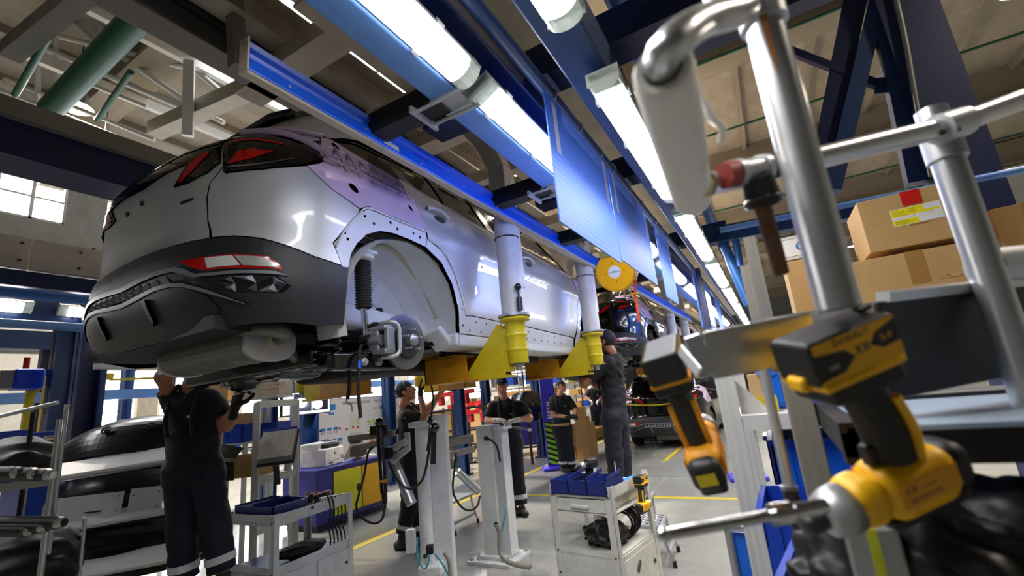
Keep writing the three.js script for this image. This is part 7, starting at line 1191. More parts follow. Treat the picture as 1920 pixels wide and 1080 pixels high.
{
  // the rack stands left of the worker; its long side runs along the line
  const O = D(225, 900, 4.0), yaw = 0.62;
  const M = new THREE.Matrix4().makeRotationY(yaw).setPosition(O.x, 0, O.z), w = (x, y, z) => V(x, y, z).applyMatrix4(M);
  const t = thing('bumper_rack', 'chrome tube rack stacked with black bumpers at the left', 'rack', [O.x, 0, O.z], yaw);
  for (const [x, z] of [[-0.5, 0.3], [0.75, 0.3], [-0.5, -0.3], [0.75, -0.3]]) { part(t, 'post', cyl([x, 0, z], [x, x < 0 ? 1.28 : 1.2, z], 0.014, 0.014, 12), C.steel); }
  for (const y of [1.18, 0.82, 0.45]) { const r = part(t, 'rail', cyl([-0.5, y - 0.02, 0.3], [0.75, y + 0.05, 0.3], 0.012, 0.012, 10), C.steel); for (let i = 0; i < 4; i++) part(r, 'clamp', rbox(0.05, 0.045, 0.04, 0.006, [-0.4 + i * 0.3, y + i * 0.017, 0.3]), C.zinc); part(t, 'back_rail', cyl([-0.5, y, -0.3], [0.75, y, -0.3], 0.012, 0.012, 10), C.steel); for (const x of [-0.5, 0.75]) part(t, 'side_rail', cyl([x, y, -0.3], [x, y, 0.3], 0.012, 0.012, 10), C.steel); }
  const lay = (nm, label, g, m, x, y, z, rx = 0) => { const q = thing(nm, label, 'bumper', w(x, y, z), yaw); const p = part(q, 'skin', g, m); p.rotation.x = rx; return [q, p]; };
  const bg = bumperGeo(1.35, 0.42, 0.22), bm = mat(0x08080a, 0.28);
  const [b1, p1] = lay('bumper', 'glossy black bumper lying on top of the chrome rack', bg, bm, 0.15, 1.36, -0.02, -0.7);
  for (const x of [-0.15, 0.2]) part(p1, 'sensor_ring', mg(place(new THREE.TorusGeometry(0.03, 0.008, 8, 20), [x, -0.02, 0.3]), cyl([x, -0.02, 0.29], [x, -0.02, 0.31], 0.015)), C.rubber);
  const [b2, p2] = lay('bumper', 'black bumper with pale plates bolted on in the middle of the chrome rack', bg, bm, 0.15, 0.95, 0.02, -0.15);
  for (const [x0, x1] of [[-0.42, 0.12], [0.17, 0.42]]) { const pl = part(p2, 'pale_plate', plate(x0 < 0 ? [[x0, -0.11], [x0 + 0.07, -0.11], [x0 + 0.07, -0.16], [-0.16, -0.16], [-0.16, -0.1], [-0.02, -0.1], [-0.02, -0.15], [x1, -0.15], [x1, 0.02], [x0, 0.02]] : [[x0, -0.15], [x1, -0.15], [x1, 0.03], [x0, 0.03]], 0.006, 0.002, [], [0, 0.02, 0.335]), mat(0xe2e4e8, 0.45), 'pale grey plate'); for (const [sx, sy] of [[x0 + 0.03, 0], [x1 - 0.03, 0.01], [x1 - 0.03, -0.1]]) part(pl, 'screw', cyl([sx, sy, 0.335], [sx, sy, 0.341], 0.006, 0.006, 6), C.dsteel); }
  lay('bumper', 'black bumper in the lowest row of the chrome rack', bg, bm, 0.15, 0.55, 0.0, -0.1);
  lay('bumper', 'black bumper standing behind the others in the chrome rack', bg, bm, 0.2, 1.12, -0.22, -0.4);
  for (const [y, lab] of [[1.2, 'white foam strip along the top rail of the chrome rack'], [0.8, 'white foam strip under the plated bumper'], [0.44, 'white foam strip on the lowest rail of the chrome rack']]) { const g = rbox(1.2, 0.035, 0.2, 0.016, [0.12, 0, 0]); g.rotateX(0.55); g.rotateZ(0.055); const s = single('foam_strip', lab, 'foam', g, mat(0xeceef2, 0.5)); s.position.copy(w(0, y + 0.06, 0.33)); s.rotation.y = yaw; }
  // rack with rolls at the frame edge
  const r = thing('roll_rack', 'chrome rack holding dark rolls at the left edge', 'rack'); const R0 = D(98, 900, 2.75), R1 = D(108, 900, 2.9);
  part(r, 'post', cyl([R0.x, 0, R0.z], [R0.x, 1.62, R0.z], 0.016, 0.016, 12), C.steel); part(r, 'post', cyl([R1.x, 0, R1.z], [R1.x, 1.72, R1.z], 0.013, 0.013, 12), C.steel);
  const R2 = D(45, 900, 3.0); part(r, 'post', cyl([R2.x, 0, R2.z], [R2.x, 1.7, R2.z], 0.014, 0.014, 12), C.black);
  part(r, 'top_rail', cyl(D(-20, 785, 2.9), D(108, 755, 2.9), 0.013, 0.013, 10), C.steel); part(r, 'rail', bar(D(-20, 918, 2.8), D(95, 902, 2.8), 0.02, 0.05), C.zinc); part(r, 'low_rail', cyl(D(128, 990, 2.95), D(152, 1002, 2.95), 0.012, 0.012, 10), C.steel); part(r, 'post', cyl([D(152, 1040, 2.95).x, 0, D(152, 1040, 2.95).z], [D(152, 1040, 2.95).x, 0.98, D(152, 1040, 2.95).z], 0.012, 0.012, 10), C.steel);
  let i = 0; const dir = V(-0.93, 0.06, 0.36);
  for (const [x, y] of [[30, 886], [62, 888], [90, 890], [55, 994], [80, 988], [110, 980]]) { const c = D(x, y, 2.68), q = thing('film_roll', i < 3 ? 'dark film roll with a chrome cap in the upper row of the roll rack' : 'dark film roll with a chrome cap in the lower row of the roll rack', 'roll', c, 0, i < 3 ? 'upper film rolls' : 'lower film rolls'); part(q, 'roll', cyl([0, 0, 0], dir.clone().multiplyScalar(0.9), 0.036, 0.036, 20), C.bag); const cp = part(q, 'cap', cyl(dir.clone().multiplyScalar(-0.03), dir.clone().multiplyScalar(0.012), 0.03, 0.036, 24), C.steel); part(cp, 'bolt_ring', cyl(dir.clone().multiplyScalar(-0.04), dir.clone().multiplyScalar(-0.03), 0.022, 0.024, 20), C.chrome); i++; }
  const tarp = nets((x, y, z) => Math.hypot(x / 2.2, y / 0.7, z) - 0.2 + 0.02 * Math.sin(x * 22 + z * 15) * Math.sin(y * 30), [-0.5, -0.2, -0.25], [0.5, 0.2, 0.25], 0.02); { const c = D(25, 860, 3.2); tarp.translate(c.x, c.y, c.z); } single('tarpaulin', 'black tarpaulin heaped on the roll rack at the left edge', 'tarpaulin', tarp, C.bag);
  const tarp2 = nets((x, y, z) => Math.hypot(x / 2.0, y / 0.9, z) - 0.26 + 0.02 * Math.sin(x * 22 + z * 15) * Math.sin(y * 30), [-0.6, -0.3, -0.3], [0.6, 0.3, 0.3], 0.022); { const c = D(40, 1060, 3.0); tarp2.translate(c.x, c.y, c.z); } single('tarpaulin', 'black shiny tarpaulin heap under the roll rack', 'tarpaulin', tarp2, C.bag);
}
const boardX = (name, label, cat, x, a, b, thick, m) => { const p = U(a[0], a[1], { x }), q = U(b[0], b[1], { x }); return single(name, label, cat, uvm(bb(x - thick, x, Math.min(p.y, q.y), Math.max(p.y, q.y), p.z, q.z, 0.004)), m); };
function printX(t, name, x, a, b, tex, label) { const p = U(a[0], a[1], { x }), q = U(b[0], b[1], { x }), w = Math.abs(p.z - q.z), h = Math.abs(p.y - q.y); const g = new THREE.PlaneGeometry(w, h); g.rotateY(Math.PI / 2); g.translate(x, (p.y + q.y) / 2, (p.z + q.z) / 2); return part(t, name, norm(g), mat(0xffffff, 0.5, 0, { map: tex }), label); }
{
  // blue cabinets and yellow rails on the far left
  boardX('blue_cabinet', 'blue cabinet behind the roll rack', 'cabinet', -6.2, [-30, 812], [48, 905], 0.5, C.blueBin);
  const bc = thing('blue_cabinet', 'blue cabinet with a paper notice beside the bumper rack', 'cabinet'); { const x = -6.15, p = U(52, 812, { x }), q = U(112, 905, { x }); part(bc, 'body', uvm(bb(x - 0.5, x, 0, p.y, p.z, q.z, 0.006)), C.blueBin); printX(bc, 'notice', x + 0.004, [82, 818], [104, 865], canvasTex(64, 128, (g) => { g.fillStyle = '#d8d4cc'; g.fillRect(0, 0, 64, 128); g.fillStyle = '#b0402c'; g.fillRect(8, 6, 48, 5); g.fillStyle = '#3a3a3e'; g.fillRect(8, 22, 48, 92); }), 'paper notice'); }
  boardX('blue_cabinet', 'blue cabinet below the bright windows behind the bumpers', 'cabinet', -8.4, [282, 786], [330, 830], 0.4, C.blueBin);
  const yr = thing('yellow_rail_frame', 'yellow overhead rail frame with struts in front of the windows', 'rail frame');
  part(yr, 'rail', bar(U(10, 716, { x: -7.8 }), U(205, 706, { x: -7.8 }), 0.1, 0.09), C.yellow); part(yr, 'thin_rail', bar(U(205, 712, { x: -7.8 }), U(320, 708, { x: -7.8 }), 0.03, 0.03), C.yellow);
  for (const [x, y0] of [[58, 725], [90, 715], [190, 715]]) { const a = U(x, y0, { x: -7.8 }); part(yr, 'post', bar([a.x, 0, a.z], a, 0.07, 0.07), C.yellow); }
  for (const [p, q] of [[[58, 742], [76, 722]], [[190, 738], [176, 722]], [[205, 712], [208, 700]]]) part(yr, 'strut', bar(U(p[0], p[1], { x: -7.8 }), U(q[0], q[1], { x: -7.8 }), 0.06, 0.06), C.yellow);
  const hm = thing('hoist_motor', 'blue hoist motor with a red lamp on the yellow rail', 'hoist', U(50, 712, { x: -7.7 })); part(hm, 'motor', rbox(0.24, 0.24, 0.26, 0.03, [0, 0, 0]), mat(0x1440c0, 0.4)); part(hm, 'gearbox', rbox(0.2, 0.22, 0.12, 0.02, [0, 0, 0.18]), C.greySteel); part(hm, 'lamp', cyl([0, 0.12, 0.02], [0, 0.26, 0.02], 0.03), C.red);
  // picture boards
  const pb = thing('picture_board', 'white board with engine pictures beyond the rear bumper', 'board'); { const x = -6.4, p = U(182, 640, { x }), q = U(345, 692, { x }); part(pb, 'board', bb(x - 0.02, x, Math.min(p.y, q.y), Math.max(p.y, q.y) + 0.1, p.z, q.z), C.white);
    printX(pb, 'print', x + 0.003, [184, 640], [335, 690], canvasTex(512, 192, (g) => { g.fillStyle = '#dfe0ea'; g.fillRect(0, 0, 512, 192); g.fillStyle = '#7f8f86'; g.fillRect(10, 20, 110, 110); g.fillStyle = '#2f57a8'; g.fillRect(85, 60, 50, 70); g.fillStyle = '#9a86b0'; g.fillRect(20, 60, 30, 60); g.fillStyle = '#c02020'; g.fillRect(380, 4, 120, 18); g.fillStyle = '#3f9fd0'; g.fillRect(385, 40, 60, 50); g.fillStyle = '#a9b36a'; g.fillRect(400, 90, 80, 60); g.fillStyle = '#99a'; for (let i = 0; i < 6; i++) g.fillRect(150 + i * 36, 150, 26, 4); }), 'print with engine pictures'); for (const z of [p.z - 0.1, q.z + 0.1]) part(pb, 'leg', bar([x - 0.03, 0, z], [x - 0.03, Math.min(p.y, q.y) + 0.05, z], 0.04, 0.04), C.navy); }
  const el = thing('junction_box', 'small beige junction box on a grey wall post', 'box', U(273, 762, { x: -12.7 })); part(el, 'box', rbox(0.2, 0.6, 0.5, 0.02, [0, 0, 0]), C.cream); part(el, 'door', rbox(0.02, 0.45, 0.38, 0.01, [0.11, 0, 0]), C.greySteel); part(el, 'post', bb(-0.2, -0.1, -U(273, 762, { x: -12.7 }).y, 0.3, -0.1, 0.1), C.greySteel);
}
{
  // grey angle shelving with a flip board
  const t = thing('angle_shelving', 'grey angle iron shelving with a tilted flip board', 'shelving'); const A = D(480, 850, 4.3), B = D(555, 850, 4.75), n = V(-0.42, 0, -0.25);
  for (const p of [A, B]) { part(t, 'post', bar([p.x, 0, p.z], [p.x, 1.66, p.z], 0.055, 0.03, V(0.7, 0, 0.7)), C.shelfGrey); part(t, 'back_post', bar([p.x + n.x, 0, p.z + n.z], [p.x + n.x, 1.66, p.z + n.z], 0.055, 0.03, V(0.7, 0, 0.7)), C.shelfGrey); }
  for (const y of [1.64, 0.93, 0.5]) { part(t, 'front_beam', bar([A.x, y, A.z], [B.x, y, B.z], 0.03, 0.06), C.shelfGrey); part(t, 'shelf', (() => { const g = plate([[A.x, -A.z], [B.x, -B.z], [B.x + n.x, -B.z - n.z], [A.x + n.x, -A.z - n.z]], 0.012, 0.001); g.rotateX(-Math.PI / 2); g.translate(0, y + 0.03, 0); return norm(g); })(), C.shelfGrey); }
  part(t, 'middle_beam', bar([A.x + n.x * 1.1, 1.18, A.z + n.z], [A.x - 0.02, 1.18, A.z], 0.03, 0.05), C.shelfGrey);
  const fb = thing('flip_board', 'tilted flip board of white sheets with a blue top edge', 'board', D(521, 838, 4.35)); fb.rotation.set(-0.5, 0.55, 0.03, 'YXZ'); part(fb, 'backing', rbox(0.34, 0.34, 0.02, 0.006, [0, 0, -0.02]), C.dsteel); for (let i = 0; i < 5; i++) part(fb, 'sheet', box(0.32, 0.27 + i * 0.012, 0.004, [0, 0.02 - i * 0.004, 0.03 - i * 0.011]), i ? C.zinc : C.white); part(fb, 'top_edge', cyl([-0.16, 0.165, 0.02], [0.16, 0.165, 0.02], 0.018), mat(0x2a3fb0, 0.4)); part(fb, 'stand', bar([0, -0.15, -0.03], [0, -0.3, -0.15], 0.05, 0.02), C.dsteel);
  const Bc = (label, px, py, d, w, h, dd, m, ry = 0.5) => { const p = D(px, py, d); const o = single('carton', label, 'carton', uvm(rbox(w, h, dd, 0.004)), m); o.position.copy(p); o.rotation.y = ry; };
  Bc('cream carton with red handling marks on the grey shelving', 500, 725, 4.9, 0.42, 0.22, 0.3, C.cream);
  Bc('brown carton behind the gloved hand of the worker', 405, 725, 5.2, 0.5, 0.36, 0.35, C.card);
  Bc('brown carton on the lower beam of the grey shelving', 468, 872, 4.55, 0.34, 0.2, 0.26, C.cardD);
  Bc('olive carton behind the worker elbow', 455, 800, 4.9, 0.3, 0.28, 0.26, C.card);
  { const hm = thing('handling_marks', 'red printed handling marks on the cream carton', 'print', D(515, 722, 4.72), 0.5); const g = new THREE.PlaneGeometry(0.22, 0.05); part(hm, 'marks', norm(g), mat(0xffffff, 0.8, 0, { map: canvasTex(256, 64, (c) => { c.fillStyle = '#cfc3ae'; c.fillRect(0, 0, 256, 64); c.fillStyle = '#b8352c'; c.font = 'bold 40px sans-serif'; c.fillText('Y T 3 U M', 10, 46); }) })); }
  const bl = (label, px, py, d, w, h, dd) => { const p = D(px, py, d); bin(label, [p.x, p.y - h / 2, p.z], w, h, dd, 0.5, C.blueBin); };
  bl('blue bin with a yellow tag on the grey shelving', 452, 812, 4.7, 0.2, 0.18, 0.26); bl('long blue bin behind the grey shelving posts', 505, 806, 4.95, 0.32, 0.16, 0.3); bl('blue bin beyond the worker hip', 420, 830, 5.0, 0.2, 0.2, 0.3);
  const ss = thing('store_shelf', 'grey store shelf behind the worker at the muffler', 'shelf'); for (const [px, py, d, h] of [[405, 725, 5.2, 0.36], [455, 800, 4.9, 0.28], [420, 830, 5.0, 0.2], [452, 812, 4.7, 0.18], [505, 806, 4.95, 0.16], [500, 725, 4.9, 0.22]]) { const p = D(px, py, d), y = p.y - h / 2; part(ss, 'board', place(box(0.44, 0.014, 0.4), [p.x, y - 0.008, p.z], [0, 0.5, 0]), C.shelfGrey); part(ss, 'leg', bar([p.x - 0.1, 0, p.z - 0.1], [p.x - 0.1, y - 0.015, p.z - 0.1], 0.03, 0.03), C.shelfGrey); }
  const st = thing('paint_can', 'blue and white can under the flip board', 'can', D(540, 872, 4.6)); part(st, 'can', cyl([0, -0.05, 0], [0, 0.05, 0], 0.035), C.white); part(st, 'lid', cyl([0, 0.05, 0], [0, 0.06, 0], 0.036), C.blueBin);
}
{
  // cabinet, printer, screen, board
  const z0 = -4.28, z1 = -5.5, x = -5.5, h = 0.74;
  const t = thing('steel_cabinet', 'violet steel cabinet with two yellow doors under the printer', 'cabinet');
  part(t, 'body', bb(x - 0.7, x, 0.08, h, z0 + 0.05, z1, 0.006), C.violet); part(t, 'plinth', bb(x - 0.66, x - 0.03, 0, 0.08, z0, z1), C.dnavy); part(t, 'top', bb(x - 0.72, x + 0.02, h, h + 0.03, z0 + 0.07, z1 - 0.02, 0.004), C.violet);
  for (const [a, b, m] of [[-4.5, -4.98, mat(0xd9d81c, 0.4)], [-5.0, -5.46, mat(0xf0b80e, 0.4)]]) { const d = part(t, 'door', bb(x, x + 0.018, 0.14, h - 0.04, a, b, 0.005), m); part(d, 'latch', rbox(0.02, 0.1, 0.05, 0.008, [x + 0.022, 0.42, b + 0.06]), C.black); }
  const p = thing('printer', 'white laser printer on the violet cabinet', 'printer', [x - 0.38, h + 0.03, -4.62], 0.25); part(p, 'body', mg(rbox(0.42, 0.24, 0.42, 0.02, [0, 0.12, 0]), rbox(0.3, 0.1, 0.42, 0.02, [-0.06, 0.27, 0])), C.white); part(p, 'paper_slot', rbox(0.12, 0.07, 0.26, 0.01, [0.13, 0.262, 0]), C.rubber); part(p, 'touch_panel', rbox(0.1, 0.015, 0.14, 0.004, [0.02, 0.33, -0.08], [0, 0, -0.3]), C.gloss); part(p, 'badge', cyl([0.21, 0.16, 0.0], [0.213, 0.16, 0.0], 0.016), C.dsteel); part(p, 'drawer_line', rbox(0.006, 0.006, 0.38, 0.002, [0.21, 0.07, 0]), C.greySteel); part(p, 'pull', rbox(0.01, 0.014, 0.1, 0.004, [0.212, 0.04, 0.08]), C.dsteel);
  single('cover_flap', 'cream sheet leaning behind the printer', 'sheet', place(rbox(0.012, 0.3, 0.3, 0.003), [x - 0.2, h + 0.2, -5.05], [0, 0.2, -0.5]), C.cream);
  single('paper_stack', 'stack of white papers on the violet cabinet', 'papers', mg(rbox(0.3, 0.02, 0.4, 0.003, [x - 0.3, h + 0.04, -5.25]), rbox(0.28, 0.015, 0.36, 0.003, [x - 0.29, h + 0.058, -5.24], [0, 0.15, 0])), C.white);
  single('blue_clip', 'small blue box at the edge of the violet cabinet', 'box', rbox(0.06, 0.04, 0.08, 0.006, [x - 0.06, h + 0.05, -4.95]), C.blueBin);
  const b = thing('information_board', 'white information board with blue, green and orange cards', 'board'), X = -7.2, q0 = U(592, 752, { x: X }), q1 = U(732, 738, { x: X }), q2 = U(600, 865, { x: X });
  part(b, 'panel', bb(X - 0.03, X, q2.y - 0.2, q0.y + 0.02, q0.z + 0.02, q1.z - 0.02, 0.004), C.white);
  const tex = canvasTex(1024, 640, (g, w, hh) => { g.fillStyle = '#e4e3de'; g.fillRect(0, 0, w, hh); g.fillStyle = '#6a6660'; g.font = 'bold 30px sans-serif'; g.fillText('ИНФОРМАЦИОННАЯ ДОСКА', 330, 50); g.fillText('УЧАСТОК', 800, 50); g.fillStyle = '#2f86c8'; g.fillRect(150, 40, 90, 50); g.fillRect(150, 110, 70, 20); g.fillStyle = '#2a7fae'; const row = (y, n, x0, dx, c) => { for (let i = 0; i < n; i++) { g.fillStyle = c; g.fillRect(x0 + i * dx, y, 56, 24); g.fillStyle = '#6a5a54'; g.fillRect(x0 + i * dx + 8, y + 30, 9, 22); g.fillRect(x0 + i * dx + 38, y + 30, 9, 22); } }; row(240, 3, 50, 80, '#2a7fae'); row(340, 4, 30, 80, '#2a7fae'); g.fillStyle = '#2a86a6'; g.fillRect(20, 440, 300, 22); row(220, 4, 690, 78, '#b7c93a'); row(310, 4, 690, 78, '#b7c93a'); g.fillStyle = '#e0803a'; g.fillRect(730, 400, 60, 24); g.fillStyle = '#e0a070'; g.fillRect(790, 100, 52, 18); g.fillStyle = '#2a8f84'; g.fillRect(890, 96, 80, 26); g.fillStyle = '#c9c8c4'; g.fillRect(430, 310, 170, 160); g.fillStyle = '#88868a'; for (let i = 0; i < 4; i++) g.fillRect(450 + i * 26, 340, 14, 70); g.fillStyle = '#d9d8d4'; g.fillRect(430, 140, 160, 130); g.fillStyle = '#d9da8a'; g.fillRect(450, 200, 40, 40); g.fillStyle = '#dcb9b4'; g.fillRect(530, 180, 40, 60); g.fillStyle = '#c4c4c2'; g.fillRect(460, 540, 90, 70); });
  printX(b, 'print', X + 0.004, [594, 752], [730, 865], tex, 'coloured cards on the board');
  for (const [px, py, m] of [[637, 803, C.red], [650, 805, C.red], [671, 801, C.red], [662, 801, C.orange], [601, 808, C.violet]]) { const c = U(px, py, { x: X + 0.01 }); part(b, 'magnet', cyl([X, c.y, c.z], [X + 0.02, c.y, c.z], 0.022, 0.02, 14), m); }
  for (const z of [q0.z - 0.05, q1.z + 0.05]) part(b, 'leg', bar([X - 0.05, 0, z], [X - 0.05, q0.y, z], 0.04, 0.04), C.greySteel);
  const pn = thing('notice_panel', 'cream notice panel beside the information board', 'board'); { const a = U(736, 738, { x: X }), c = U(760, 850, { x: X }); part(pn, 'panel', bb(X - 0.03, X, 0.3, a.y, a.z, c.z - 0.4, 0.004), C.cream); printX(pn, 'print', X + 0.003, [736, 740], [765, 775], canvasTex(128, 96, (g) => { g.fillStyle = '#dcd7cc'; g.fillRect(0, 0, 128, 96); g.fillStyle = '#555'; g.font = '26px sans-serif'; g.fillText('330 000', 12, 58); g.fillStyle = '#36556a'; g.fillRect(10, 10, 40, 10); })); for (const z of [a.z - 0.05, c.z - 0.35]) part(pn, 'leg', bb(X - 0.05, X - 0.03, 0, 0.32, z - 0.02, z + 0.02), C.greySteel); }
  const m = thing('wall_screen', 'flat screen with two pictures hung beside the navy column', 'screen'); { const xx = -6.3, a = U(528, 740, { x: xx }), c = U(620, 770, { x: xx }), yT = Math.max(a.y, c.y) + 0.03, yB = Math.min(a.y, c.y) - 0.03; part(m, 'casing', bb(xx - 0.05, xx, yB, yT, a.z, c.z, 0.008), C.gloss); const g = new THREE.PlaneGeometry(Math.abs(a.z - c.z) - 0.04, yT - yB - 0.04); g.rotateY(Math.PI / 2); g.translate(xx + 0.002, (yT + yB) / 2, (a.z + c.z) / 2); const tx = canvasTex(512, 256, (q) => { q.fillStyle = '#eef0f6'; q.fillRect(0, 0, 512, 256); q.fillStyle = '#0a0a18'; q.fillRect(110, 14, 190, 210); q.fillStyle = '#bcd6f2'; q.beginPath(); q.arc(190, 120, 62, 0, 7); q.fill(); q.fillStyle = '#e8f2ff'; q.beginPath(); q.arc(180, 100, 30, 0, 7); q.fill(); q.fillStyle = '#16101c'; q.fillRect(312, 14, 180, 210); q.fillStyle = '#e6e9f5'; q.beginPath(); q.arc(370, 150, 62, 0, 7); q.fill(); q.fillStyle = '#c23a34'; q.beginPath(); q.arc(440, 70, 34, 0, 7); q.fill(); q.fillStyle = '#40b48a'; q.fillRect(116, 2, 26, 12); }); part(m, 'display', norm(g), mat(0x111111, 0.3, 0, { emissive: 0xffffff, emissiveMap: tx, emissiveIntensity: 0.9 }), 'lit display'); const pl = new THREE.PointLight(0xdfe8ff, 0.6); pl.position.set(xx + 0.1, (yT + yB) / 2, (a.z + c.z) / 2); m.add(pl); part(m, 'stand', bar([xx - 0.06, 0, (a.z + c.z) / 2 - 0.2], [xx - 0.06, yB + 0.1, (a.z + c.z) / 2 - 0.2], 0.06, 0.06), C.navy); }
}
// ---------------------------------------------------------------- middle distance: tube trolleys, cartons, banners
function tubeTrolley(label, c, w, d, h, ry, m, lv) {
  const t = thing('tube_trolley', label, 'trolley', c, ry);
  for (const [x, z] of [[-1, -1], [1, -1], [-1, 1], [1, 1]]) { part(t, 'post', bar([x * w / 2, 0.12, z * d / 2], [x * w / 2, h, z * d / 2], 0.035, 0.035), m); part(t, 'castor', mg(cyl([x * w / 2 - 0.02, 0.06, z * d / 2], [x * w / 2 + 0.02, 0.06, z * d / 2], 0.058, 0.058, 14)), C.zinc); }
  for (const y of lv) { for (const z of [-1, 1]) part(t, 'beam', bar([-w / 2, y, z * d / 2], [w / 2, y, z * d / 2], 0.03, 0.03), m); for (const x of [-1, 1]) part(t, 'side_beam', bar([x * w / 2, y, -d / 2], [x * w / 2, y, d / 2], 0.03, 0.03), m); part(t, 'slat', mg(bar([0, y, -d / 2], [0, y, d / 2], 0.03, 0.02)), m); }
  return t;
}
{
  const brown = mat(0x33251f, 0.6);
  let p = U(868, 880, { y: 0 }); tubeTrolley('dark brown tube trolley behind the lift columns', [p.x + 0.45, 0, p.z + 0.1], 1.1, 0.7, 1.35, 0.3, brown, [0.2, 0.5, 0.85, 1.3]);
  p = U(905, 860, { y: 0 }); tubeTrolley('second dark brown tube trolley beyond the first', [p.x - 0.6, 0, p.z - 0.6], 1.0, 0.7, 1.3, 0.3, brown, [0.2, 0.7, 1.25]);
  const red = mat(0xc21f22, 0.4); for (const [px, py, d, i] of [[850, 740, 10.4, 0], [875, 760, 11.4, 1], [905, 772, 11, 2]]) { const c = D(px, py, d), t = thing('red_jig', ['red steel jig frame hung behind the brown trolleys', 'red clamp block behind the brown trolleys', 'red low jig beam behind the brown trolleys'][i], 'jig', c); part(t, 'beam', bar([-0.5, 0, 0.1], [0.5, 0.05, -0.1], 0.09, 0.09), red); for (const x of [-0.35, 0, 0.35]) part(t, 'clamp', rbox(0.12, 0.24, 0.12, 0.02, [x, -0.1, 0]), red); part(t, 'leg', bar([0, 0, 0], [0, -c.y, 0], 0.08, 0.08), C.dsteel); }
  // back wall of crates and cartons along the far side
  const cr = (label, px, py, d, w, h, dd, m, ry = 0.1) => { const q = D(px, py, d); const t = thing('wooden_crate', label, 'crate', [q.x, 0, q.z], ry); const top = Math.max(0.3, q.y); part(t, 'panel', uvm(rbox(w, top, dd, 0.006, [0, top / 2, 0])), m); for (const x of [-1, 1]) part(t, 'batten', bb(x * w * 0.46 - 0.04, x * w * 0.46 + 0.04, 0, top, dd / 2, dd / 2 + 0.02), C.cardD); part(t, 'batten', bb(-w / 2, w / 2, top - 0.1, top, dd / 2, dd / 2 + 0.02), C.cardD); };
  cr('tall brown crate behind the capped worker with glasses', 850, 770, 14, 3.2, 1, 1, C.card); cr('brown crate with grey battens beyond the worker who looks down', 995, 730, 14.5, 1.8, 1, 1, C.card); cr('low brown crate beside the worker with the tool belt', 1092, 793, 10.2, 0.4, 0.6, 0.6, C.card);
  { const c = D(1090, 772, 9.7); single('carton', 'open brown carton held before the worker with the tool belt', 'carton', uvm(rbox(0.2, 0.2, 0.2, 0.004, [c.x, c.y, c.z], [0, 0.4, 0])), C.card); const st = single('carton_stand', 'brown carton under the open carton', 'carton', uvm(bb(c.x - 0.12, c.x + 0.12, 0, c.y - 0.102, c.z - 0.12, c.z + 0.12)), C.cardD); }
  const pal = U(1098, 826, { y: 0 }), pt = thing('pallet', 'wooden pallets stacked beside the bent worker', 'pallet', [pal.x - 0.2, 0, pal.z - 0.4]); for (let k = 0; k < 2; k++) for (let i = 0; i < 5; i++) part(pt, 'plank', box(1.1, 0.025, 0.11, [0, 0.14 + k * 0.16, -0.4 + i * 0.2]), C.card); for (let k = 0; k < 2; k++) for (const x of [-0.48, 0, 0.48]) part(pt, 'block', box(0.1, 0.11, 0.9, [x, 0.066 + k * 0.16, 0]), C.cardD);
  const vb = U(1005, 850, { y: 0 }), vt = thing('violet_container', 'violet plastic container on a dark tube trolley', 'container', [vb.x, 0, vb.z], 0.3); part(vt, 'shell', rbox(0.9, 0.75, 0.7, 0.03, [0, 0.62, 0]), C.violet); part(vt, 'rim', rbox(0.96, 0.05, 0.76, 0.015, [0, 1.0, 0]), C.violet); part(vt, 'base_frame', mg(bar([-0.5, 0.2, 0.38], [0.5, 0.2, 0.38], 0.04, 0.04), bar([-0.5, 0.2, -0.38], [0.5, 0.2, -0.38], 0.04, 0.04), bar([-0.5, 0.2, -0.38], [-0.5, 0.2, 0.38], 0.04, 0.04), bar([0.5, 0.2, -0.38], [0.5, 0.2, 0.38], 0.04, 0.04)), brown); for (const [x, z] of [[-1, 1], [1, 1], [1, -1], [-1, -1]]) part(vt, 'castor', cyl([x * 0.45 - 0.02, 0.09, z * 0.34], [x * 0.45 + 0.02, 0.09, z * 0.34], 0.088, 0.088, 14), C.zinc);
  const hb = D(988, 764, 9.9), hd = thing('car_bonnet', 'glossy black car panel standing behind the worker in white gloves', 'car panel', hb, 0.5); { const g = bumperGeo(0.9, 0.7, 0.12); g.rotateX(-0.4); part(hd, 'panel', g, C.gloss); part(hd, 'stand', mg(bar([0, -0.3, -0.05], [0, -hb.y, -0.1], 0.06, 0.06)), brown); }
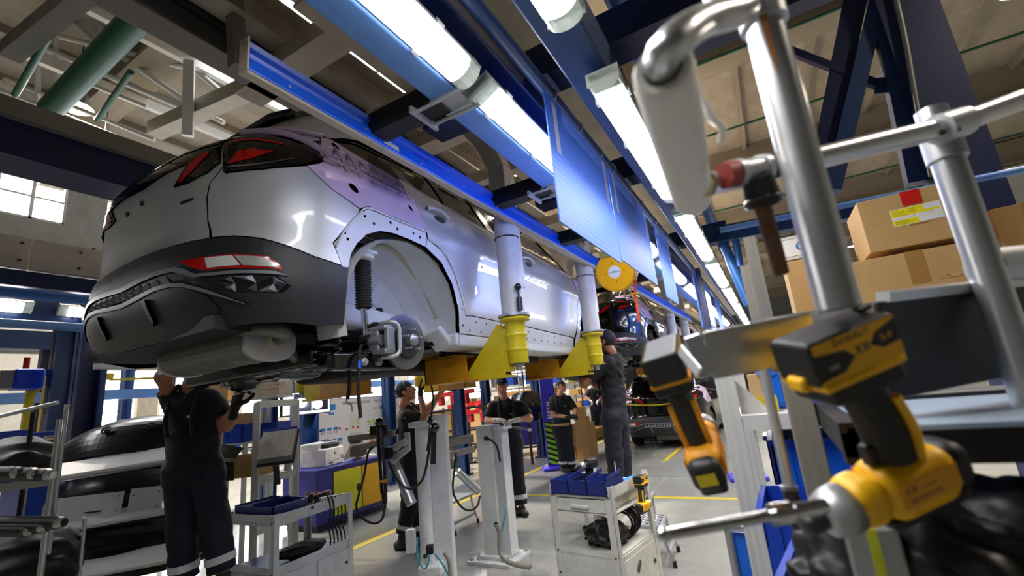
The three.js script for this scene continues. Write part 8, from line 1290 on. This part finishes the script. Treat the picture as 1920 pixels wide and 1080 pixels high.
  // banners
  const ban = (label, base, ry, txt) => { const t = thing('violet_banner', label, 'banner', base, ry); part(t, 'column', bb(-0.14, 0.14, 0.06, 1.75, -0.05, 0.05, 0.004), mat(0x3b34c8, 0.4)); part(t, 'base_foot', rbox(0.5, 0.06, 0.4, 0.02, [0, 0.032, 0]), mat(0x3b34c8, 0.4)); const g = new THREE.PlaneGeometry(0.22, 0.75); g.translate(0, 1.3, 0.052); part(t, 'lettering', norm(g), mat(0xffffff, 0.5, 0, { map: canvasTex(128, 432, (c) => { c.fillStyle = '#3b34c8'; c.fillRect(0, 0, 128, 432); c.save(); c.translate(92, 420); c.rotate(-Math.PI / 2); c.fillStyle = '#f0f0fa'; c.font = 'bold 80px sans-serif'; c.fillText(txt, 0, 0); c.restore(); }) }), 'white upright lettering'); const g2 = new THREE.PlaneGeometry(0.24, 0.8); g2.translate(0, 0.5, 0.052); part(t, 'hazard_stripes', norm(g2), mat(0xffffff, 0.5, 0, { map: canvasTex(96, 320, (c) => { c.fillStyle = '#16181a'; c.fillRect(0, 0, 96, 320); c.fillStyle = '#8fd02a'; for (let i = -2; i < 10; i++) { c.beginPath(); c.moveTo(0, i * 40); c.lineTo(96, i * 40 + 40); c.lineTo(96, i * 40 + 62); c.lineTo(0, i * 40 + 22); c.fill(); } }) }), 'green and black hazard stripes'); return t; };
  const b0 = U(1042, 880, { y: 0 }); ban('violet banner post with white letters and hazard stripes beside the young worker', [b0.x, 0, b0.z], 0.55, 'HESH'); const b1 = U(1345, 830, { y: 0 }); ban('violet banner post with hazard stripes beyond the hanging drill', [-0.62, 0, -7.6], 0.2, 'HESH');
  const nb = thing('number_plate', 'orange plate with a white number on the banner post', 'sign', [b0.x, 1.9, b0.z], 0.55); part(nb, 'plate', rbox(0.5, 0.3, 0.03, 0.01), C.amber); { const g = new THREE.PlaneGeometry(0.2, 0.26); g.translate(0, 0, 0.017); part(nb, 'number', norm(g), mat(0xffffff, 0.5, 0, { map: canvasTex(96, 128, (c) => { c.fillStyle = '#4a3ac0'; c.fillRect(0, 0, 96, 128); c.fillStyle = '#fff'; c.font = 'bold 100px sans-serif'; c.fillText('5', 20, 100); }) })); part(nb, 'post', bar([0, -0.15, 0], [0, -0.2, 0], 0.05, 0.05), C.violet); }
  // far shelving down the hall
  for (let i = 0; i < 5; i++) {
    const q = D(935 + i * 48, 735, 15 + i * 2.5), t = thing('far_rack', ['far parts rack behind the worker who looks down', 'far parts rack left of the banner post', 'far parts rack behind the banner post', 'far parts rack behind the bent worker', 'far parts rack behind the black car on the floor'][i], 'rack', [q.x, 0, q.z], 0.2);
    for (const x of [-1.4, 0, 1.4]) part(t, 'post', bar([x, 0, 0], [x, 2.4, 0], 0.06, 0.06), C.navy); for (const y of [0.5, 1.1, 1.7, 2.3]) part(t, 'shelf', bb(-1.45, 1.45, y - 0.04, y, -0.4, 0.3), C.greySteel);
    for (let k = 0; k < 8; k++) part(t, 'load', uvm(rbox(rr(0.3, 0.6), rr(0.2, 0.4), 0.5, 0.01, [-1.15 + (k % 4) * 0.75, [0.72, 1.32, 1.92][k % 3], -0.05])), [C.card, C.offwhite, C.blueBin, C.cardD][k % 4]);
  }
}
// ---------------------------------------------------------------- hand over
scene.traverse((o) => { if (o.isMesh) { o.castShadow = true; o.receiveShadow = true; } if (o.isSpotLight) { o.castShadow = true; } });
renderer.render(scene, camera);
